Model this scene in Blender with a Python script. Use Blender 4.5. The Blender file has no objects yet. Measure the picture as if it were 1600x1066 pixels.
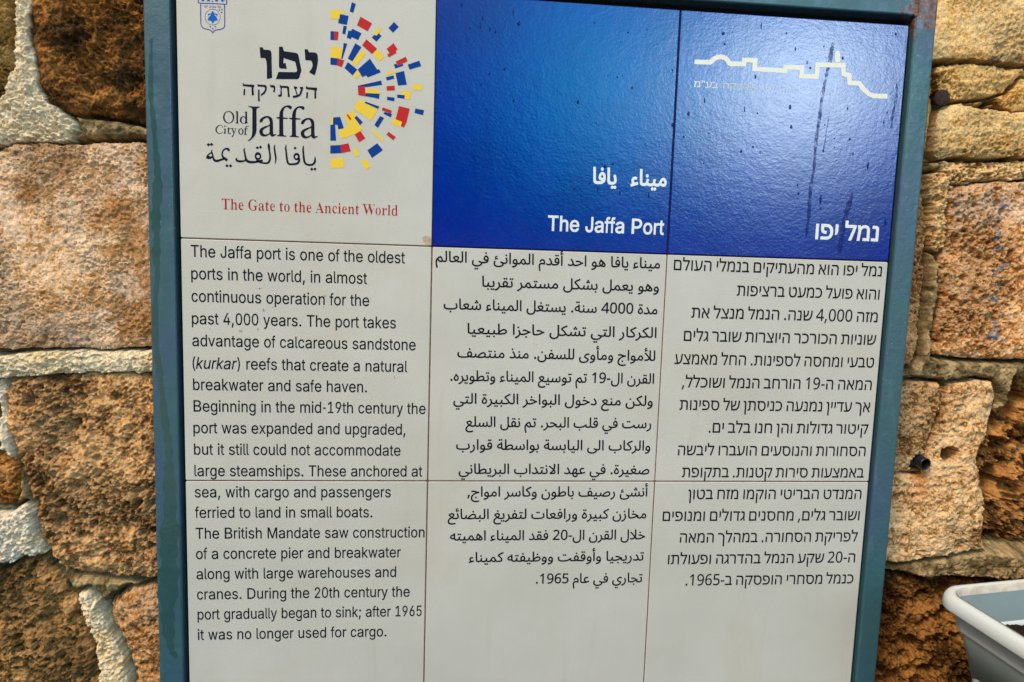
import bpy, bmesh, math, random, unicodedata
import numpy as np
from mathutils import Vector, Matrix
from mathutils.geometry import delaunay_2d_cdt
sc = bpy.context.scene
COL = sc.collection
random.seed(4)

# ------------------------------------------------------------------ camera
cd = bpy.data.cameras.new('camera'); cam = bpy.data.objects.new('camera', cd); COL.objects.link(cam)
cd.sensor_width = 36.0; cd.lens = 25.0324; cd.clip_start = 0.02; cd.clip_end = 500
RX = ((0.9950701, -0.0940944, 0.0313321), (0.0206234, -0.1126960, -0.9934155), (0.0970059, 0.9891642, -0.1101998))
m = Matrix(((RX[0][0], -RX[1][0], -RX[2][0], 0.315468), (RX[0][1], -RX[1][1], -RX[2][1], -0.897284),
            (RX[0][2], -RX[1][2], -RX[2][2], -0.316167), (0, 0, 0, 1)))
cam.matrix_world = m
sc.camera = cam

# ------------------------------------------------------------------ light
SUN_EL, SUN_AZ = 47.0, -44.0            # azimuth measured from straight out of the wall (-y) towards +x
wd = bpy.data.worlds.new('World'); sc.world = wd; wd.use_nodes = True
nt = wd.node_tree; nt.nodes.clear()
out = nt.nodes.new('ShaderNodeOutputWorld')
sky = nt.nodes.new('ShaderNodeTexSky'); sky.sky_type = 'NISHITA'; sky.sun_disc = False
sky.sun_elevation = math.radians(SUN_EL); sky.sun_rotation = math.radians(180 - SUN_AZ)
sky.air_density = 1.0; sky.dust_density = 4.0
bg = nt.nodes.new('ShaderNodeBackground'); bg.inputs[1].default_value = 0.10
hs = nt.nodes.new('ShaderNodeHueSaturation'); hs.inputs['Saturation'].default_value = 0.06
# bright lobes added low in the sky for the glare on the blue tiles
tc = nt.nodes.new('ShaderNodeTexCoord')
# sky dimmed towards the horizon, added to darken the blue tiles' low reflections
sx = nt.nodes.new('ShaderNodeSeparateXYZ'); nt.links.new(tc.outputs['Generated'], sx.inputs[0])
mr = nt.nodes.new('ShaderNodeMapRange'); mr.interpolation_type = 'SMOOTHSTEP'
for i_, v_ in ((1, .14), (2, .62), (3, .015), (4, 1.0)): mr.inputs[i_].default_value = v_
nt.links.new(sx.outputs['Z'], mr.inputs[0])
vm_ = nt.nodes.new('ShaderNodeVectorMath'); vm_.operation = 'SCALE'
nt.links.new(sky.outputs[0], hs.inputs['Color']); nt.links.new(hs.outputs[0], vm_.inputs[0]); nt.links.new(mr.outputs[0], vm_.inputs['Scale']); 
wm_ = nt.nodes.new('ShaderNodeVectorMath'); wm_.operation = 'MULTIPLY'; wm_.inputs[1].default_value = (1.14, 1.0, .90)      # hazy, slightly warm cloud
nt.links.new(vm_.outputs[0], wm_.inputs[0]); nt.links.new(wm_.outputs[0], bg.inputs[0])
def sky_lobe(el, az, k, strength, col):
    d = Vector((math.sin(math.radians(az)) * math.cos(math.radians(el)), -math.cos(math.radians(az)) * math.cos(math.radians(el)), math.sin(math.radians(el))))
    dp = nt.nodes.new('ShaderNodeVectorMath'); dp.operation = 'DOT_PRODUCT'; dp.inputs[1].default_value = d
    nt.links.new(tc.outputs['Generated'], dp.inputs[0])
    a = nt.nodes.new('ShaderNodeMath'); a.operation = 'MULTIPLY_ADD'; a.inputs[1].default_value = k; a.inputs[2].default_value = -k
    nt.links.new(dp.outputs['Value'], a.inputs[0])
    e = nt.nodes.new('ShaderNodeMath'); e.operation = 'EXPONENT'; nt.links.new(a.outputs[0], e.inputs[0])
    s = nt.nodes.new('ShaderNodeMath'); s.operation = 'MULTIPLY'; s.inputs[1].default_value = strength; nt.links.new(e.outputs[0], s.inputs[0])
    b = nt.nodes.new('ShaderNodeBackground'); b.inputs[0].default_value = (*col, 1); nt.links.new(s.outputs[0], b.inputs[1])
    return b
acc = bg
for args in [(13.2, 26.0, 260.0, 6.8, (.96, .98, 1)), (13.2, 31.0, 260.0, 2.6, (.75, .90, 1)), (13.8, 26.5, 100.0, 4.2, (.38, .75, 1)), (12.6, 19.0, 260.0, 1.6, (.50, .82, 1)), (13.0, 11.5, 150.0, 3.0, (.03, .60, 1)), (23.0, 16.0, 22.0, 1.6, (.0, .60, 1))]:
    b = sky_lobe(*args); ad = nt.nodes.new('ShaderNodeAddShader')
    nt.links.new(acc.outputs[0], ad.inputs[0]); nt.links.new(b.outputs[0], ad.inputs[1]); acc = ad
nt.links.new(acc.outputs[0], out.inputs[0])
sl = bpy.data.lights.new('sun', 'SUN'); sun = bpy.data.objects.new('sun', sl); COL.objects.link(sun)
sl.energy = 1.5; sl.angle = math.radians(10); sl.color = (1, .87, .69)
sd = Vector((math.sin(math.radians(SUN_AZ)) * math.cos(math.radians(SUN_EL)), -math.cos(math.radians(SUN_AZ)) * math.cos(math.radians(SUN_EL)), math.sin(math.radians(SUN_EL))))
sun.rotation_euler = sd.to_track_quat('Z', 'Y').to_euler(); sun.location = sd * 8
vs = sc.view_settings; vs.view_transform = 'Standard'; vs.look = 'None'; vs.gamma = 1; vs.use_curve_mapping = False
vs.exposure = 0.66
sc.display_settings.display_device = 'sRGB'

# ------------------------------------------------------------------ helpers
def lin(c): return tuple(((v / 255) / 12.92 if v / 255 <= .04045 else ((v / 255 + .055) / 1.055) ** 2.4) for v in c)
def tag(o, label=None, cat=None, group=None, kind=None):
    for k, v in (('label', label), ('category', cat), ('group', group), ('kind', kind)):
        if v: o[k] = v
    return o
def empty(name, loc=(0, 0, 0)):
    o = bpy.data.objects.new(name, None); o.empty_display_size = .05; o.location = loc; COL.objects.link(o); return o
def mesh_obj(name, V, F, mat, parent=None, smooth=False):
    me = bpy.data.meshes.new(name); me.from_pydata([tuple(v) for v in V], [], [tuple(f) for f in F]); me.update()
    if mat: me.materials.append(mat)
    if smooth: me.polygons.foreach_set('use_smooth', [True] * len(me.polygons))
    o = bpy.data.objects.new(name, me); COL.objects.link(o)
    if parent: o.parent = parent
    return o
def bm_obj(name, bm, mat, parent=None, smooth=False):
    me = bpy.data.meshes.new(name); bm.to_mesh(me); bm.free()
    if mat: me.materials.append(mat)
    if smooth: me.polygons.foreach_set('use_smooth', [True] * len(me.polygons))
    o = bpy.data.objects.new(name, me); COL.objects.link(o)
    if parent: o.parent = parent
    return o
def add_box(bm, x0, x1, y0, y1, z0, z1, bev=0, seg=2):
    r = bmesh.ops.create_cube(bm, size=1)
    for v in r['verts']:
        v.co = Vector((x0 + (v.co.x + .5) * (x1 - x0), y0 + (v.co.y + .5) * (y1 - y0), z0 + (v.co.z + .5) * (z1 - z0)))
    if bev:
        es = {e for v in r['verts'] for e in v.link_edges}
        bmesh.ops.bevel(bm, geom=list(es), offset=bev, segments=seg, affect='EDGES', profile=.5)
class NT:
    def __init__(s, name):
        s.m = bpy.data.materials.new(name); s.m.use_nodes = True; s.t = s.m.node_tree
        s.p = s.t.nodes['Principled BSDF']
        s.geo = s.t.nodes.new('ShaderNodeTexCoord')
    def n(s, typ, **kw):
        x = s.t.nodes.new('ShaderNode' + typ)
        for k, v in kw.items(): setattr(x, k, v)
        return x
    def l(s, a, b): s.t.links.new(a, b)
    def noise(s, scale, detail=4, rough=.55, vec=None, dist=0):
        x = s.n('TexNoise'); x.inputs['Scale'].default_value = scale; x.inputs['Detail'].default_value = detail
        x.inputs['Roughness'].default_value = rough; x.inputs['Distortion'].default_value = dist
        s.l(vec or s.geo.outputs['Object'], x.inputs['Vector']); return x.outputs['Fac']
    def mapv(s, scale):
        x = s.n('Mapping'); x.inputs['Scale'].default_value = scale; s.l(s.geo.outputs['Object'], x.inputs['Vector']); return x.outputs[0]
    def ramp(s, fac, stops):
        x = s.n('ValToRGB'); r = x.color_ramp
        while len(r.elements) < len(stops): r.elements.new(.5)
        for e, (p, c) in zip(r.elements, stops):
            e.position = p; e.color = (*c, 1) if len(c) == 3 else c
        s.l(fac, x.inputs[0]); return x.outputs[0]
    def mix(s, fac, a, b, mode='MIX'):
        x = s.n('Mix', data_type='RGBA', blend_type=mode)
        for i, v in ((0, fac), (6, a), (7, b)):
            if hasattr(v, 'links'): s.l(v, x.inputs[i])
            else: x.inputs[i].default_value = v if i == 0 else (*v, 1)
        return x.outputs[2]
    def math(s, op, a, b=None, c=None):
        x = s.n('Math', operation=op)
        for i, v in enumerate((a, b, c)):
            if v is None: continue
            if hasattr(v, 'links'): s.l(v, x.inputs[i])
            else: x.inputs[i].default_value = v
        return x.outputs[0]
    def bump(s, h, dist, strength=1, prev=None):
        x = s.n('Bump'); x.inputs['Distance'].default_value = dist; x.inputs['Strength'].default_value = strength
        s.l(h, x.inputs['Height'])
        if prev: s.l(prev, x.inputs['Normal'])
        return x.outputs[0]
    def fin(s, col=None, rough=.5, normal=None, spec=.5, metal=0):
        P = s.p
        if col is not None:
            if hasattr(col, 'links'): s.l(col, P.inputs['Base Color'])
            else: P.inputs['Base Color'].default_value = (*col, 1)
        if hasattr(rough, 'links'): s.l(rough, P.inputs['Roughness'])
        else: P.inputs['Roughness'].default_value = rough
        if normal is not None: s.l(normal, P.inputs['Normal'])
        P.inputs['Specular IOR Level'].default_value = spec; P.inputs['Metallic'].default_value = metal
        return s.m

# ------------------------------------------------------------------ materials
def glaze_bump(k):      # orange-peel glaze on the tiles and on the print fired into them
    v = k.mapv((1, 1, 1.25))
    a = k.noise(230, 3, .6, v, .4); b = k.noise(70, 2, .5)
    return k.math('ADD', k.math('MULTIPLY', a, .75), k.math('MULTIPLY', b, .9))
def m_white():
    k = NT('cream glazed ceramic')
    f1 = k.noise(900, 2, .6); f2 = k.noise(7, 4, .6); f3 = k.noise(45, 5, .65)
    c = k.ramp(f2, [(.3, (.432, .408, .358)), (.7, (.494, .466, .415))])
    c = k.mix(k.ramp(f1, [(.35, (0, 0, 0)), (.75, (.30, .30, .30))]), c, (.28, .265, .22))
    c = k.mix(k.ramp(f3, [(.62, (0, 0, 0)), (.78, (.14, .14, .14))]), c, (.42, .33, .23))
    runs = k.noise(42, 4, .6, k.mapv((1, 1, .10)), .3)
    c = k.mix(k.ramp(runs, [(.60, (0, 0, 0)), (.74, (.22, .22, .22))]), c, (.36, .31, .24))
    st_ = k.noise(5.5, 5, .62, None, .8)
    c = k.mix(k.ramp(st_, [(.55, (0, 0, 0)), (.66, (.20, .20, .20)), (.70, (.05, .05, .05))]), c, (.40, .33, .23))
    c = k.mix(k.ramp(k.noise(260, 2, .5), [(.73, (0, 0, 0)), (.78, (.35, .35, .35))]), c, (.22, .19, .15))
    return k.fin(c, k.ramp(f3, [(.3, (.36,) * 3), (.7, (.52,) * 3)]), k.bump(k.noise(420, 3, .6), .0006, .35), .4)
def m_blue():
    k = NT('cobalt blue glazed ceramic')
    f2 = k.noise(9, 3, .5); f1 = k.noise(500, 2, .6)
    c = k.ramp(f2, [(.3, (.0002, .0055, .165)), (.7, (.0003, .011, .23))])
    c = k.mix(k.ramp(f1, [(.4, (0, 0, 0)), (.8, (.25, .25, .25))]), c, (.0003, .007, .10))
    h = glaze_bump(k)
    return k.fin(c, k.ramp(k.noise(30, 3, .6), [(.3, (.08,) * 3), (.7, (.14,) * 3)]), k.bump(h, .00036, .5), .55)
def m_ink(name, col, rough=.5, gloss=False, spec=.07, wear=None):
    k = NT(name)
    f = k.noise(700, 2, .6)
    c = k.mix(k.ramp(f, [(.35, (0, 0, 0)), (.8, (.35, .35, .35))]), col, tuple(min(1, v * .8 + .01) for v in col))
    nrm = k.bump(glaze_bump(k), .00030, .4) if gloss else k.bump(k.noise(420, 3, .6), .0006, .3)
    mm = k.fin(c, rough, nrm, spec)
    if wear:
        sxx = k.n('SeparateXYZ'); k.l(k.geo.outputs['Object'], sxx.inputs[0])
        fade = k.math('MULTIPLY_ADD', sxx.outputs['X'], -3.6, 1.28)       # the print has rubbed away towards one end
        a = k.ramp(k.math('ADD', fade, k.math('MULTIPLY', k.noise(wear, 4, .7), .5)), [(.45, (.10, .10, .10)), (.95, (.95, .95, .95))])
        k.l(a, k.p.inputs['Alpha'])
    return mm
M = {}
M['white'] = m_white(); M['blue'] = m_blue()
M['black'] = m_ink('black fired print', (.0055, .005, .0065))
M['navy'] = m_ink('dark navy fired print', (.006, .0065, .017))
M['crest'] = m_ink('royal blue fired print', (.045, .055, .26))
M['crest_mid'] = m_ink('bright blue fired print', (.006, .09, .40))
M['R'] = m_ink('red fired print', (.42, .018, .020)); M['B'] = m_ink('deep blue fired print', (.001, .036, .20)); M['Y'] = m_ink('yellow fired print', (.68, .46, .045))
M['redtext'] = m_ink('dark red fired print', (.33, .008, .012))
M['wprint'] = m_ink('white fired print', (.62, .62, .60), .32, True, .5)
M['cprint'] = m_ink('ivory fired print', (.66, .64, .55), .4, False, .4)
M['faded'] = m_ink('worn ivory print', (.62, .62, .56), .35, True, .5, 190)
def m_frame():
    k = NT('teal painted steel')
    f = k.noise(11, 4, .6, k.mapv((1, 1, .45)), .6); f2 = k.noise(60, 4, .6); f3 = k.noise(260, 2)
    c = k.ramp(f, [(.30, (.026, .086, .088)), (.48, (.028, .079, .103)), (.66, (.034, .070, .120))])
    c = k.mix(k.ramp(f2, [(.58, (0, 0, 0)), (.72, (.35, .35, .35))]), c, (.040, .115, .125))
    fr_ = k.noise(70, 5, .65, k.mapv((1, 1, .09)), .4)
    c = k.mix(k.ramp(fr_, [(.54, (0, 0, 0)), (.70, (.5, .5, .5))]), c, (.024, .066, .068))
    c = k.mix(k.ramp(k.noise(48, 4, .6, k.mapv((1, 1, .2)), .5), [(.60, (0, 0, 0)), (.74, (.4, .4, .4))]), c, (.095, .150, .170))
    # rust at the top right weld, thinning out away from it
    vm = k.n('VectorMath', operation='DISTANCE'); vm.inputs[1].default_value = (.922, -.004, .022); k.l(k.geo.outputs['Object'], vm.inputs[0])
    near = k.math('SUBTRACT', 1, k.math('MULTIPLY', vm.outputs['Value'], 14))
    rn = k.noise(95, 5, .65)
    rm = k.math('MULTIPLY_ADD', near, .42, k.math('MULTIPLY', rn, .75))
    rmask = k.ramp(rm, [(.60, (0, 0, 0)), (.68, (1, 1, 1))])
    rc = k.ramp(k.noise(180, 4, .6), [(.3, (.028, .012, .008)), (.5, (.11, .040, .022)), (.7, (.20, .105, .055))])
    chip = k.ramp(k.math('MULTIPLY_ADD', near, .25, k.math('MULTIPLY', k.noise(70, 5, .7), .8)), [(.575, (0, 0, 0)), (.60, (1, 1, 1))])
    c = k.mix(k.math('MULTIPLY', chip, .6), c, (.13, .17, .27))
    c = k.mix(rmask, c, rc)
    sp = k.ramp(k.noise(300, 1, .4), [(.76, (0, 0, 0)), (.79, (.6, .6, .6))])
    c = k.mix(sp, c, (.22, .30, .33))
    h = k.math('ADD', k.math('MULTIPLY', k.noise(22, 3, .5), .6), k.math('MULTIPLY', rm, 1.1))
    return k.fin(c, k.ramp(f2, [(.3, (.30,) * 3), (.7, (.5,) * 3)]), k.bump(h, .002, .5), .5)
M['frame'] = m_frame()
k = NT('dark green dried drip'); M['drip'] = k.fin(k.ramp(k.noise(60, 4), [(.3, (.018, .056, .058)), (.7, (.024, .068, .070))]), .25, k.bump(k.noise(90, 2), .0015, .4), .5)
k = NT('dark backing board'); M['dark'] = k.fin((.006, .007, .006), .8, None, .2)
k = NT('reddish brown grout'); M['grout'] = k.fin(k.ramp(k.noise(120, 4, .7), [(.3, (.055, .025, .016)), (.7, (.20, .12, .085))]), .9, None, .2)
k = NT('black grout'); M['grout2'] = k.fin((.010, .011, .013), .8, None, .2)
k = NT('bare clay body'); M['chip'] = k.fin(k.ramp(k.noise(160, 4, .6), [(.3, (.33, .22, .15)), (.7, (.48, .35, .25))]), .8, k.bump(k.noise(300, 3), .001, .5), .2)
k = NT('water film on blue glaze'); M['wet'] = k.fin((.0004, .012, .15), .35, None, .12); k.l(k.ramp(k.noise(130, 4, .65), [(.40, (.16,) * 3), (.55, (.62,) * 3)]), k.p.inputs['Alpha'])
k = NT('water bead on blue glaze'); M['bead'] = k.fin((.0004, .012, .13), .2, None, .15); k.p.inputs['Alpha'].default_value = .85
k = NT('clear water'); M['water'] = k.fin((1, 1, 1), .04, None, .5); k.p.inputs['Transmission Weight'].default_value = 1; k.p.inputs['IOR'].default_value = 1.33
k = NT('white plastic'); M['plastic'] = k.fin(k.mix(k.ramp(k.noise(14, 5, .6), [(.5, (0, 0, 0)), (.8, (.35, .35, .35))]), (.53, .59, .61), (.45, .46, .42)), .36, k.bump(k.noise(160, 2), .0006, .25), .45)
k = NT('shade darkened plastic'); M['inner'] = k.fin(k.mix(k.ramp(k.noise(22, 5, .65), [(.35, (0, 0, 0)), (.75, (.6, .6, .6))]), (.22, .275, .28), (.19, .21, .20)), .45, None, .4)  # inner plastic darkened: the shade inside the trough is put into its colour
k = NT('grimy plastic edge'); M['grime'] = k.fin(k.ramp(k.noise(60, 5, .65), [(.3, (.34, .26, .18)), (.7, (.60, .54, .46))]), .6, None, .3)
k = NT('dark potting soil'); M['soil'] = k.fin(k.ramp(k.noise(220, 5, .7), [(.3, (.006, .004, .003)), (.75, (.03, .02, .014))]), .95, k.bump(k.noise(260, 4, .7), .004, 1), .15)
k = NT('rusty iron'); M['rust'] = k.fin(k.ramp(k.noise(240, 5, .65), [(.3, (.012, .007, .006)), (.6, (.045, .02, .014)), (.8, (.12, .05, .025))]), .75, k.bump(k.noise(500, 3), .001, .8), .3)
k = NT('black plastic pipe'); M['pipe'] = k.fin(k.mix(k.ramp(k.noise(200, 4), [(.55, (0, 0, 0)), (.75, (.5, .5, .5))]), (.010, .008, .010), (.05, .03, .022)), .3, k.bump(k.noise(300, 3), .0006, .5), .5)
k = NT('blue plastic'); M['bluepl'] = k.fin((.01, .13, .36), .35)
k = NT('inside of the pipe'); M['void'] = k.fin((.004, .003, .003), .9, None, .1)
k = NT('grey stone paving'); M['ground'] = k.fin(k.ramp(k.noise(9, 6, .65), [(.3, (.34, .31, .26)), (.7, (.46, .42, .36))]), .85, k.bump(k.noise(60, 5, .7), .006, .8), .25)
def m_stone():
    k = NT('weathered sandstone')
    at = k.n('VertexColor', layer_name='tint')
    n1 = k.noise(150, 6, .72); n2 = k.noise(420, 4, .7); n3 = k.noise(36, 5, .65)
    g = k.ramp(n1, [(.28, (.60, .55, .50)), (.48, (1, 1, 1)), (.72, (1.22, 1.2, 1.17))])
    c = k.mix(1.0, at.outputs['Color'], g, 'MULTIPLY')
    g2 = k.ramp(n2, [(.30, (.62, .58, .54)), (.52, (1, 1, 1)), (.75, (1.22, 1.2, 1.16))])
    c = k.mix(1.0, c, g2, 'MULTIPLY')
    c = k.mix(k.ramp(n3, [(.60, (0, 0, 0)), (.74, (.18, .18, .18))]), c, (.15, .088, .038))
    for sc_, th, amt in ((210, .70, .75), (95, .80, .7), (420, .62, .6)):       # dark mineral and lichen specks
        vo = k.n('TexVoronoi'); vo.inputs['Scale'].default_value = sc_; k.l(k.geo.outputs['Object'], vo.inputs['Vector'])
        vd = k.math('ADD', vo.outputs['Distance'], k.math('MULTIPLY', k.math('SUBTRACT', n2, .5), .9))
        mk = k.math('MULTIPLY', k.ramp(vd, [(.16, (1, 1, 1)), (.40, (0, 0, 0))]), k.ramp(vo.outputs['Color'], [(th - .05, (0, 0, 0)), (th + .02, (amt,) * 3)]))
        mk = k.math('MULTIPLY', mk, at.outputs['Alpha']); c = k.mix(mk, c, (.30, .24, .18), 'MULTIPLY')
    gr = k.n('TexVoronoi'); gr.inputs['Scale'].default_value = 330; k.l(k.geo.outputs['Object'], gr.inputs['Vector'])
    grm = k.ramp(gr.outputs['Distance'], [(.10, (.5, .5, .5)), (.2, (0, 0, 0))])
    rnd = k.ramp(gr.outputs['Color'], [(.70, (0, 0, 0)), (.78, (1, 1, 1))])
    c = k.mix(k.math('MULTIPLY', grm, rnd), c, (.62, .56, .46))
    h = k.math('ADD', k.math('MULTIPLY', n1, 1.0), k.math('MULTIPLY', n2, .6))
    nb = k.bump(h, .0075, 1.0); bn = [n_ for n_ in k.t.nodes if n_.type == 'BUMP'][0]; k.l(k.math('MULTIPLY_ADD', at.outputs['Alpha'], .62, .38), bn.inputs['Strength'])
    return k.fin(c, .93, nb, .15)
M['stone'] = m_stone()
k = NT('faded blue paint mark'); M['paint'] = k.fin(k.mix(k.ramp(k.noise(200, 4), [(.3, (0, 0, 0)), (.7, (.6, .6, .6))]), (.12, .19, .30), (.26, .26, .26)), .85, k.bump(k.noise(420, 4), .003, .8), .2)
k.l(k.ramp(k.noise(230, 5, .7), [(.46, (0, 0, 0)), (.56, (.85, .85, .85))]), k.p.inputs['Alpha'])

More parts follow.
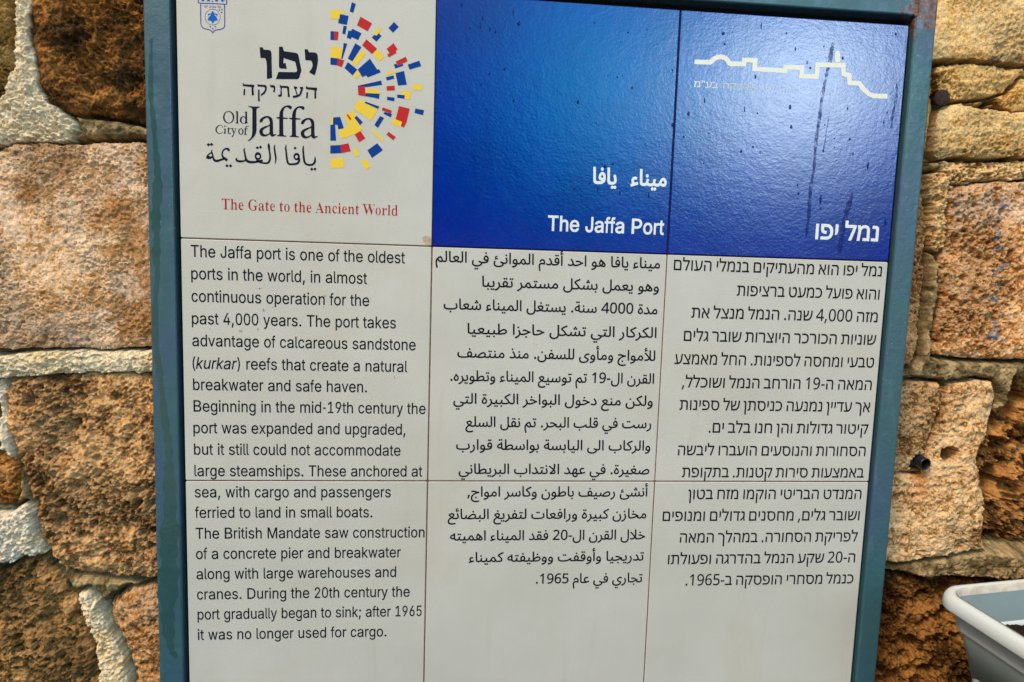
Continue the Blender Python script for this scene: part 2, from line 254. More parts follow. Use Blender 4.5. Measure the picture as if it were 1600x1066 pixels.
# outlines of the printed letters (thousandths of a font unit) and of the logos (tenths of a millimetre), as plain numbers
OUTLINES = {
'en': {
40: [273,[89,207,92,264,101,324,114,384,132,441,153,494,177,539,236,539,212,485,191,428,174,370,161,313,154,258,151,207,154,161,160,115,172,67,188,16,209,-38,236,-96,177,-96,139,-21,111,55,95,131]],
41: [273,[37,-96,64,-37,86,18,102,69,113,116,120,162,122,207,119,258,112,313,99,370,82,428,62,485,37,539,97,539,121,494,142,441,159,384,173,323,181,264,184,207,178,130,161,53,134,-22,97,-96]],
44: [188,[38,-119,68,71,137,71,84,-119]],
45: [453,[337,244,337,188,114,188,114,244]],
46: [188,[95,-4,78,-1,63,9,53,24,50,41,53,59,63,73,78,83,95,87,113,83,128,73,138,59,141,41,138,24,128,9,113,-1]],
48: [453,[227,-7,191,-3,158,7,130,24,105,48,85,77,69,113,53,178,48,254,53,330,69,395,85,431,106,461,130,484,159,502,191,512,227,516,262,512,295,502,323,484,348,461,368,431,384,395,400,330,405,254,400,178,384,113,368,77,348,48,323,24,295,7,263,-3],[227,50,250,52,271,60,290,74,313,103,330,144,340,194,344,254,340,314,330,365,313,405,290,435,271,449,250,457,227,460,203,457,182,449,163,435,140,405,123,365,113,314,109,254,113,194,123,144,140,103,163,74,182,60,203,52]],
49: [453,[76,0,76,55,391,55,391,0],[276,509,276,0,212,0,212,448,209,448,86,358,86,427,198,509]],
50: [453,[64,0,64,47,234,229,282,282,299,305,311,327,318,348,320,371,317,397,308,419,293,436,273,449,250,457,224,460,196,457,172,447,153,433,139,413,130,390,127,362,66,362,71,405,86,442,111,473,143,496,182,511,225,516,268,511,306,497,337,474,361,445,376,411,381,372,378,345,371,318,357,290,336,259,306,223,267,180,153,60,153,57,389,57,389,0]],
52: [453,[40,105,40,158,247,509,311,509,109,166,109,163,413,163,413,105],[282,0,282,121,282,146,282,318,343,318,343,0]],
53: [453,[221,-7,178,-2,140,11,108,32,83,60,66,93,60,130,122,130,127,108,138,89,154,73,173,60,196,52,221,50,250,53,276,64,298,82,314,104,324,131,328,162,324,193,314,221,297,244,275,262,248,273,218,277,192,275,167,268,145,258,128,246,67,253,96,509,366,509,366,452,151,452,134,301,136,301,155,315,178,325,203,331,229,334,263,330,294,321,321,306,345,285,364,260,379,231,388,199,391,163,385,117,369,76,343,41,309,15,268,-1]],
54: [453,[226,-7,182,-1,142,15,109,40,84,74,69,115,64,162,68,199,80,239,102,285,137,340,252,509,322,509,151,261,145,261,154,275,165,288,179,299,196,307,214,312,235,314,278,309,316,295,346,271,370,240,384,201,389,157,384,112,368,73,343,39,310,14,271,-2],[226,48,254,52,279,63,299,79,314,101,324,128,327,157,324,187,314,213,299,235,279,251,254,262,226,265,198,262,174,252,153,235,138,214,128,188,125,158,128,128,138,102,153,79,174,63,198,52]],
57: [453,[226,516,271,510,310,494,343,468,368,434,384,393,389,347,385,309,373,270,350,224,315,168,200,0,130,0,301,248,307,248,299,234,287,221,273,210,257,202,238,196,218,195,175,199,137,214,106,237,83,269,68,307,64,352,69,397,85,436,110,469,143,494,182,510],[226,460,199,457,174,446,154,429,138,407,129,381,125,352,129,322,138,295,154,274,174,257,199,247,226,243,254,247,279,257,299,273,314,295,324,321,327,350,324,381,314,407,299,429,279,446,254,457]],
59: [188,[38,-119,68,71,137,71,84,-119],[103,271,86,274,71,284,61,299,58,316,61,334,71,349,86,359,103,362,121,359,136,349,146,334,149,316,146,299,136,284,121,274]],
66: [456,[60,0,60,509,241,509,289,504,329,491,359,469,381,442,394,410,398,374,395,344,387,320,373,301,356,286,336,275,315,267,315,262,339,257,363,245,385,227,402,203,414,173,418,136,413,100,400,67,377,39,344,18,301,4,247,0],[125,57,245,57,281,60,309,67,330,80,344,96,353,115,355,137,352,161,342,184,327,203,306,218,279,228,248,231,125,231],[125,285,238,285,265,288,288,296,308,309,323,326,333,348,336,372,333,393,326,412,313,429,294,442,270,449,240,452,125,452]],
68: [502,[219,0,96,0,96,57,215,57,254,60,288,68,318,81,343,99,363,122,379,149,394,198,399,255,394,312,379,361,364,388,344,410,320,428,291,441,258,449,221,452,93,452,93,509,225,509,273,505,315,495,353,478,385,455,412,426,433,391,449,351,458,306,462,255,458,205,449,159,433,119,411,83,384,54,351,31,312,14,268,3],[125,509,125,0,60,0,60,509]],
74: [396,[185,-7,143,-2,106,11,75,33,52,63,38,100,33,145,33,173,98,173,98,145,100,117,108,93,122,74,139,61,160,53,185,50,209,53,230,61,248,74,261,93,269,117,272,145,272,509,336,509,336,145,332,100,318,63,294,33,263,11,227,-2]],
77: [628,[60,0,60,509,152,509,277,187,287,159,299,123,311,84,322,49,307,49,318,83,330,121,342,158,352,187,476,509,568,509,568,0,504,0,504,291,504,327,505,369,506,413,507,457,513,457,498,409,482,363,467,322,456,291,342,0,286,0,170,291,159,321,145,361,129,408,112,457,119,457,120,416,121,372,122,328,122,291,122,0]],
80: [445,[60,0,60,509,235,509,272,506,305,499,332,487,366,462,390,430,404,391,409,348,404,304,390,265,366,233,332,207,305,195,272,188,235,186,109,186,109,242,233,242,269,246,297,256,318,272,333,294,342,319,344,348,342,376,333,402,318,423,297,439,268,449,232,452,125,452,125,0]],
84: [449,[32,452,32,509,417,509,417,452,257,452,257,0,193,0,193,452]],
97: [389,[160,-9,126,-5,94,5,68,22,48,45,35,73,30,108,34,138,43,161,58,179,78,193,100,203,125,211,178,220,234,227,252,230,265,235,273,243,276,255,276,257,273,279,267,297,256,311,240,322,220,329,196,331,171,329,149,322,132,313,118,301,107,288,100,274,41,291,57,322,79,346,104,364,133,375,163,382,194,384,239,379,263,372,286,360,306,343,322,320,333,290,337,251,337,0,277,0,277,52,272,52,264,38,252,25,236,12,215,1,190,-6],[170,45,202,49,228,59,248,74,263,93,272,115,276,138,276,190,259,182,231,176,200,171,175,168,134,159,117,150,103,139,95,124,92,105,94,87,102,72,114,61,130,52,149,47]],
98: [424,[229,-8,198,-5,172,4,153,17,138,31,118,59,112,59,112,0,53,0,53,509,114,509,114,319,118,319,137,346,152,360,171,373,197,381,229,384,259,382,287,374,313,361,345,332,370,293,385,245,390,189,385,133,370,84,346,45,313,16,288,3,260,-6],[220,47,253,51,279,66,301,88,316,117,325,151,328,189,325,227,316,261,301,290,280,311,253,325,220,330,188,325,161,312,140,291,125,263,116,229,113,189,116,150,125,115,140,86,162,65,188,51]],
99: [396,[207,-8,174,-5,144,3,117,16,93,35,72,58,56,85,40,133,34,187,40,243,56,291,72,318,93,341,117,360,144,374,174,382,207,384,234,383,260,377,284,368,305,356,324,341,340,322,353,301,362,277,303,262,290,289,270,311,257,319,242,325,226,329,207,330,173,325,145,310,124,287,108,258,99,224,96,187,99,151,108,117,124,89,145,66,173,51,207,46,226,48,243,52,258,58,271,66,282,76,292,89,304,117,363,102,354,78,341,56,325,37,306,21,285,9,261,-1,235,-6]],
100: [424,[195,-8,165,-6,137,3,111,16,79,45,55,84,39,133,34,189,39,245,55,293,79,332,112,361,137,374,165,382,196,384,228,381,253,373,272,360,287,346,306,319,311,319,311,509,372,509,372,0,313,0,313,59,307,59,287,31,272,17,252,4,227,-5],[205,47,236,51,263,65,284,86,299,115,309,150,312,189,309,229,300,263,284,291,263,312,237,325,205,330,172,325,145,311,124,290,108,261,99,227,96,189,99,151,109,117,124,88,145,66,172,51]],
101: [404,[212,-8,177,-5,145,3,117,16,92,35,72,58,56,85,40,132,34,187,39,242,55,290,71,317,91,340,115,359,142,373,172,382,205,384,236,382,266,374,294,361,319,341,341,315,357,282,368,242,371,194,371,169,75,169,75,221,338,221,310,202,307,237,298,269,283,294,263,314,237,326,205,330,173,326,146,313,125,294,109,270,99,241,96,211,96,178,100,139,110,106,128,80,151,61,179,50,212,46,234,48,254,53,271,61,285,73,297,88,306,105,365,91,353,63,335,39,311,19,283,4,249,-5]],
102: [254,[228,379,228,327,6,327,6,379],[81,0,81,432,84,461,96,486,113,505,135,519,161,527,187,530,222,527,243,521,227,468,215,472,195,474,171,470,154,460,145,443,142,419,142,0]],
103: [425,[207,-151,168,-148,134,-140,105,-127,82,-110,64,-91,51,-69,101,-41,122,-66,136,-78,154,-88,178,-95,207,-97,236,-95,261,-87,282,-75,298,-58,308,-34,311,-6,311,68,306,68,287,41,272,28,252,16,227,8,195,5,152,10,113,27,80,53,55,90,39,136,34,191,39,246,55,293,80,332,112,361,138,374,166,382,196,384,228,382,253,373,273,360,288,346,308,319,313,319,313,379,372,379,372,-9,370,-40,363,-67,350,-90,324,-117,291,-136,251,-147],[205,59,237,63,264,75,285,95,300,121,309,154,312,193,309,231,300,264,285,291,264,312,237,325,205,330,172,325,145,312,124,290,109,262,99,229,96,193,99,155,109,123,124,96,145,76,172,63]],
104: [410,[114,227,114,0,53,0,53,509,114,509,114,287,102,287,116,319,132,344,152,362,187,379,227,384,264,380,295,369,321,349,341,321,353,285,357,240,357,0,296,0,296,235,293,263,286,286,273,304,256,318,235,326,210,329,184,326,161,317,141,303,126,283,117,257]],
105: [167,[53,0,53,379,114,379,114,0],[84,443,67,446,54,455,44,468,41,483,44,499,54,512,67,521,84,524,100,521,114,512,123,499,126,483,123,468,114,455,100,446]],
107: [381,[110,137,110,212,121,212,284,379,360,379,184,199,177,199],[53,0,53,509,114,509,114,0],[294,0,148,186,191,229,372,0]],
108: [189,[139,-2,112,0,91,8,74,20,62,37,55,59,53,84,53,509,114,509,114,99,115,77,120,62,130,54,146,52,160,53,170,54,181,3,162,-1]],
109: [610,[53,0,53,379,112,379,112,295,108,295,118,323,132,346,151,363,172,376,195,384,219,386,245,383,268,375,287,361,309,331,321,295,312,295,322,321,337,343,357,361,381,375,407,383,437,386,468,383,497,372,522,354,541,328,553,296,557,255,557,0,496,0,496,254,493,279,485,298,473,313,447,326,419,330,395,328,374,320,358,307,345,290,338,270,335,247,335,0,274,0,274,260,269,288,253,311,229,326,199,330,178,328,158,320,140,307,126,289,117,266,114,238,114,0]],
110: [410,[114,227,114,0,53,0,53,379,112,379,112,287,102,287,116,319,132,344,152,362,187,379,227,384,264,380,295,369,321,349,341,321,353,285,357,240,357,0,296,0,296,235,293,263,286,286,273,304,256,318,235,326,210,329,184,326,161,317,141,303,126,283,117,257]],
111: [415,[207,-8,174,-5,144,3,117,16,93,35,72,58,56,85,40,133,34,187,40,243,56,291,72,318,93,341,117,360,144,374,174,382,207,384,241,382,271,374,299,360,323,341,343,318,359,291,376,243,381,187,376,133,359,85,343,58,323,35,299,16,271,3,241,-5],[207,46,242,51,270,66,292,89,307,117,316,151,319,187,316,224,307,258,292,287,270,310,242,325,207,330,173,325,145,310,124,287,108,258,99,224,96,187,99,151,108,117,124,89,145,66,173,51]],
112: [424,[53,-143,53,379,112,379,112,319,118,319,137,346,152,360,171,373,197,381,229,384,259,382,287,374,313,361,345,332,370,293,385,245,390,189,385,133,370,84,346,45,313,16,288,3,260,-6,229,-8,198,-5,173,4,153,17,138,31,118,59,114,59,114,-143],[220,47,253,51,279,66,301,88,316,117,325,151,328,189,325,227,316,261,301,290,280,311,253,325,220,330,188,325,161,312,140,291,125,263,116,229,113,189,116,150,125,115,140,86,162,65,188,51]],
114: [259,[53,0,53,379,112,379,112,321,115,321,130,347,152,367,181,380,213,385,229,384,243,384,243,322,230,324,207,326,182,323,159,315,140,301,126,284,117,262,114,237,114,0]],
115: [365,[182,-8,145,-5,112,3,84,18,62,38,45,63,36,94,94,107,105,79,124,60,150,49,181,45,217,50,244,62,262,81,268,103,265,121,254,136,237,147,212,155,149,170,104,186,72,208,58,227,50,249,47,274,51,305,65,332,87,354,115,370,149,381,187,384,223,381,254,372,279,358,299,339,314,316,324,290,268,277,258,298,243,316,219,328,187,333,156,329,131,317,114,299,109,277,112,258,124,243,144,232,172,223,229,209,275,194,306,171,320,153,328,131,331,107,326,75,312,47,290,24,260,6,223,-5]],
116: [227,[204,379,204,327,6,327,6,379],[65,471,126,471,126,98,128,76,136,61,150,53,170,50,185,51,202,54,213,2,192,-3,168,-4,138,-1,113,7,92,21,77,41,68,64,65,93]],
117: [410,[182,-5,146,-1,115,11,89,31,69,59,57,95,53,139,53,379,114,379,114,144,116,117,124,94,137,75,154,61,175,53,200,50,226,53,249,62,268,77,283,97,293,122,296,153,296,379,357,379,357,0,298,0,298,92,307,92,294,60,277,35,257,17,222,0]],
118: [389,[163,0,17,379,84,379,165,155,187,87,206,21,184,21,203,87,224,155,305,379,371,379,226,0]],
119: [567,[138,0,23,379,87,379,133,214,154,137,175,41,165,41,186,135,206,214,252,379,316,379,362,214,382,136,402,41,391,41,413,135,434,214,480,379,545,379,429,0,368,0,319,172,305,225,291,280,277,338,291,338,277,280,263,225,248,172,199,0]],
120: [379,[21,0,171,218,171,171,29,379,100,379,147,306,179,253,207,206,175,206,202,253,233,306,282,379,352,379,209,169,209,214,358,0,287,0,231,85,200,136,173,182,205,182,178,136,148,85,91,0]],
121: [389,[47,-139,61,-86,71,-87,88,-90,104,-89,118,-84,130,-74,141,-58,151,-36,163,-1,17,379,84,379,165,155,187,87,206,21,184,21,202,87,224,155,305,379,371,379,204,-58,191,-85,177,-107,159,-124,139,-136,117,-143,91,-145,65,-143]],
},
'he': {
34: [327,[128,573,112,366,68,366,52,573],[275,573,259,366,215,366,199,573]],
44: [215,[154,84,136,23,111,-42,85,-103,33,-103,49,-38,63,31,73,93,148,93]],
45: [258,[32,184,32,246,226,246,226,184]],
46: [215,[58,43,61,69,72,85,88,94,107,97,126,94,142,85,153,69,157,43,153,18,142,2,126,-8,107,-11,88,-8,72,2,61,18]],
48: [459,[419,287,417,221,409,163,395,112,376,70,349,37,316,12,276,-3,229,-8,188,-4,153,8,122,27,97,54,76,88,60,129,44,201,39,287,44,373,58,446,73,486,93,520,119,547,149,566,186,578,229,581,269,578,304,566,335,547,361,520,382,486,399,446,414,373],[110,287,113,215,121,156,137,111,159,78,178,64,202,55,229,52,256,55,279,64,298,78,320,110,336,156,345,215,348,287,345,359,336,417,320,463,298,495,279,510,256,518,229,521,202,518,178,510,159,495,137,463,121,417,113,359]],
49: [459,[285,0,216,0,216,400,216,439,217,470,219,499,196,477,169,455,108,405,71,452,226,573,285,573]],
50: [459,[417,0,38,0,38,59,188,210,261,287,287,320,306,353,318,387,322,424,318,453,309,477,294,496,273,510,249,518,221,520,181,517,147,506,115,489,83,466,45,513,68,531,94,548,122,561,153,572,186,578,221,581,270,576,313,562,347,540,372,510,388,472,394,428,389,385,375,344,353,305,324,267,247,185,128,67,128,64,417,64]],
52: [459,[443,130,359,130,359,0,291,0,291,130,17,130,17,190,286,576,359,576,359,193,443,193],[291,374,291,412,293,444,294,474,295,500,292,500,276,468,257,438,86,193,291,193]],
53: [459,[221,351,275,346,322,331,349,316,371,297,389,274,402,247,410,217,413,183,410,145,402,111,387,81,368,54,343,32,314,15,280,2,242,-5,199,-8,156,-6,116,0,80,10,51,23,51,90,82,74,121,62,161,55,200,52,239,55,274,65,302,82,323,106,336,137,341,176,337,210,325,239,306,262,279,279,243,289,197,292,146,288,99,280,64,302,86,573,373,573,373,508,146,508,132,342,169,348]],
54: [459,[44,245,46,294,51,342,60,389,75,433,95,474,121,510,155,539,196,562,246,576,306,581,344,579,377,573,377,513,344,520,308,523,257,518,216,504,183,483,158,454,139,419,127,380,119,337,115,291,119,291,133,309,150,326,170,339,194,350,223,356,255,358,302,353,342,338,375,313,400,279,416,236,421,184,419,147,411,112,399,82,382,55,361,33,336,15,307,2,275,-5,239,-8,199,-4,163,7,130,26,101,54,77,89,59,133,48,185],[238,51,270,55,297,66,320,84,337,109,348,143,351,184,348,218,339,247,324,271,302,289,274,300,241,303,205,299,175,287,150,270,131,248,119,223,115,198,117,172,123,146,133,121,146,99,164,79,185,64,210,55]],
57: [459,[417,328,415,279,410,231,401,183,387,139,366,99,340,63,306,33,265,11,214,-3,154,-8,117,-6,82,0,82,60,115,53,152,50,204,54,245,68,278,90,303,118,322,153,334,192,342,235,346,281,341,281,327,263,310,247,290,233,266,223,237,216,204,214,158,219,118,235,85,260,61,294,45,336,40,387,43,426,50,460,63,491,80,517,101,540,127,557,156,570,188,578,223,581,262,577,299,565,332,545,361,518,384,483,402,439,413,388],[223,521,192,518,165,507,142,488,124,463,113,429,110,388,113,354,122,325,137,301,158,284,186,273,220,269,256,273,286,285,311,303,330,325,342,349,346,374,344,400,338,426,328,451,315,474,298,493,277,508,252,518]],
1488: [486,[361,0,155,306,40,475,125,475,318,188,446,0],[45,0,45,127,49,182,61,229,80,268,105,299,138,323,176,339,197,285,173,273,153,256,137,233,126,205,119,171,117,132,117,0],[309,148,285,200,309,213,328,230,343,253,354,281,360,314,362,353,362,475,435,475,435,358,431,304,420,258,402,219,377,188,346,165]],
1489: [435,[280,0,280,309,277,342,269,368,255,387,236,399,213,406,186,408,24,408,24,475,191,475,241,471,281,459,312,439,334,410,348,371,352,323,352,0],[24,0,24,67,415,67,415,0]],
1490: [278,[12,-8,12,69,42,82,69,97,93,116,114,137,136,168,153,202,163,238,166,274,166,357,163,381,154,397,140,405,119,408,43,408,43,475,140,475,167,472,190,464,210,450,225,429,234,401,237,366,237,144,254,0,195,0,172,132,169,132,152,104,132,80,91,40,49,11]],
1491: [419,[254,0,254,436,326,436,326,0],[8,408,8,475,399,475,399,408]],
1492: [523,[387,0,387,309,384,342,375,368,362,387,343,399,320,406,293,408,68,408,68,475,298,475,347,471,388,459,419,439,441,410,454,371,459,323,459,0],[68,0,68,284,140,284,140,0]],
1493: [209,[68,0,68,475,140,475,140,0]],
1494: [241,[79,0,79,280,82,315,90,344,101,366,115,384,140,406,140,408,20,408,20,475,221,475,221,414,196,395,180,379,166,356,155,327,152,289,152,0]],
1495: [539,[314,475,363,471,404,459,435,439,457,410,470,371,475,323,475,0,403,0,403,309,400,342,392,368,378,387,359,399,336,406,309,408,140,408,140,0,68,0,68,475]],
1496: [540,[277,-10,229,-7,187,3,150,21,119,46,94,80,75,123,64,175,60,237,60,475,132,475,132,237,136,184,148,139,168,102,196,75,219,62,247,55,278,52,310,55,337,62,361,75,389,102,409,139,420,184,424,237,423,300,420,330,415,357,406,381,393,399,374,411,348,415,327,414,302,408,278,400,256,390,256,459,297,474,325,481,356,483,401,478,435,464,460,441,478,411,489,375,496,333,500,237,497,187,488,142,473,103,452,69,427,41,396,18,360,2,321,-7]],
1497: [188,[60,171,60,475,132,475,132,243,96,171]],
1498: [437,[306,-192,306,232,302,282,291,322,274,353,251,375,223,391,192,401,157,406,120,408,12,408,12,475,130,475,181,472,229,463,271,447,308,423,339,390,362,348,376,296,381,232,381,-192]],
1499: [433,[24,0,24,67,178,67,212,70,241,78,265,93,285,114,303,149,315,190,318,237,314,289,301,331,278,364,247,389,207,403,158,408,24,408,24,475,166,475,218,470,264,457,303,437,335,409,360,375,379,335,389,290,393,240,390,196,382,156,368,118,350,84,326,55,296,32,262,14,223,4,178,0]],
1500: [409,[84,475,381,475,381,420,231,0,155,0,306,408,12,408,12,609,84,609]],
1501: [523,[56,0,56,475,298,475,347,471,388,459,419,439,441,410,454,371,459,323,459,0],[128,67,387,67,387,309,384,342,375,368,362,387,343,399,320,406,293,408,128,408]],
1502: [517,[281,484,332,479,374,464,408,439,433,406,448,367,453,322,453,0,245,0,245,67,381,67,381,310,378,341,370,368,356,391,336,407,309,418,276,421,237,416,206,402,180,378,162,347,148,308,140,262,112,0,40,0,76,329,44,475,116,475,130,407,132,407,156,436,186,461,205,470,227,478,252,483]],
1503: [236,[99,-192,99,357,97,381,88,397,73,405,53,408,16,408,16,475,74,475,100,472,124,464,144,450,159,429,169,401,172,366,172,-192]],
1504: [318,[24,0,24,67,182,67,182,357,179,381,170,397,156,405,136,408,51,408,51,475,156,475,183,472,206,464,227,450,242,429,251,401,254,366,254,0]],
1505: [546,[285,-10,239,-7,196,5,158,25,126,52,100,87,80,130,67,181,63,240,65,284,71,329,87,408,28,408,28,475,281,475,328,471,369,461,405,445,436,422,461,394,481,361,495,323,503,281,506,234,502,180,490,131,471,89,446,54,414,26,377,6,334,-6],[281,52,318,55,349,65,374,81,395,102,411,128,423,160,429,196,431,236,429,277,423,312,411,340,396,362,377,380,355,393,315,404,269,408,160,408,146,346,140,301,138,247,142,189,153,141,171,102,191,80,215,65,246,55]],
1506: [488,[20,0,20,67,165,67,210,70,250,79,284,94,312,116,335,146,353,184,366,230,374,285,391,475,464,475,446,285,435,209,424,171,409,133,388,97,360,65,325,38,282,18,229,4,165,0],[153,54,55,475,128,475,224,54]],
1508: [484,[40,0,40,67,229,67,263,70,292,78,316,93,335,114,354,149,365,190,369,237,364,289,351,331,329,364,298,389,258,403,209,408,70,408,70,475,217,475,269,470,314,457,353,437,386,409,411,375,429,335,440,290,443,240,441,196,433,156,419,118,400,84,376,55,347,32,312,14,273,4,229,0],[177,187,134,192,99,206,73,229,55,260,44,297,40,340,40,475,112,475,112,346,114,318,121,295,132,277,147,264,165,257,187,254,200,255,213,256,213,189,195,188]],
1510: [448,[345,6,25,475,110,475,288,202,386,53],[20,0,20,67,369,67,386,53,386,0],[282,168,258,221,276,230,292,241,306,256,317,273,325,294,331,318,335,344,336,374,336,475,408,475,408,379,404,325,393,279,375,240,350,209,319,185]],
1511: [505,[251,0,402,408,64,408,64,475,477,475,477,420,327,0],[64,-193,64,290,136,290,136,-193]],
1512: [435,[298,0,298,309,296,342,287,368,273,387,255,399,232,406,204,408,12,408,12,475,209,475,259,471,300,459,331,439,353,410,366,371,370,323,370,0]],
1513: [564,[74,0,32,475,104,475,140,67,241,67,280,70,317,79,351,95,381,118,406,148,426,186,441,231,450,285,468,475,540,475,522,285,510,216,499,178,483,140,461,104,433,71,398,42,355,19,303,5,241,0],[119,162,114,227,181,248,202,256,218,268,231,283,241,302,247,325,251,352,262,475,334,475,325,366,316,305,309,278,298,254,282,233,259,214,230,198,192,184]],
1514: [535,[399,0,399,309,396,342,388,368,374,387,355,399,332,406,305,408,31,408,31,475,310,475,359,471,400,459,431,439,453,410,466,371,471,323,471,0],[28,0,28,67,65,67,84,71,98,85,106,108,109,140,109,439,181,439,181,144,178,100,169,64,153,36,130,16,100,4,61,0]],
},
'ar': {
44: [159,[110,69,114,62,100,17,82,-31,63,-76,24,-76,36,-28,46,23,54,69]],
45: [191,[24,136,24,182,167,182,167,136]],
46: [159,[43,32,45,51,53,63,65,70,79,72,93,70,105,63,113,51,116,32,113,14,105,1,93,-6,79,-8,65,-6,53,1,45,14]],
48: [339,[310,212,308,163,302,120,292,83,278,52,258,27,234,9,204,-2,169,-6,139,-3,113,6,90,20,71,40,56,65,44,95,33,149,29,212,33,276,43,330,54,359,69,384,88,404,110,418,138,427,169,430,199,427,225,418,248,404,267,384,283,359,295,330,306,276],[81,212,83,159,90,116,101,82,118,58,140,43,169,39,198,43,220,57,237,81,248,115,255,159,257,212,255,265,248,309,237,342,220,366,198,380,169,385,140,380,118,366,101,342,90,309,83,265]],
49: [339,[210,0,159,0,159,296,160,325,161,347,162,369,145,353,125,336,80,299,53,334,167,423,210,423]],
50: [339,[308,0,28,0,28,43,139,155,193,212,213,237,226,261,235,286,238,314,235,335,228,353,217,367,193,380,163,385,134,382,109,374,85,361,61,344,33,379,70,405,90,415,113,423,137,428,163,429,200,426,231,416,256,399,275,377,287,349,291,317,288,284,277,254,261,225,239,197,183,137,94,50,94,47,308,47]],
52: [339,[327,96,266,96,266,0,215,0,215,96,12,96,12,140,212,426,266,426,266,143,327,143],[215,143,215,276,215,304,216,328,217,350,218,370,216,370,204,346,190,324,63,143]],
53: [339,[163,260,203,256,238,245,267,227,288,202,301,172,305,135,301,94,286,60,263,32,232,11,193,-2,147,-6,115,-4,86,0,59,7,37,17,37,66,61,55,89,46,119,40,148,39,177,41,202,48,223,61,239,79,249,102,252,130,249,155,241,177,226,194,206,206,179,213,146,216,108,213,74,207,47,223,63,423,276,423,276,376,108,376,98,253,125,257]],
54: [339,[33,181,34,217,38,253,45,288,55,320,70,350,90,377,114,399,145,415,182,426,226,429,254,428,279,424,279,379,255,385,228,386,190,383,159,373,135,357,116,336,103,310,94,281,88,249,85,215,88,215,98,229,111,241,126,251,144,258,165,263,189,265,223,261,253,250,277,231,296,206,307,174,311,136,307,95,295,60,275,32,248,11,215,-2,177,-6,147,-3,120,5,96,20,74,40,57,66,44,98,35,136],[176,38,199,41,220,49,237,62,249,81,257,106,260,136,255,172,239,200,223,214,203,221,178,224,152,221,129,213,111,199,97,183,88,165,85,146,87,127,91,108,98,90,108,73,121,59,137,47,155,40]],
57: [339,[308,242,303,170,296,136,286,103,271,73,251,47,226,25,196,8,158,-2,114,-6,86,-4,60,0,60,44,85,39,113,37,150,40,181,50,205,66,224,87,238,113,247,142,253,174,255,207,252,207,242,194,229,183,214,172,197,165,176,160,151,158,117,162,87,173,63,192,45,217,33,249,30,286,34,328,47,363,67,391,94,412,127,425,165,429,194,426,221,418,246,403,267,383,284,357,297,325,305,287],[165,385,142,383,122,374,105,361,92,342,84,317,81,287,86,251,101,223,117,210,137,202,162,200,189,203,212,211,230,224,244,240,253,258,255,277,254,296,250,315,243,334,233,350,220,365,205,376,186,383]],
64526: [510,[333,-3,339,46,394,48,410,53,421,62,428,76,430,97,425,132,413,175,396,221,444,239,459,196,470,148,475,106,473,79,467,56,457,37,442,22,422,11,397,3,368,-1],[462,301,451,303,441,309,435,319,433,330,435,341,441,350,451,357,462,359,473,357,483,350,489,341,491,330,489,319,483,309,473,303],[381,301,370,303,360,309,354,319,352,330,354,341,360,350,370,357,381,359,392,357,402,350,408,341,410,330,408,319,402,309,392,303],[46,-233,24,-144,11,-66,6,-15,9,27,20,65,36,99,57,129,80,154,106,176,131,193,156,205,179,212,198,215,212,213,224,208,235,198,246,183,257,159,269,127,279,97,290,76,300,61,312,52,325,47,339,46,350,44,357,39,361,31,363,23,361,13,354,5,345,-1,333,-3,312,-1,294,5,279,15,266,28,279,39,271,23,261,11,250,1,237,-5,223,-9,209,-11,191,-9,173,-4,155,3,137,14,120,27,103,44,89,63,76,84,82,83,68,59,60,33,55,-15,58,-57,67,-112,80,-170,92,-222],[213,38,231,42,237,47,240,55,241,64,238,75,225,113,214,140,202,156,196,160,190,162,173,159,153,150,130,135,109,114,110,119,124,94,141,74,160,58,179,47,197,40]],
64673: [555,[378,-3,384,46,438,48,455,53,466,62,472,76,474,97,469,132,457,175,440,221,488,239,503,196,515,148,519,106,517,79,511,56,501,37,486,22,466,11,442,3,412,-1],[507,301,495,303,486,309,479,319,477,330,479,341,486,350,495,357,507,359,518,357,527,350,534,341,536,330,534,319,527,309,518,303],[426,301,414,303,405,309,398,319,396,330,398,341,405,350,414,357,426,359,437,357,446,350,453,341,455,330,453,319,446,309,437,303],[378,-3,332,0,312,5,295,12,279,23,267,38,257,58,250,83,285,104,293,83,303,68,317,57,334,50,356,47,384,46,394,44,402,39,406,31,407,23,405,13,399,5,389,-1],[0,-3,5,46,66,50,124,64,179,86,229,115,212,128,193,139,172,148,149,154,124,159,98,160,81,159,64,157,45,154,36,199,68,206,98,209,128,207,154,201,199,183,238,162,273,144,291,138,309,136,321,136,325,94,301,92,279,87,237,68,194,45,144,22,115,12,82,4,43,-1],[155,-110,143,-108,134,-102,127,-92,125,-81,127,-70,134,-60,143,-54,155,-52,166,-54,175,-60,182,-70,184,-81,182,-92,175,-102,166,-108]],
64716: [497,[343,-3,348,46,377,47,395,52,406,61,411,75,412,122,401,423,449,423,461,127,459,71,453,49,443,30,428,16,407,5,379,-1],[0,-3,6,46,21,47,32,53,42,62,51,76,75,121,89,147,103,167,132,196,158,210,181,215,200,212,216,206,231,194,245,177,259,153,273,121,298,72,309,59,321,51,334,47,349,46,359,44,367,39,371,31,372,23,370,13,364,5,354,-1,343,-3,320,-1,300,5,283,15,268,29,276,41,269,25,259,12,247,1,234,-6,220,-10,205,-11,185,-9,165,-3,145,7,126,21,108,37,92,57,77,33,63,17,49,6,34,1],[115,102,137,73,160,52,183,41,205,37,223,40,235,52,240,69,234,93,223,120,211,144,196,161,187,166,178,167,169,166,159,161,149,153,138,141]],
65152: [244,[98,28,74,39,54,57,39,83,35,98,34,114,37,142,48,166,64,185,84,199,108,208,135,210,156,208,179,203,171,159,152,163,135,164,118,162,105,157,94,149,87,139,82,127,81,114,83,96,92,80,104,67,119,56,135,50,150,47],[24,-34,10,11,67,25,136,47,205,73,223,30,180,13,125,-5,70,-22]],
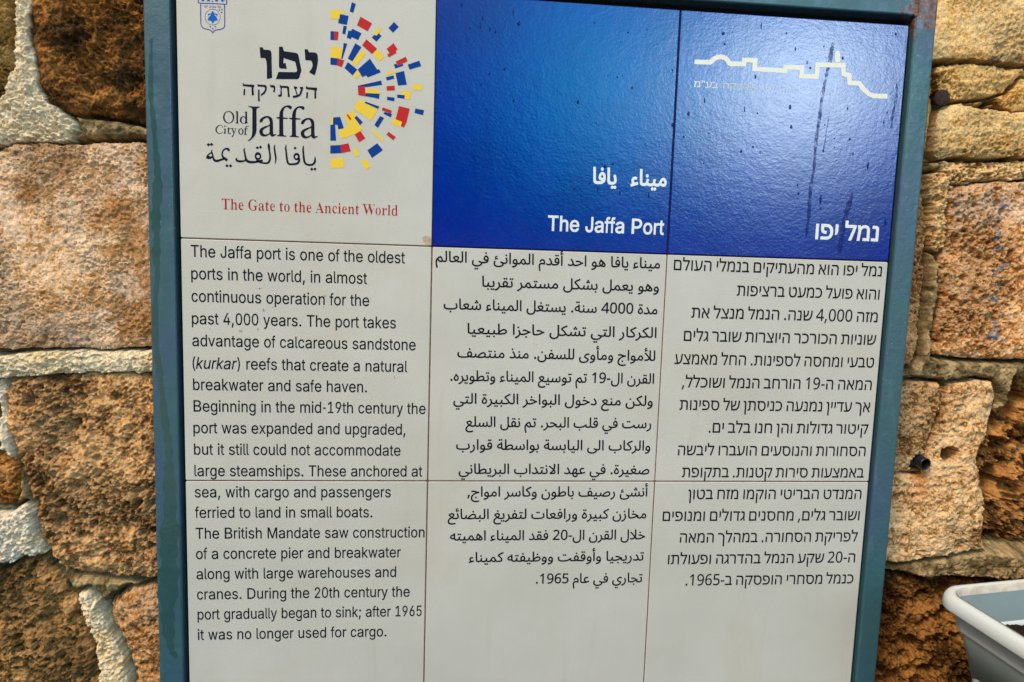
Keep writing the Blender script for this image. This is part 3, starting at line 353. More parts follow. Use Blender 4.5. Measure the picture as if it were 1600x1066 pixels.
65155: [139,[53,0,43,382,91,382,101,0],[14,417,7,449,31,455,53,461,50,448,35,456,20,468,10,485,7,503,9,520,15,533,25,544,38,551,52,556,68,557,82,556,95,552,91,523,79,525,68,526,55,525,46,521,40,514,39,505,41,493,47,484,65,470,82,465,57,462,87,471,113,480,122,449,89,438,50,427]],
65156: [171,[171,-3,130,0,99,8,78,21,65,41,57,67,53,99,43,382,91,382,102,118,108,73,115,60,128,52,148,47,177,46,188,44,195,39,200,31,201,23,199,13,193,5,183,-1],[13,417,6,449,31,455,52,461,49,448,34,456,20,468,9,485,6,503,8,520,15,533,24,544,37,551,51,556,67,557,81,556,95,552,90,523,79,525,67,526,55,525,46,521,40,514,38,505,40,493,46,484,64,470,81,465,57,462,87,471,112,480,122,449,88,438,49,427]],
65162: [436,[18,-1,20,30,29,65,43,104,85,88,75,56,68,28,66,4,69,-19,77,-39,90,-55,108,-68,129,-77,153,-84,179,-88,206,-90,240,-88,271,-84,299,-76,323,-67,344,-55,359,-42,369,-27,372,-12,371,-4,366,2,349,15,320,26,282,38,293,87,348,67,389,55,420,48,442,46,453,44,460,39,465,31,466,23,464,13,458,5,448,-1,436,-3,429,-3,422,-3,414,-3,416,-12,417,-20,413,-42,402,-63,383,-83,357,-100,325,-116,287,-127,243,-135,193,-138,148,-134,106,-122,70,-104,42,-77,29,-55,20,-30],[75,154,68,186,92,192,114,197,111,185,96,192,82,205,71,222,68,240,70,256,76,270,86,281,99,288,113,293,129,294,143,293,156,289,152,260,140,262,129,263,116,262,107,258,102,251,100,242,102,230,108,221,126,207,143,202,119,199,148,208,174,216,183,186,150,175,111,164]],
65163: [159,[0,-3,6,46,52,49,67,55,77,64,83,77,85,97,80,132,68,175,51,221,99,239,114,196,125,148,130,106,129,84,125,64,118,48,110,33,98,22,84,13,67,6,47,1],[22,305,15,337,40,343,61,348,58,336,43,343,29,356,18,372,15,391,17,407,23,421,33,431,46,439,60,443,76,445,90,443,104,440,99,410,88,413,76,414,64,412,55,408,49,401,47,392,49,381,55,371,73,357,90,352,66,350,96,358,121,367,130,337,97,325,58,314]],
65165: [141,[55,0,43,423,91,423,103,0]],
65166: [172,[172,-3,131,0,100,8,79,21,65,41,58,67,55,99,43,423,91,423,103,118,109,73,116,60,129,52,149,47,178,46,189,44,197,39,201,31,202,23,200,13,194,5,184,-1]],
65167: [589,[231,-12,247,36,366,40,412,44,448,51,477,61,496,73,508,89,512,107,510,132,504,159,483,223,528,239,543,198,554,156,559,117,555,84,543,57,522,35,490,17,446,4,389,-5,318,-11],[231,-12,182,-11,138,-6,102,3,72,15,48,32,31,52,21,78,18,108,20,138,26,170,34,201,79,190,74,169,68,144,66,122,70,94,82,72,104,56,137,45,184,38,247,36,258,7],[288,-125,277,-123,267,-116,261,-107,258,-96,261,-85,267,-75,277,-69,288,-66,299,-69,309,-75,315,-85,317,-96,315,-107,309,-116,299,-123]],
65168: [648,[231,-12,247,36,323,41,363,47,403,57,442,70,480,88,513,111,543,139,580,117,573,96,571,81,573,73,578,64,587,57,603,51,624,47,654,46,665,44,672,39,676,31,678,23,675,13,669,5,660,-1,648,-3,612,-1,581,5,556,15,539,31,529,51,529,76,540,72,514,52,483,35,449,21,410,9,369,0,325,-7,279,-11],[231,-12,182,-11,138,-6,102,3,72,15,48,32,31,52,21,78,18,108,20,138,26,170,34,201,79,190,74,169,68,144,66,122,70,94,82,72,104,56,137,45,184,38,247,36,258,7],[274,-125,263,-123,253,-116,247,-107,245,-96,247,-85,253,-75,263,-69,274,-66,285,-69,295,-75,301,-85,303,-96,301,-107,295,-116,285,-123]],
65169: [159,[0,-3,6,46,52,49,67,55,77,64,83,77,85,97,80,132,68,175,51,221,99,239,114,196,125,148,130,106,129,84,125,64,118,48,110,33,98,22,84,13,67,6,47,1],[63,-113,52,-111,42,-105,36,-95,34,-84,36,-73,42,-63,52,-57,63,-55,74,-57,84,-63,90,-73,92,-84,90,-95,84,-105,74,-111]],
65170: [203,[0,-3,6,46,28,47,45,50,58,57,67,67,74,83,79,104,92,168,139,159,133,135,128,109,126,87,128,76,132,66,140,57,155,51,177,47,209,46,220,44,227,39,232,31,233,23,231,13,225,5,215,-1,203,-3,169,-1,143,4,124,12,111,25,102,40,97,59,115,57,105,40,95,27,83,16,71,8,56,3,40,-1],[101,-113,89,-111,80,-105,73,-95,71,-84,73,-73,80,-63,89,-57,101,-55,112,-57,121,-63,128,-73,130,-84,128,-95,121,-105,112,-111]],
65171: [240,[120,0,92,3,68,10,47,23,31,41,21,64,18,94,23,122,37,157,64,197,106,238,117,206,76,242,107,279,137,254,164,227,188,198,206,168,218,135,222,101,218,71,211,54,202,37,188,22,170,10,147,3],[120,49,138,50,153,55,165,64,173,75,178,88,180,104,175,135,168,152,155,170,136,191,109,214,135,215,115,196,97,175,83,154,73,134,67,115,65,98,69,77,80,61,98,52],[165,332,153,334,144,341,137,350,135,361,137,372,144,382,153,388,165,391,176,388,185,382,192,372,194,361,192,350,185,341,176,334],[84,332,72,334,63,341,56,350,54,361,56,372,63,382,72,388,84,391,95,388,104,382,110,372,113,361,110,350,104,341,95,334]],
65172: [288,[288,-3,258,-1,231,6,209,19,192,38,181,64,176,100,167,306,215,306,224,110,227,86,234,68,244,57,258,50,274,47,294,46,305,44,312,39,316,31,318,23,316,13,309,5,300,-1],[199,62,165,54,133,52,102,54,75,61,51,73,33,89,22,109,18,132,21,156,31,179,46,200,66,218,90,234,117,247,147,257,180,263,188,213,160,210,135,205,114,197,97,187,83,176,73,164,67,152,65,140,67,128,74,119,85,111,98,106,131,100,165,102,194,108],[186,374,175,376,165,383,159,392,156,403,159,414,165,424,175,430,186,433,197,430,207,424,213,414,215,403,213,392,207,383,197,376],[105,374,93,376,84,383,77,392,75,403,77,414,84,424,93,430,105,433,116,430,125,424,132,414,134,403,132,392,125,383,116,376]],
65173: [589,[231,-12,247,36,366,40,412,44,448,51,477,61,496,73,508,89,512,107,510,132,504,159,483,223,528,239,543,198,554,156,559,117,555,84,543,57,522,35,490,17,446,4,389,-5,318,-11],[231,-12,182,-11,138,-6,102,3,72,15,48,32,31,52,21,78,18,108,20,138,26,170,34,201,79,190,74,169,68,144,66,122,70,94,82,72,104,56,137,45,184,38,247,36,258,7],[330,238,319,240,309,246,303,256,301,267,303,278,309,287,319,294,330,296,341,294,351,287,357,278,359,267,357,256,351,246,341,240],[249,238,237,240,228,246,221,256,219,267,221,278,228,287,237,294,249,296,260,294,269,287,276,278,278,267,276,256,269,246,260,240]],
65174: [648,[231,-12,247,36,323,41,363,47,403,57,442,70,480,88,513,111,543,139,580,117,573,96,571,81,573,73,578,64,587,57,603,51,624,47,654,46,665,44,672,39,676,31,678,23,675,13,669,5,660,-1,648,-3,612,-1,581,5,556,15,539,31,529,51,529,76,540,72,514,52,483,35,449,21,410,9,369,0,325,-7,279,-11],[231,-12,182,-11,138,-6,102,3,72,15,48,32,31,52,21,78,18,108,20,138,26,170,34,201,79,190,74,169,68,144,66,122,70,94,82,72,104,56,137,45,184,38,247,36,258,7],[331,238,319,240,310,246,303,256,301,267,303,278,310,287,319,294,331,296,342,294,351,287,358,278,360,267,358,256,351,246,342,240],[250,238,238,240,229,246,222,256,220,267,222,278,229,287,238,294,250,296,261,294,270,287,276,278,279,267,276,256,270,246,261,240]],
65175: [177,[0,-3,6,46,60,48,77,53,88,62,95,76,97,97,92,132,79,175,63,221,111,239,125,196,137,148,142,106,140,79,134,56,123,37,108,22,89,11,64,3,35,-1],[129,301,118,303,108,309,102,319,100,330,102,341,108,350,118,357,129,359,140,357,150,350,156,341,158,330,156,319,150,309,140,303],[48,301,37,303,27,309,21,319,18,330,21,341,27,350,37,357,48,359,59,357,68,350,75,341,77,330,75,319,68,309,59,303]],
65176: [221,[0,-3,6,46,32,47,52,50,67,57,77,67,85,83,91,104,104,168,151,159,145,135,140,109,138,87,139,71,142,63,148,57,159,53,174,49,227,46,238,44,245,39,249,31,251,23,249,13,242,5,233,-1,221,-3,164,1,145,6,131,12,122,21,116,32,109,59,127,57,117,40,106,27,95,16,81,8,66,3,47,-1],[158,229,147,231,137,237,131,247,129,258,131,269,137,279,147,285,158,287,169,285,179,279,185,269,187,258,185,247,179,237,169,231],[77,229,66,231,56,237,50,247,47,258,50,269,56,279,66,285,77,287,88,285,98,279,104,269,106,258,104,247,98,237,88,231]],
65181: [379,[207,-68,196,-65,186,-59,180,-50,178,-39,180,-27,186,-18,196,-11,207,-9,219,-11,228,-18,234,-27,237,-39,234,-50,228,-59,219,-65],[213,-234,173,-231,134,-224,99,-212,68,-195,42,-172,23,-145,10,-112,6,-74,8,-40,16,-8,28,22,45,51,67,77,92,101,122,123,156,143,193,159,234,173,227,165,196,176,162,186,126,194,84,197,52,194,27,189,19,232,54,243,92,247,118,245,141,242,182,229,222,215,270,202,299,199,333,197,338,197,339,148,310,147,279,142,247,134,215,123,184,109,154,92,127,72,103,49,83,24,68,-4,58,-34,55,-68,58,-96,68,-121,83,-141,103,-157,128,-169,156,-178,187,-183,219,-184,249,-183,279,-178,309,-171,338,-161,355,-201,320,-215,285,-226,249,-232]],
65183: [349,[0,-3,5,46,66,50,124,64,179,86,229,115,212,128,193,139,172,148,149,154,124,159,98,160,81,159,64,157,45,154,36,199,68,206,98,209,128,207,154,201,199,183,238,162,273,144,291,138,309,136,321,136,325,94,301,92,279,87,237,68,194,45,144,22,115,12,82,4,43,-1],[165,-110,154,-108,144,-102,138,-92,136,-81,138,-70,144,-60,154,-54,165,-52,176,-54,186,-60,192,-70,194,-81,192,-92,186,-102,176,-108]],
65184: [378,[378,-3,332,0,312,5,295,12,279,23,267,38,257,58,250,83,285,104,293,83,303,68,317,57,334,50,356,47,384,46,394,44,402,39,406,31,407,23,405,13,399,5,389,-1],[0,-3,5,46,66,50,124,64,179,86,229,115,212,128,193,139,172,148,149,154,124,159,98,160,81,159,64,157,45,154,36,199,68,206,98,209,128,207,154,201,199,183,238,162,273,144,291,138,309,136,321,136,325,94,301,92,279,87,237,68,194,45,144,22,115,12,82,4,43,-1],[155,-110,143,-108,134,-102,127,-92,125,-81,127,-70,134,-60,143,-54,155,-52,166,-54,175,-60,182,-70,184,-81,182,-92,175,-102,166,-108]],
65187: [349,[0,-3,5,46,66,50,124,64,179,86,229,115,212,128,193,139,172,148,149,154,124,159,98,160,81,159,64,157,45,154,36,199,68,206,98,209,128,207,154,201,199,183,238,162,273,144,291,138,309,136,321,136,325,94,301,92,279,87,237,68,194,45,144,22,115,12,82,4,43,-1]],
65188: [378,[378,-3,332,0,312,5,295,12,279,23,267,38,257,58,250,83,285,104,293,83,303,68,317,57,334,50,356,47,384,46,394,44,402,39,406,31,407,23,405,13,399,5,389,-1],[0,-3,5,46,66,50,124,64,179,86,229,115,212,128,193,139,172,148,149,154,124,159,98,160,81,159,64,157,45,154,36,199,68,206,98,209,128,207,154,201,199,183,238,162,273,144,291,138,309,136,321,136,325,94,301,92,279,87,237,68,194,45,144,22,115,12,82,4,43,-1]],
65191: [349,[0,-3,5,46,66,50,124,64,179,86,229,115,212,128,193,139,172,148,149,154,124,159,98,160,81,159,64,157,45,154,36,199,68,206,98,209,128,207,154,201,199,183,238,162,273,144,291,138,309,136,321,136,325,94,301,92,279,87,237,68,194,45,144,22,115,12,82,4,43,-1],[99,270,88,272,78,278,72,288,69,299,72,310,78,320,88,326,99,328,110,326,119,320,126,310,128,299,126,288,119,278,110,272]],
65192: [378,[378,-3,332,0,312,5,295,12,279,23,267,38,257,58,250,83,285,104,293,83,303,68,317,57,334,50,356,47,384,46,394,44,402,39,406,31,407,23,405,13,399,5,389,-1],[0,-3,5,46,66,50,124,64,179,86,229,115,212,128,193,139,172,148,149,154,124,159,98,160,81,159,64,157,45,154,36,199,68,206,98,209,128,207,154,201,199,183,238,162,273,144,291,138,309,136,321,136,325,94,301,92,279,87,237,68,194,45,144,22,115,12,82,4,43,-1],[93,270,82,272,72,278,66,288,63,299,66,310,72,320,82,326,93,328,104,326,114,320,120,310,122,299,120,288,114,278,104,272]],
65193: [283,[21,27,44,68,78,53,101,47,127,46,154,47,175,52,190,59,200,69,206,82,208,96,203,125,195,146,181,173,130,251,171,278,200,237,221,200,237,167,248,138,254,114,256,93,253,70,244,47,228,27,205,11,171,0,127,-4,86,0,50,10]],
65194: [315,[127,46,154,47,175,52,190,59,200,69,206,82,208,96,202,124,185,162,160,205,130,251,171,278,212,212,241,154,260,103,268,80,278,65,289,54,300,49,321,46,332,44,339,39,344,31,345,23,343,13,337,5,327,-1,315,-3,296,-1,277,4,260,14,245,29,233,49,226,74,250,93,247,70,239,47,225,27,203,11,171,0,127,-4,86,0,50,10,21,27,44,68,78,53,101,47]],
65196: [315,[127,46,154,47,175,52,190,59,200,69,206,82,208,96,202,124,185,162,160,205,130,251,171,278,212,212,241,154,260,103,268,80,278,65,289,54,300,49,321,46,332,44,339,39,344,31,345,23,343,13,337,5,327,-1,315,-3,296,-1,277,4,260,14,245,29,233,49,226,74,250,93,247,70,239,47,225,27,203,11,171,0,127,-4,86,0,50,10,21,27,44,68,78,53,101,47],[131,332,120,334,110,341,104,350,101,361,104,372,110,382,120,388,131,391,142,388,151,382,158,372,160,361,158,350,151,341,142,334]],
65197: [218,[2,-136,-15,-91,38,-70,77,-46,105,-19,122,9,131,37,134,63,130,95,118,130,93,179,136,201,156,163,169,128,176,96,178,68,175,32,166,0,152,-29,134,-54,114,-75,91,-94,68,-109,44,-121]],
65198: [235,[2,-138,-15,-92,25,-77,57,-60,83,-41,103,-21,117,0,127,22,132,43,134,63,131,93,121,122,93,179,136,201,156,160,172,122,183,90,192,68,204,55,220,48,241,46,251,44,259,39,263,31,264,23,262,13,256,5,247,-1,235,-3,211,-1,192,6,178,17,168,31,161,46,156,62,175,52,171,14,158,-20,138,-50,113,-76,85,-98,56,-116,28,-129]],
65199: [218,[2,-136,-15,-91,38,-70,77,-46,105,-19,122,9,131,37,134,63,130,95,118,130,93,179,136,201,156,163,169,128,176,96,178,68,175,32,166,0,152,-29,134,-54,114,-75,91,-94,68,-109,44,-121],[105,269,93,271,84,278,77,287,75,298,77,309,84,319,93,326,105,328,116,326,125,319,132,309,134,298,132,287,125,278,116,271]],
65200: [235,[2,-138,-15,-92,25,-77,57,-60,83,-41,103,-21,117,0,127,22,132,43,134,63,131,93,121,122,93,179,136,201,156,160,172,122,183,90,192,68,204,55,220,48,241,46,251,44,259,39,263,31,264,23,262,13,256,5,247,-1,235,-3,211,-1,192,6,178,17,168,31,161,46,156,62,175,52,171,14,158,-20,138,-50,113,-76,85,-98,56,-116,28,-129],[97,269,85,271,76,278,69,287,67,298,69,309,76,319,85,326,97,328,108,326,117,319,124,309,126,298,124,287,117,278,108,271]],
65203: [465,[0,-3,6,46,37,48,48,53,57,62,64,76,72,97,88,163,133,151,127,128,122,102,120,77,123,64,131,54,147,48,172,46,201,49,211,54,220,63,227,78,233,99,245,167,290,159,286,133,282,102,280,77,284,61,289,55,299,50,314,47,334,46,364,50,375,56,383,65,388,79,390,97,387,122,380,153,356,221,404,239,419,196,430,148,435,106,433,80,428,58,419,39,408,24,393,12,376,4,356,-1,333,-3,308,-1,287,4,272,12,260,23,252,39,248,57,268,57,256,35,244,19,230,8,213,1,192,-2,165,-3,133,2,117,9,104,20,94,38,89,62,107,66,96,39,82,21,66,9,47,2,25,-2]],
65204: [504,[0,-3,6,46,37,48,48,53,57,62,64,76,72,97,88,163,133,151,124,115,120,77,121,68,124,60,131,54,141,49,172,46,201,49,211,54,220,63,227,78,233,99,245,167,290,159,286,133,282,102,280,77,284,61,289,55,299,50,314,47,334,46,359,49,377,58,387,74,390,96,389,125,387,159,383,202,426,205,434,126,440,98,447,77,457,62,471,53,488,47,510,46,521,44,528,39,532,31,533,23,531,13,525,5,516,-1,504,-3,485,-2,468,3,453,9,441,18,422,41,411,68,422,64,414,40,402,23,386,11,369,3,349,-2,328,-3,305,-1,286,4,271,12,260,23,252,39,248,57,268,57,256,35,244,19,230,8,213,1,192,-2,165,-3,133,2,117,9,104,20,94,38,89,62,107,66,96,39,82,21,66,9,47,2,25,-2]],
65207: [465,[0,-3,6,46,37,48,48,53,57,62,64,76,72,97,88,163,133,151,127,128,122,102,120,77,123,64,131,54,147,48,172,46,201,49,211,54,220,63,227,78,233,99,245,167,290,159,286,133,282,102,280,77,284,61,289,55,299,50,314,47,334,46,364,50,375,56,383,65,388,79,390,97,387,122,380,153,356,221,404,239,419,196,430,148,435,106,433,80,428,58,419,39,408,24,393,12,376,4,356,-1,333,-3,308,-1,287,4,272,12,260,23,252,39,248,57,268,57,256,35,244,19,230,8,213,1,192,-2,165,-3,133,2,117,9,104,20,94,38,89,62,107,66,96,39,82,21,66,9,47,2,25,-2],[255,323,244,325,234,332,228,341,226,352,228,363,234,373,244,380,255,382,267,380,276,373,282,363,285,352,282,341,276,332,267,325],[215,258,204,260,194,266,188,276,186,287,188,298,194,308,204,314,215,317,226,314,236,308,242,298,244,287,242,276,236,266,226,260],[296,258,284,260,275,266,268,276,266,287,268,298,275,308,284,314,296,317,307,314,316,308,323,298,325,287,323,276,316,266,307,260]],
65208: [504,[0,-3,6,46,37,48,48,53,57,62,64,76,72,97,88,163,133,151,124,115,120,77,121,68,124,60,131,54,141,49,172,46,201,49,211,54,220,63,227,78,233,99,245,167,290,159,286,133,282,102,280,77,284,61,289,55,299,50,314,47,334,46,359,49,377,58,387,74,390,96,389,125,387,159,383,202,426,205,434,126,440,98,447,77,457,62,471,53,488,47,510,46,521,44,528,39,532,31,533,23,531,13,525,5,516,-1,504,-3,485,-2,468,3,453,9,441,18,422,41,411,68,422,64,414,40,402,23,386,11,369,3,349,-2,328,-3,305,-1,286,4,271,12,260,23,252,39,248,57,268,57,256,35,244,19,230,8,213,1,192,-2,165,-3,133,2,117,9,104,20,94,38,89,62,107,66,96,39,82,21,66,9,47,2,25,-2],[255,323,244,325,234,332,228,341,226,352,228,363,234,373,244,380,255,382,267,380,276,373,282,363,285,352,282,341,276,332,267,325],[215,258,204,260,194,266,188,276,186,287,188,298,194,308,204,314,215,317,226,314,236,308,242,298,244,287,242,276,236,266,226,260],[296,258,284,260,275,266,268,276,266,287,268,298,275,308,284,314,296,317,307,314,316,308,323,298,325,287,323,276,316,266,307,260]],
65211: [535,[287,-11,199,-7,168,-2,142,5,123,13,109,24,100,37,94,53,107,57,92,33,75,16,58,6,39,0,0,-3,6,46,25,47,40,52,52,59,62,71,70,87,77,107,91,163,135,152,128,126,124,104,122,90,124,76,129,66,138,57,154,49,176,44,207,41,298,38,335,39,368,43,396,49,419,57,438,68,452,81,460,96,463,114,461,127,456,140,448,151,436,161,420,168,400,170,372,166,344,155,316,139,290,118,245,73,214,33,162,34,183,66,208,98,235,129,266,157,298,182,333,202,368,215,404,219,434,215,460,205,480,190,496,170,505,146,509,119,503,85,488,54,471,36,448,20,419,7,362,-6]],
65212: [563,[563,-3,524,0,476,12,454,22,436,35,484,59,505,52,527,48,568,46,579,44,587,39,591,31,592,23,590,13,584,5,574,-1],[287,-11,199,-7,168,-2,142,5,123,13,109,24,100,37,94,53,107,57,92,33,75,16,58,6,39,0,0,-3,6,46,25,47,40,52,52,59,62,71,70,87,77,107,91,163,135,152,128,126,124,104,122,90,124,76,129,66,138,57,154,49,176,44,207,41,298,38,335,39,368,43,396,49,419,57,438,68,452,81,460,96,463,114,461,127,456,140,448,151,436,161,420,168,400,170,372,166,344,155,316,139,290,118,245,73,214,33,162,34,183,66,208,98,235,129,266,157,298,182,333,202,368,215,404,219,434,215,460,205,480,190,496,170,505,146,509,119,503,85,488,54,471,36,448,20,419,7,362,-6]],
65216: [563,[563,-3,524,0,476,12,454,22,436,35,484,59,505,52,527,48,568,46,579,44,587,39,591,31,592,23,590,13,584,5,574,-1],[287,-11,199,-7,168,-2,142,5,123,13,109,24,100,37,94,53,107,57,92,33,75,16,58,6,39,0,0,-3,6,46,25,47,40,52,52,59,62,71,70,87,77,107,91,163,135,152,128,126,124,104,122,90,124,76,129,66,138,57,154,49,176,44,207,41,298,38,335,39,368,43,396,49,419,57,438,68,452,81,460,96,463,114,461,127,456,140,448,151,436,161,420,168,400,170,372,166,344,155,316,139,290,118,245,73,214,33,162,34,183,66,208,98,235,129,266,157,298,182,333,202,368,215,404,219,434,215,460,205,480,190,496,170,505,146,509,119,503,85,488,54,471,36,448,20,419,7,362,-6],[386,280,375,282,365,288,359,298,357,309,359,320,365,330,375,336,386,338,398,336,407,330,413,320,416,309,413,298,407,288,398,282]],
65219: [401,[0,-3,6,46,130,46,178,47,219,50,253,56,281,63,302,74,317,86,326,101,329,119,327,130,322,141,314,152,302,162,286,168,266,170,238,166,210,155,182,139,156,118,111,73,80,33,28,34,49,66,74,98,102,129,132,157,164,182,199,202,234,215,270,219,300,215,326,205,346,190,362,170,371,146,375,119,370,91,354,63,338,45,315,31,285,18,228,5,155,-1,62,-3],[56,56,44,423,92,423,104,97]],
65220: [421,[421,-3,382,0,335,12,312,22,294,35,343,59,364,52,386,48,427,46,438,44,445,39,449,31,451,23,448,13,442,5,433,-1],[0,-3,6,46,130,46,178,47,219,50,253,56,281,63,302,74,317,86,326,101,329,119,327,130,322,141,314,152,302,162,286,168,266,170,238,166,210,155,182,139,156,118,111,73,80,33,28,34,49,66,74,98,102,129,132,157,164,182,199,202,234,215,270,219,300,215,326,205,346,190,362,170,371,146,375,119,370,91,354,63,338,45,315,31,285,18,228,5,155,-1,62,-3],[56,56,44,423,92,423,104,97]],
65223: [401,[0,-3,6,46,130,46,178,47,219,50,253,56,281,63,302,74,317,86,326,101,329,119,327,130,322,141,314,152,302,162,286,168,266,170,238,166,210,155,182,139,156,118,111,73,80,33,28,34,49,66,74,98,102,129,132,157,164,182,199,202,234,215,270,219,300,215,326,205,346,190,362,170,371,146,375,119,370,91,354,63,338,45,315,31,285,18,228,5,155,-1,62,-3],[56,56,44,423,92,423,104,97],[241,280,229,282,220,288,213,298,211,309,213,320,220,330,229,336,241,338,252,336,261,330,268,320,270,309,268,298,261,288,252,282]],
65226: [315,[176,-234,120,-229,91,-221,64,-210,41,-193,22,-170,10,-142,6,-106,10,-68,21,-35,38,-7,60,17,85,39,111,59,162,93,183,109,201,125,212,142,216,161,211,177,204,184,195,190,182,194,165,196,136,192,106,182,82,168,112,143,140,116,172,83,202,68,233,56,271,48,321,46,331,44,339,39,343,31,344,23,342,13,336,5,327,-1,315,-3,270,-1,233,5,203,14,178,25,135,55,113,81,86,107,55,132,47,143,41,159,39,171,42,181,50,193,64,205,81,217,101,227,124,236,149,242,174,244,200,241,222,234,239,223,257,200,263,174,259,146,247,120,230,98,209,77,159,39,108,1,87,-20,70,-43,58,-68,55,-98,58,-123,68,-142,82,-157,100,-169,120,-176,140,-181,176,-185,218,-182,263,-172,311,-156,326,-194,284,-214,231,-228,203,-232]],
65227: [298,[0,-3,6,46,64,46,94,48,107,49,82,67,68,82,57,100,49,122,46,147,50,179,62,206,81,229,105,246,135,257,168,260,197,258,227,251,217,205,192,210,168,212,148,210,130,204,116,194,104,181,97,166,95,147,96,132,101,119,119,96,142,79,168,69,191,66,204,71,217,75,236,82,264,95,280,52,199,23,156,12,110,4,58,-1]],
65228: [309,[0,-3,6,46,40,47,73,52,103,60,131,71,155,83,176,98,193,113,205,129,213,145,216,161,210,177,203,184,192,190,177,194,158,196,129,192,99,182,75,168,105,143,133,116,165,83,196,66,233,54,273,48,315,46,326,44,333,39,337,31,338,23,336,13,330,5,321,-1,309,-3,276,-1,242,3,209,11,178,22,151,37,128,55,106,81,79,107,47,132,40,143,34,159,32,171,35,181,43,193,56,205,74,217,94,227,117,236,142,242,167,244,198,241,222,234,240,222,253,208,260,192,263,174,259,148,250,122,234,97,212,74,186,53,155,34,121,19,83,7,43,-1]],
65230: [315,[176,-234,120,-229,91,-221,64,-210,41,-193,22,-170,10,-142,6,-106,10,-68,21,-35,38,-7,60,17,85,39,111,59,162,93,183,109,201,125,212,142,216,161,211,177,204,184,195,190,182,194,165,196,136,192,106,182,82,168,112,143,140,116,172,83,202,68,233,56,271,48,321,46,331,44,339,39,343,31,344,23,342,13,336,5,327,-1,315,-3,270,-1,233,5,203,14,178,25,135,55,113,81,86,107,55,132,47,143,41,159,39,171,42,181,50,193,64,205,81,217,101,227,124,236,149,242,174,244,200,241,222,234,239,223,257,200,263,174,259,146,247,120,230,98,209,77,159,39,108,1,87,-20,70,-43,58,-68,55,-98,58,-123,68,-142,82,-157,100,-169,120,-176,140,-181,176,-185,218,-182,263,-172,311,-156,326,-194,284,-214,231,-228,203,-232],[175,305,163,307,154,313,147,323,145,334,147,345,154,354,163,361,175,363,186,361,195,354,202,345,204,334,202,323,195,313,186,307]],
65232: [309,[0,-3,6,46,40,47,73,52,103,60,131,71,155,83,176,98,193,113,205,129,213,145,216,161,210,177,203,184,192,190,177,194,158,196,129,192,99,182,75,168,105,143,133,116,165,83,196,66,233,54,273,48,315,46,326,44,333,39,337,31,338,23,336,13,330,5,321,-1,309,-3,276,-1,242,3,209,11,178,22,151,37,128,55,106,81,79,107,47,132,40,143,34,159,32,171,35,181,43,193,56,205,74,217,94,227,117,236,142,242,167,244,198,241,222,234,240,222,253,208,260,192,263,174,259,148,250,122,234,97,212,74,186,53,155,34,121,19,83,7,43,-1],[163,305,152,307,142,313,136,323,133,334,136,345,142,354,152,361,163,363,174,361,183,354,190,345,192,334,190,323,183,313,174,307]],
65234: [651,[231,-12,247,36,328,38,395,43,447,49,480,56,518,72,534,84,547,98,555,114,558,133,554,154,543,175,527,191,518,196,507,197,494,195,481,187,470,176,461,162,456,146,454,130,457,113,464,98,475,85,488,74,516,57,460,39,438,58,426,72,415,89,408,109,405,132,408,155,414,176,424,196,437,213,453,227,470,237,489,244,509,246,536,242,560,230,580,211,594,188,603,163,606,136,604,112,597,91,586,72,571,55,553,41,533,28,487,10,448,2,388,-5,314,-10],[651,-3,592,0,534,10,483,25,524,53,566,49,615,47,657,46,668,44,675,39,679,31,680,23,678,13,672,5,663,-1],[231,-12,182,-11,138,-6,102,3,72,15,48,32,31,52,21,78,18,108,20,138,26,170,34,201,79,190,74,169,68,144,66,122,70,94,82,72,104,56,137,45,184,38,247,36,258,7],[504,307,492,309,483,316,476,325,474,336,476,347,483,357,492,364,504,366,515,364,524,357,531,347,533,336,531,325,524,316,515,309]],
65235: [265,[0,-3,6,46,39,46,76,47,110,49,137,55,156,64,170,74,180,88,187,105,191,127,192,155,190,179,186,201,178,220,167,235,154,245,139,248,126,246,114,238,104,226,97,212,92,196,91,180,92,168,96,158,102,150,113,144,126,141,143,139,178,143,208,152,210,111,189,100,164,94,138,92,110,95,87,102,68,114,55,129,47,147,44,168,46,190,51,213,60,235,71,255,86,272,103,285,122,294,143,297,173,292,197,276,215,252,228,222,236,188,238,151,235,110,223,75,203,46,173,23,140,10,98,2,50,-2],[132,358,121,360,111,367,105,376,103,387,105,398,111,408,121,414,132,417,143,414,153,408,159,398,161,387,159,376,153,367,143,360]],
65236: [293,[0,-3,6,46,36,46,68,47,97,50,123,56,143,63,161,73,177,85,189,99,198,116,200,135,199,148,194,163,186,176,176,187,164,195,150,197,136,195,124,188,113,177,104,163,98,148,97,132,99,114,106,98,117,84,130,72,159,55,103,39,80,58,68,73,58,90,50,110,48,133,50,156,57,178,67,197,80,213,95,227,113,237,132,244,152,246,179,242,203,230,222,212,237,189,246,164,249,138,247,114,239,92,228,73,214,56,196,41,176,28,130,10,100,4,68,0,33,-2],[293,-3,232,1,172,11,126,25,167,55,209,50,257,47,299,46,310,44,317,39,322,31,323,23,321,13,315,5,305,-1],[146,307,135,309,125,316,119,325,117,336,119,347,125,357,135,364,146,366,157,364,167,357,173,347,175,336,173,325,167,316,157,309]],
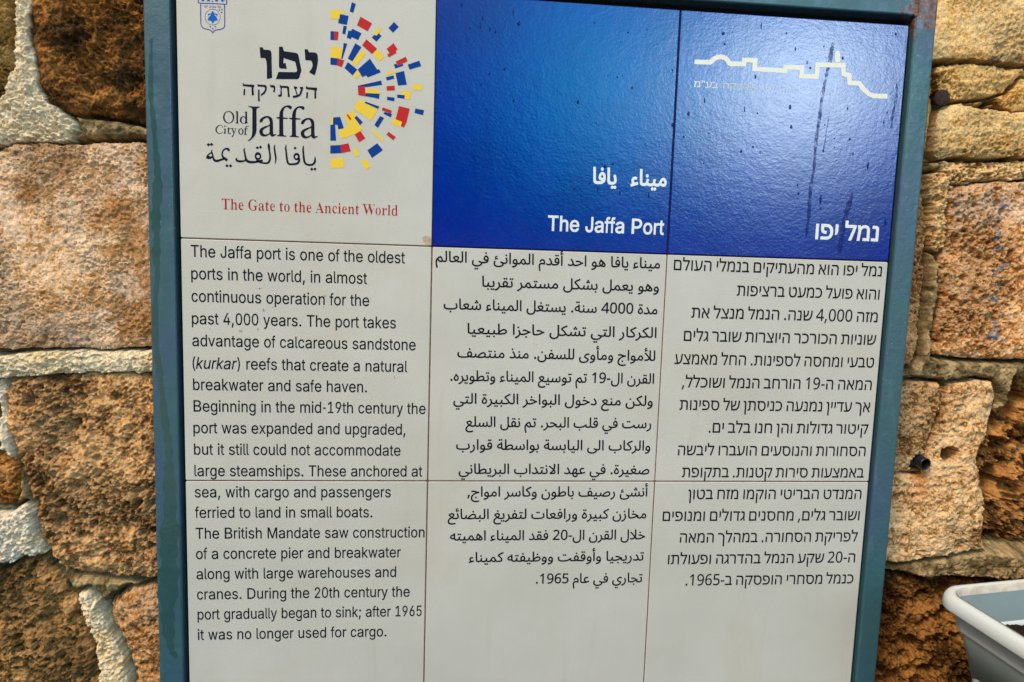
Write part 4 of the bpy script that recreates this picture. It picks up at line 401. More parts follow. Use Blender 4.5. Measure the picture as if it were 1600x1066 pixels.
65239: [265,[0,-3,6,46,39,46,76,47,110,49,137,55,156,64,170,74,180,88,187,105,191,127,192,155,190,179,186,201,178,220,167,235,154,245,139,248,126,246,114,238,104,226,97,212,92,196,91,180,92,168,96,158,102,150,113,144,126,141,143,139,178,143,208,152,210,111,189,100,164,94,138,92,110,95,87,102,68,114,55,129,47,147,44,168,46,190,51,213,60,235,71,255,86,272,103,285,122,294,143,297,173,292,197,276,215,252,228,222,236,188,238,151,235,110,223,75,203,46,173,23,140,10,98,2,50,-2],[174,358,162,360,153,367,146,376,144,387,146,398,153,408,162,414,174,417,185,414,194,408,201,398,203,387,201,376,194,367,185,360],[92,358,81,360,71,367,65,376,63,387,65,398,71,408,81,414,92,417,104,414,113,408,119,398,122,387,119,376,113,367,104,360]],
65240: [293,[0,-3,6,46,36,46,68,47,97,50,123,56,143,63,161,73,177,85,189,99,198,116,200,135,199,148,194,163,186,176,176,187,164,195,150,197,136,195,124,188,113,177,104,163,98,148,97,132,99,114,106,98,117,84,130,72,159,55,103,39,80,58,68,73,58,90,50,110,48,133,50,156,57,178,67,197,80,213,95,227,113,237,132,244,152,246,179,242,203,230,222,212,237,189,246,164,249,138,247,114,239,92,228,73,214,56,196,41,176,28,130,10,100,4,68,0,33,-2],[293,-3,232,1,172,11,126,25,167,55,209,50,257,47,299,46,310,44,317,39,322,31,323,23,321,13,315,5,305,-1],[188,307,176,309,167,316,160,325,158,336,160,347,167,357,176,364,188,366,199,364,208,357,215,347,217,336,215,325,208,316,199,309],[107,307,95,309,86,316,79,325,77,336,79,347,86,357,95,364,107,366,118,364,127,357,134,347,136,336,134,325,127,316,118,309]],
65243: [244,[0,-3,6,46,62,46,117,49,135,54,147,60,155,66,160,73,164,88,161,104,153,122,137,145,111,174,78,205,47,230,25,248,17,260,18,277,22,293,29,304,60,329,103,355,160,384,230,419,250,375,171,337,117,309,79,286,45,263,54,285,120,229,146,204,168,179,186,156,198,132,206,109,208,85,203,57,196,42,183,28,164,15,137,6,101,-1,54,-3]],
65244: [301,[0,-3,6,46,52,46,94,47,124,51,144,57,156,65,161,74,163,84,160,99,152,115,125,150,90,186,55,219,27,245,19,254,17,260,18,277,22,293,29,304,62,330,110,359,168,389,230,419,250,375,193,347,138,320,88,292,46,264,49,284,100,241,145,198,184,152,219,97,232,77,248,63,264,54,281,49,307,46,318,44,325,39,329,31,331,23,329,13,322,5,313,-1,301,-3,263,2,242,10,221,22,202,41,187,67,205,60,184,32,171,22,155,13,135,6,111,1,49,-3]],
65245: [412,[18,-1,20,30,29,65,43,104,85,88,75,56,68,28,66,4,70,-23,82,-46,100,-64,123,-78,152,-86,186,-89,225,-86,257,-76,282,-61,301,-39,314,-10,322,26,325,69,325,119,314,423,363,423,373,107,373,68,370,31,364,-4,353,-36,338,-65,319,-90,294,-110,264,-125,227,-134,184,-138,153,-135,123,-129,95,-119,69,-104,48,-85,32,-62,21,-34]],
65246: [433,[18,-1,20,30,29,65,43,104,85,88,75,56,68,28,66,4,70,-24,82,-47,101,-66,124,-79,151,-86,180,-89,216,-87,246,-80,270,-68,298,-45,316,-15,325,21,327,59,314,423,363,423,373,123,376,96,383,76,393,61,406,52,422,47,439,46,449,44,457,39,461,31,462,23,460,13,454,5,445,-1,433,-3,416,-2,401,2,380,15,367,33,360,55,376,38,372,7,363,-25,349,-54,330,-81,303,-104,269,-122,227,-134,177,-138,146,-135,117,-128,90,-117,66,-101,46,-82,31,-58,21,-31]],
65247: [154,[0,-3,5,46,34,47,53,52,64,61,68,75,69,122,58,423,106,423,118,127,116,71,110,49,100,30,85,16,64,5,36,-1]],
65248: [178,[0,-3,5,46,34,47,53,52,64,61,68,75,69,122,59,423,108,423,118,123,121,96,128,76,138,61,151,52,167,47,184,46,195,44,202,39,206,31,207,23,205,13,199,5,190,-1,178,-3,155,-1,137,5,122,14,111,26,104,39,99,53,111,52,104,35,92,22,77,11,56,3,31,-1]],
65249: [287,[44,-233,26,-156,15,-88,12,-36,15,-3,25,24,40,45,60,61,83,73,109,79,136,83,164,83,219,75,219,95,217,114,212,132,204,147,195,160,183,170,169,176,153,178,139,177,125,172,112,164,100,152,78,119,41,139,58,168,76,190,95,207,115,218,136,224,156,226,184,223,207,214,225,199,240,180,250,159,258,137,262,114,263,92,260,62,251,36,241,17,181,31,155,34,131,33,111,30,93,24,79,14,69,0,63,-17,60,-39,64,-91,74,-155,90,-221]],
65250: [333,[46,-233,24,-144,11,-66,6,-15,9,27,20,65,36,99,57,129,80,154,106,176,131,193,156,205,179,212,198,215,212,213,224,208,235,198,246,183,257,159,269,127,279,97,290,76,300,61,312,52,325,47,339,46,350,44,357,39,361,31,363,23,361,13,354,5,345,-1,333,-3,312,-1,294,5,279,15,266,28,279,39,271,23,261,11,250,1,237,-5,223,-9,209,-11,191,-9,173,-4,155,3,137,14,120,27,103,44,89,63,76,84,82,83,68,59,60,33,55,-15,58,-57,67,-112,80,-170,92,-222],[213,38,231,42,237,47,240,55,241,64,238,75,225,113,214,140,202,156,196,160,190,162,173,159,153,150,130,135,109,114,110,119,124,94,141,74,160,58,179,47,197,40]],
65251: [311,[0,-3,6,46,21,47,34,53,45,62,56,76,79,121,96,154,113,178,130,195,147,205,164,210,180,212,200,210,218,202,234,190,248,174,259,156,268,137,274,116,276,96,273,64,263,39,249,21,231,9,212,2,191,0,170,2,144,7,112,20,72,43,95,81,122,65,147,55,169,50,186,49,202,50,213,54,222,60,228,68,232,78,233,90,231,107,225,124,215,140,204,152,191,161,177,164,166,162,156,158,146,149,135,136,111,90,84,39,71,23,58,11,45,4,31,0]],
65252: [343,[0,-3,6,46,21,47,32,53,42,62,51,76,75,121,89,147,103,167,132,196,158,210,181,215,200,212,216,206,231,194,245,177,259,153,273,121,298,72,309,59,321,51,334,47,349,46,359,44,367,39,371,31,372,23,370,13,364,5,354,-1,343,-3,320,-1,300,5,283,15,268,29,276,41,269,25,259,12,247,1,234,-6,220,-10,205,-11,185,-9,165,-3,145,7,126,21,108,37,92,57,77,33,63,17,49,6,34,1],[115,102,137,73,160,52,183,41,205,37,223,40,235,52,240,69,234,93,223,120,211,144,196,161,187,166,178,167,169,166,159,161,149,153,138,141]],
65253: [406,[18,-1,20,30,29,65,43,104,85,88,75,56,68,28,66,4,70,-25,82,-47,101,-65,126,-78,156,-85,189,-88,226,-85,256,-77,280,-65,299,-49,312,-30,322,-10,327,11,328,32,326,57,320,87,308,122,288,166,333,189,354,141,370,91,375,65,376,39,375,15,371,-9,363,-33,352,-56,337,-78,317,-97,293,-113,264,-126,229,-134,189,-136,155,-134,123,-128,94,-118,68,-104,47,-85,31,-62,21,-34],[197,236,185,238,176,245,169,254,167,265,169,276,176,286,185,292,197,295,208,292,217,286,224,276,226,265,224,254,217,245,208,238]],
65254: [433,[18,-1,19,22,24,47,43,104,85,88,71,42,66,4,70,-26,83,-49,102,-67,127,-79,156,-87,187,-89,224,-87,255,-80,279,-70,298,-57,312,-41,321,-23,326,-4,328,15,324,65,314,110,301,155,349,168,359,132,364,110,368,95,376,76,385,63,397,54,410,49,439,46,449,44,457,39,461,31,462,23,460,13,454,5,445,-1,433,-3,410,-1,391,6,376,15,365,27,358,41,353,55,378,24,374,-6,366,-35,353,-62,335,-87,310,-108,277,-124,236,-134,186,-138,153,-135,122,-129,93,-119,68,-104,47,-85,31,-61,21,-33],[197,236,185,238,176,245,169,254,167,265,169,276,176,286,185,292,197,295,208,292,217,286,224,276,226,265,224,254,217,245,208,238]],
65255: [159,[0,-3,6,46,52,49,67,55,77,64,83,77,85,97,80,132,68,175,51,221,99,239,114,196,125,148,130,106,129,84,125,64,118,48,110,33,98,22,84,13,67,6,47,1],[76,301,64,303,55,309,48,319,46,330,48,341,55,350,64,357,76,359,87,357,96,350,103,341,105,330,103,319,96,309,87,303]],
65256: [203,[0,-3,6,46,28,47,45,50,58,57,67,67,74,83,79,104,92,168,139,159,133,135,128,109,126,87,128,76,132,66,140,57,155,51,177,47,209,46,220,44,227,39,232,31,233,23,231,13,225,5,215,-1,203,-3,169,-1,143,4,124,12,111,25,102,40,97,59,115,57,105,40,95,27,83,16,71,8,56,3,40,-1],[92,229,81,231,71,237,65,247,63,258,65,269,71,279,81,285,92,287,104,285,113,279,119,269,122,258,119,247,113,237,104,231]],
65257: [240,[120,0,92,3,68,10,47,23,31,41,21,64,18,94,23,122,37,157,64,197,106,238,117,206,76,242,107,279,137,254,164,227,188,198,206,168,218,135,222,101,218,71,211,54,202,37,188,22,170,10,147,3],[120,49,138,50,153,55,165,64,173,75,178,88,180,104,175,135,168,152,155,170,136,191,109,214,135,215,115,196,97,175,83,154,73,134,67,115,65,98,69,77,80,61,98,52]],
65258: [288,[288,-3,258,-1,231,6,209,19,192,38,181,64,176,100,167,306,215,306,224,110,227,86,234,68,244,57,258,50,274,47,294,46,305,44,312,39,316,31,318,23,316,13,309,5,300,-1],[199,62,165,54,133,52,102,54,75,61,51,73,33,89,22,109,18,132,21,156,31,179,46,200,66,218,90,234,117,247,147,257,180,263,188,213,160,210,135,205,114,197,97,187,83,176,73,164,67,152,65,140,67,128,74,119,85,111,98,106,131,100,165,102,194,108]],
65259: [340,[228,-5,204,-3,178,2,153,10,130,21,107,35,87,52,71,71,58,92,50,116,47,141,50,167,58,190,71,211,89,227,111,237,137,241,162,237,183,226,199,210,212,189,220,165,222,141,217,109,203,80,180,55,151,34,117,18,79,7,40,-1,0,-3,6,46,63,50,107,62,131,74,150,88,163,103,172,119,177,134,178,148,177,160,173,172,167,183,159,191,149,197,137,199,125,197,114,191,104,183,97,172,93,160,91,147,94,124,104,103,119,85,137,70,158,58,181,49,204,44,226,42,243,44,255,49,263,58,265,72,263,83,254,105,227,140,174,191,85,259,113,296,207,223,265,167,284,146,297,127,306,110,311,96,314,71,311,52,305,34,294,18,278,6,256,-2]],
65260: [301,[182,-129,146,-124,114,-111,87,-90,66,-60,53,-21,49,27,51,73,60,116,73,153,90,185,109,211,131,231,153,243,175,247,194,244,210,235,224,222,235,204,241,182,244,156,242,131,236,106,225,82,207,61,182,43,147,30,186,63,224,54,263,48,306,46,317,44,325,39,329,31,330,23,328,13,322,5,312,-1,301,-3,266,-1,229,3,194,9,246,11,259,-5,266,-23,270,-42,269,-61,265,-79,256,-95,243,-109,226,-119,206,-126],[0,-3,6,46,31,46,55,46,57,2,29,-1],[183,-80,204,-76,214,-71,221,-63,227,-52,228,-39,226,-24,221,-12,211,-1,195,8,173,14,143,16,127,15,110,13,91,9,91,49,132,58,150,66,165,76,178,89,187,106,193,126,195,151,193,171,186,190,179,196,171,198,161,195,150,186,137,172,125,153,114,130,105,102,99,72,97,38,99,3,105,-24,115,-45,127,-60,141,-70,156,-76]],
65261: [265,[34,-136,24,-88,89,-74,117,-64,141,-50,160,-31,174,-8,183,22,186,57,183,93,172,123,164,134,155,143,145,149,133,151,120,149,108,141,98,129,91,114,86,98,85,82,86,71,90,61,97,53,107,47,120,43,138,42,172,46,202,55,205,14,189,5,171,-1,132,-5,111,-4,92,0,76,6,63,14,52,24,44,37,39,53,38,71,40,93,45,116,54,138,65,158,80,175,97,188,116,197,138,200,160,197,179,188,195,173,209,155,219,133,226,108,231,81,232,54,227,3,210,-41,193,-66,171,-87,144,-105,94,-125]],
65262: [280,[34,-136,24,-88,89,-74,117,-64,141,-50,160,-31,174,-8,183,22,186,57,182,94,171,124,160,139,148,148,133,151,121,149,110,142,100,131,92,116,87,99,85,81,87,72,90,64,104,53,127,47,161,46,286,46,296,44,304,39,308,31,309,23,307,13,301,5,292,-1,280,-3,138,-3,112,-1,89,5,68,15,52,29,41,48,38,72,40,96,46,119,55,141,67,160,81,177,98,189,117,197,138,200,163,196,186,184,205,164,220,135,229,99,232,54,227,3,210,-41,193,-66,171,-87,144,-105,94,-125]],
65263: [451,[18,-1,20,30,29,65,43,104,85,88,75,56,68,28,66,4,69,-18,76,-37,88,-53,104,-66,123,-76,145,-83,170,-87,196,-89,236,-87,271,-80,300,-69,324,-56,343,-42,356,-27,364,-12,366,1,364,8,356,15,330,28,296,41,263,57,248,67,237,80,229,94,226,111,229,136,239,160,253,183,272,204,294,222,319,236,345,245,373,248,396,247,416,242,441,229,421,187,399,196,373,200,356,198,338,193,321,184,306,174,293,161,283,148,276,133,274,119,276,110,284,101,311,85,346,71,382,55,397,46,409,35,416,23,419,8,415,-15,404,-39,386,-64,360,-87,328,-107,290,-123,245,-134,193,-138,157,-135,124,-129,94,-119,68,-104,47,-85,31,-61,21,-33]],
65264: [436,[18,-1,20,30,29,65,43,104,85,88,75,56,68,28,66,4,69,-19,77,-39,90,-55,108,-68,129,-77,153,-84,179,-88,206,-90,240,-88,271,-84,299,-76,323,-67,344,-55,359,-42,369,-27,372,-12,371,-4,366,2,349,15,320,26,282,38,293,87,348,67,389,55,420,48,442,46,453,44,460,39,465,31,466,23,464,13,458,5,448,-1,436,-3,429,-3,422,-3,414,-3,416,-12,417,-20,413,-42,402,-63,383,-83,357,-100,325,-116,287,-127,243,-135,193,-138,148,-134,106,-122,70,-104,42,-77,29,-55,20,-30]],
65265: [451,[18,-1,20,30,29,65,43,104,85,88,75,56,68,28,66,4,69,-18,76,-37,88,-53,104,-66,123,-76,145,-83,170,-87,196,-89,236,-87,271,-80,300,-69,324,-56,343,-42,356,-27,364,-12,366,1,364,8,356,15,330,28,296,41,263,57,248,67,237,80,229,94,226,111,229,136,239,160,253,183,272,204,294,222,319,236,345,245,373,248,396,247,416,242,441,229,421,187,399,196,373,200,356,198,338,193,321,184,306,174,293,161,283,148,276,133,274,119,276,110,284,101,311,85,346,71,382,55,397,46,409,35,416,23,419,8,415,-15,404,-39,386,-64,360,-87,328,-107,290,-123,245,-134,193,-138,157,-135,124,-129,94,-119,68,-104,47,-85,31,-61,21,-33],[254,-250,242,-247,233,-241,226,-232,224,-221,226,-209,233,-200,242,-193,254,-191,265,-193,274,-200,281,-209,283,-221,281,-232,274,-241,265,-247],[172,-250,161,-247,151,-241,145,-232,143,-221,145,-209,151,-200,161,-193,172,-191,184,-193,193,-200,199,-209,202,-221,199,-232,193,-241,184,-247]],
65266: [436,[18,-1,20,30,29,65,43,104,85,88,75,56,68,28,66,4,69,-19,77,-39,90,-55,108,-68,129,-77,153,-84,179,-88,206,-90,240,-88,271,-84,299,-76,323,-67,344,-55,359,-42,369,-27,372,-12,371,-4,366,2,349,15,320,26,282,38,293,87,348,67,389,55,420,48,442,46,453,44,460,39,465,31,466,23,464,13,458,5,448,-1,436,-3,429,-3,422,-3,414,-3,416,-12,417,-20,413,-42,402,-63,383,-83,357,-100,325,-116,287,-127,243,-135,193,-138,148,-134,106,-122,70,-104,42,-77,29,-55,20,-30],[236,-250,224,-247,215,-241,208,-232,206,-221,208,-209,215,-200,224,-193,236,-191,247,-193,256,-200,263,-209,265,-221,263,-232,256,-241,247,-247],[155,-250,143,-247,134,-241,127,-232,125,-221,127,-209,134,-200,143,-193,155,-191,166,-193,175,-200,182,-209,184,-221,182,-232,175,-241,166,-247]],
65267: [177,[0,-3,6,46,60,48,77,53,88,62,95,76,97,97,92,132,79,175,63,221,111,239,125,196,137,148,142,106,140,79,134,56,123,37,108,22,89,11,64,3,35,-1],[110,-115,98,-113,89,-106,82,-97,80,-86,82,-75,89,-65,98,-59,110,-56,121,-59,130,-65,137,-75,139,-86,137,-97,130,-106,121,-113],[28,-115,17,-113,7,-106,1,-97,-1,-86,1,-75,7,-65,17,-59,28,-56,39,-59,49,-65,55,-75,57,-86,55,-97,49,-106,39,-113]],
65268: [221,[0,-3,6,46,32,47,52,50,67,57,77,67,85,83,91,104,104,168,151,159,145,135,140,109,138,87,139,71,142,63,148,57,159,53,174,49,227,46,238,44,245,39,249,31,251,23,249,13,242,5,233,-1,221,-3,164,1,145,6,131,12,122,21,116,32,109,59,127,57,117,40,106,27,95,16,81,8,66,3,47,-1],[149,-115,138,-113,128,-106,122,-97,120,-86,122,-75,128,-65,138,-59,149,-56,160,-59,170,-65,176,-75,178,-86,176,-97,170,-106,160,-113],[68,-115,57,-113,47,-106,41,-97,39,-86,41,-75,47,-65,57,-59,68,-56,79,-59,89,-65,95,-75,97,-86,95,-97,89,-106,79,-113]],
65272: [355,[355,-3,323,-1,297,3,276,11,261,21,250,35,243,53,237,99,225,423,274,423,286,118,291,73,299,60,311,52,332,47,361,46,372,44,379,39,383,31,385,23,383,13,376,5,367,-1],[84,-3,52,0,29,4,36,50,75,47,113,49,146,55,176,69,200,90,218,120,230,160,234,210,262,139,253,104,241,76,225,53,208,35,188,21,168,11,146,4,125,0],[213,78,186,121,145,175,90,235,24,299,56,333,125,263,179,202,219,151,247,109],[31,377,24,409,49,415,70,420,67,408,52,415,38,428,27,444,24,463,26,479,32,493,42,503,55,511,69,515,85,517,99,516,113,512,108,483,97,485,85,486,73,485,63,480,58,474,56,465,58,453,64,443,82,429,99,424,75,422,105,431,130,439,139,409,106,398,67,386]],
65275: [345,[233,318,231,349,227,386,222,417,273,423,277,392,280,354,282,322,278,267,266,214,256,189,244,164,237,151,218,124,196,98,169,72,139,49,213,49,231,50,244,54,253,59,259,67,263,85,258,103,243,125,220,150,190,178,114,240,24,306,52,346,148,273,220,213,269,163,286,141,297,120,304,100,306,80,302,53,296,40,287,27,273,16,256,7,233,2,205,0,68,0,68,48,123,91,165,133,196,176,217,220,229,267]],
65276: [355,[355,-3,323,-1,297,3,276,11,261,21,250,35,243,53,237,99,225,423,274,423,286,118,291,73,299,60,311,52,332,47,361,46,372,44,379,39,383,31,385,23,383,13,376,5,367,-1],[84,-3,52,0,29,4,36,50,75,47,113,49,146,55,176,69,200,90,218,120,230,160,234,210,262,139,253,104,241,76,225,53,208,35,188,21,168,11,146,4,125,0],[213,78,186,121,145,175,90,235,24,299,56,333,125,263,179,202,219,151,247,109]],
},
'se': {
65: [437,[3,1,3,17,15,20,34,29,50,47,64,74,215,465,215,465,370,86,384,55,398,34,410,24,426,19,431,17,432,1,240,1,241,17,256,19,277,24,293,33,299,46,296,60,288,82,262,133,94,133,63,71,60,59,59,48,64,35,78,25,99,19,123,17,116,17,116,1],[100,160,255,160,177,320]],
71: [508,[268,-9,224,-6,184,4,149,20,118,43,92,70,71,103,56,141,47,183,44,229,47,274,56,314,71,351,92,384,117,412,147,434,181,451,218,461,257,464,291,462,326,453,364,440,375,436,388,435,404,437,417,442,426,452,427,465,426,465,426,308,429,308,417,346,395,379,368,406,337,427,303,440,267,444,225,438,189,420,162,390,144,348,133,294,130,228,132,178,139,135,150,98,166,67,188,43,213,26,243,15,275,12,301,13,322,18,339,26,350,38,357,53,358,71,358,128,357,147,351,161,339,171,313,180,287,183,287,197,489,197,488,183,468,180,445,171,433,155,430,128,433,29,383,8,325,-5]],
84: [423,[103,1,104,17,116,18,137,23,153,30,164,42,170,59,172,81,167,434,148,434,113,431,81,421,54,404,34,381,20,352,19,318,22,318,22,455,399,455,399,318,404,318,402,353,388,382,368,405,340,421,307,431,269,434,252,434,247,81,249,58,254,41,265,30,282,22,303,18,316,17,316,1]],
87: [611,[180,-10,47,393,38,414,27,428,9,436,-3,439,-4,455,169,455,169,439,158,438,141,433,128,424,124,410,126,394,132,372,223,152,317,353,301,399,291,419,276,430,256,436,241,439,240,455,428,455,427,439,416,438,396,433,382,424,377,412,379,401,384,386,474,165,556,369,562,390,565,406,560,422,547,431,528,437,515,439,514,455,613,455,611,439,599,433,582,422,570,404,560,380,437,-10,437,-10,316,310,181,-10]],
97: [344,[254,-9,237,-6,226,2,219,16,205,36,168,17,145,3,121,-5,95,-8,77,-6,63,1,52,12,43,27,38,44,36,63,38,84,45,103,56,120,72,135,105,154,148,172,212,189,215,241,211,266,198,283,176,293,148,297,119,294,97,287,88,274,92,267,100,256,105,243,107,231,105,215,99,203,90,194,77,192,65,195,56,204,51,218,49,236,52,258,61,278,78,294,100,307,129,315,162,317,203,314,233,306,253,291,266,271,274,244,277,210,277,62,280,39,290,35,304,33,318,35,317,41,313,28,297,7,276,-5],[151,33,166,34,182,40,197,49,214,63,208,170,163,161,137,147,118,130,106,109,102,84,105,62,113,46,129,36]],
99: [293,[156,-9,134,-7,114,0,96,12,79,27,64,46,52,68,43,93,37,121,35,150,38,181,44,210,54,236,68,260,85,280,104,296,126,308,149,316,175,318,202,316,224,309,240,297,252,282,259,265,261,245,260,229,255,216,248,208,236,205,225,208,218,216,214,231,212,251,213,261,213,271,208,286,192,295,169,298,142,293,120,280,106,258,99,227,96,187,99,142,108,105,123,76,139,59,158,47,180,40,204,37,232,41,259,52,271,71,269,60,252,36,231,16,208,2,183,-6]],
100: [370,[140,-9,121,-7,103,0,87,11,73,26,60,45,50,67,39,105,35,147,37,180,42,210,51,237,62,261,75,280,91,296,108,308,126,315,146,317,165,315,181,308,197,296,229,279,239,401,235,419,222,431,202,438,188,440,187,455,308,455,303,75,305,54,311,40,327,32,341,27,341,11,291,7,233,-9,228,40,196,18,180,3,162,-6],[171,27,193,31,212,41,228,56,239,76,239,242,231,258,216,270,196,279,174,282,149,278,129,268,115,250,105,210,102,153,105,98,115,58,128,41,147,31]],
101: [301,[154,-9,132,-7,112,0,94,11,77,27,63,46,51,69,43,95,37,125,35,157,37,187,43,215,52,240,64,262,79,281,96,297,115,308,135,315,157,317,182,315,203,308,221,296,237,279,250,259,259,234,265,205,267,173,271,167,105,167,104,128,112,97,125,73,145,55,170,45,199,41,223,44,245,52,265,66,271,85,269,72,252,43,230,20,207,4,182,-6],[105,191,213,191,217,215,215,252,208,277,197,289,181,296,161,298,138,294,120,283,108,264,102,237,100,204]],
104: [381,[29,1,30,15,40,18,57,25,66,37,68,56,68,399,66,417,58,430,42,437,31,441,30,455,136,455,142,266,179,289,198,305,219,314,243,317,266,314,283,306,296,291,306,270,312,244,314,212,314,56,317,38,325,25,341,18,351,15,352,1,213,1,213,15,208,15,226,18,241,25,249,38,251,56,251,217,249,241,243,258,234,266,219,271,202,272,177,268,154,256,133,235,132,56,134,38,142,25,158,18,168,15,169,1]],
105: [198,[101,363,87,367,76,377,69,393,66,412,69,432,76,448,87,459,101,462,114,459,125,448,133,432,135,412,133,393,125,377,114,367],[29,1,30,15,41,18,57,25,66,37,68,56,68,252,67,273,59,285,43,292,32,294,32,310,137,310,132,56,134,38,142,26,157,18,168,15,169,1]],
108: [199,[29,1,30,15,41,18,57,25,66,37,68,56,68,398,67,417,60,430,44,437,32,440,31,455,137,455,132,56,134,38,142,26,157,18,168,15,169,1]],
110: [381,[29,1,30,15,40,18,57,25,66,37,68,56,68,253,66,271,58,284,42,292,31,295,30,310,136,310,142,266,178,289,198,305,219,314,243,317,266,314,283,306,296,291,306,270,312,244,314,212,314,56,317,38,325,25,341,18,351,15,352,1,213,1,213,15,208,15,226,18,241,25,249,38,251,56,251,217,249,241,243,258,234,266,219,271,202,272,177,268,154,256,133,235,132,56,134,38,142,25,158,18,168,15,169,1]],
111: [336,[169,-9,143,-7,120,0,99,12,80,28,65,48,52,71,42,96,37,124,35,154,37,184,42,212,52,238,65,261,80,281,99,296,120,308,143,315,168,317,193,315,216,308,237,297,255,281,271,262,284,239,293,213,299,185,301,154,299,123,293,95,284,69,271,46,255,27,237,12,216,0,194,-7],[169,10,192,14,210,23,223,39,230,56,233,81,236,154,234,206,230,245,222,271,210,287,191,297,169,300,145,297,126,287,113,271,104,227,101,154,104,82,107,56,114,39,127,23,145,14]],
114: [287,[29,1,30,15,41,18,57,25,66,37,68,56,68,252,67,273,59,286,42,292,32,294,32,310,134,310,141,251,177,280,196,300,216,313,234,317,247,316,257,311,264,303,271,287,273,266,272,249,266,235,259,226,248,223,238,225,232,231,219,251,207,258,188,261,166,256,149,242,137,220,133,192,133,56,136,36,148,24,169,18,185,15,186,1]],
116: [228,[123,-8,103,-6,88,0,78,11,71,26,66,46,64,71,60,279,31,279,35,299,69,335,100,368,125,398,136,423,133,423,133,310,196,310,196,279,133,279,128,82,130,64,135,50,149,42,168,39,190,43,208,55,211,74,207,66,195,39,180,18,164,4,145,-5]],
},
}
LINES_EN = [[11.4,266.8,-322],[11.3,220.8,-348.8],[11.2,223.7,-376.1],[11.1,256.9,-403.3],[11.1,281.8,-430.4],[11,271.9,-458.3],[11.1,222,-484.9],[11.2,295.7,-511.9],[10.6,270.9,-539.2],[10.8,264.9,-566.5],[10.9,292.9,-593.9],[10.8,253.3,-621.3],[10.6,230.2,-647.9],[11.1,297.3,-675.1],[10.9,267.1,-701.8],[11.1,261.5,-728.5],[11.3,279.4,-755.5],[11.5,295.5,-782.4],[11.3,250,-809.8]]
LINES_HE = [[609.4,892.6,-319.8],[695.7,892.2,-350.5],[636.5,892.4,-380.8],[628.1,892.8,-411.2],[617.4,892.9,-441.9],[629.2,892.4,-472.5],[627.9,893,-502.7],[669.5,892.9,-533],[629.3,892,-563.9],[636.5,892.2,-594],[646.7,891.4,-624.2],[613.4,891.4,-654.4],[639,891.3,-684.7],[624.1,890.5,-714.9],[650.6,890.6,-745.3]]
LINES_AR = [[304.5,591.2,-318.6],[363.3,591.4,-348.1],[315.8,591.1,-377.5],[346.4,591.5,-408],[334.4,591.5,-438.2],[326.3,591.6,-468.4],[330.6,591.4,-497.8],[346.9,591,-527.8],[335.5,591.4,-557.9],[339.6,591.8,-590],[351.6,591.3,-620.4],[326.8,591,-650.6],[330.3,590.9,-679.6],[355.4,590.5,-709.2],[445.6,590.2,-739.8]]
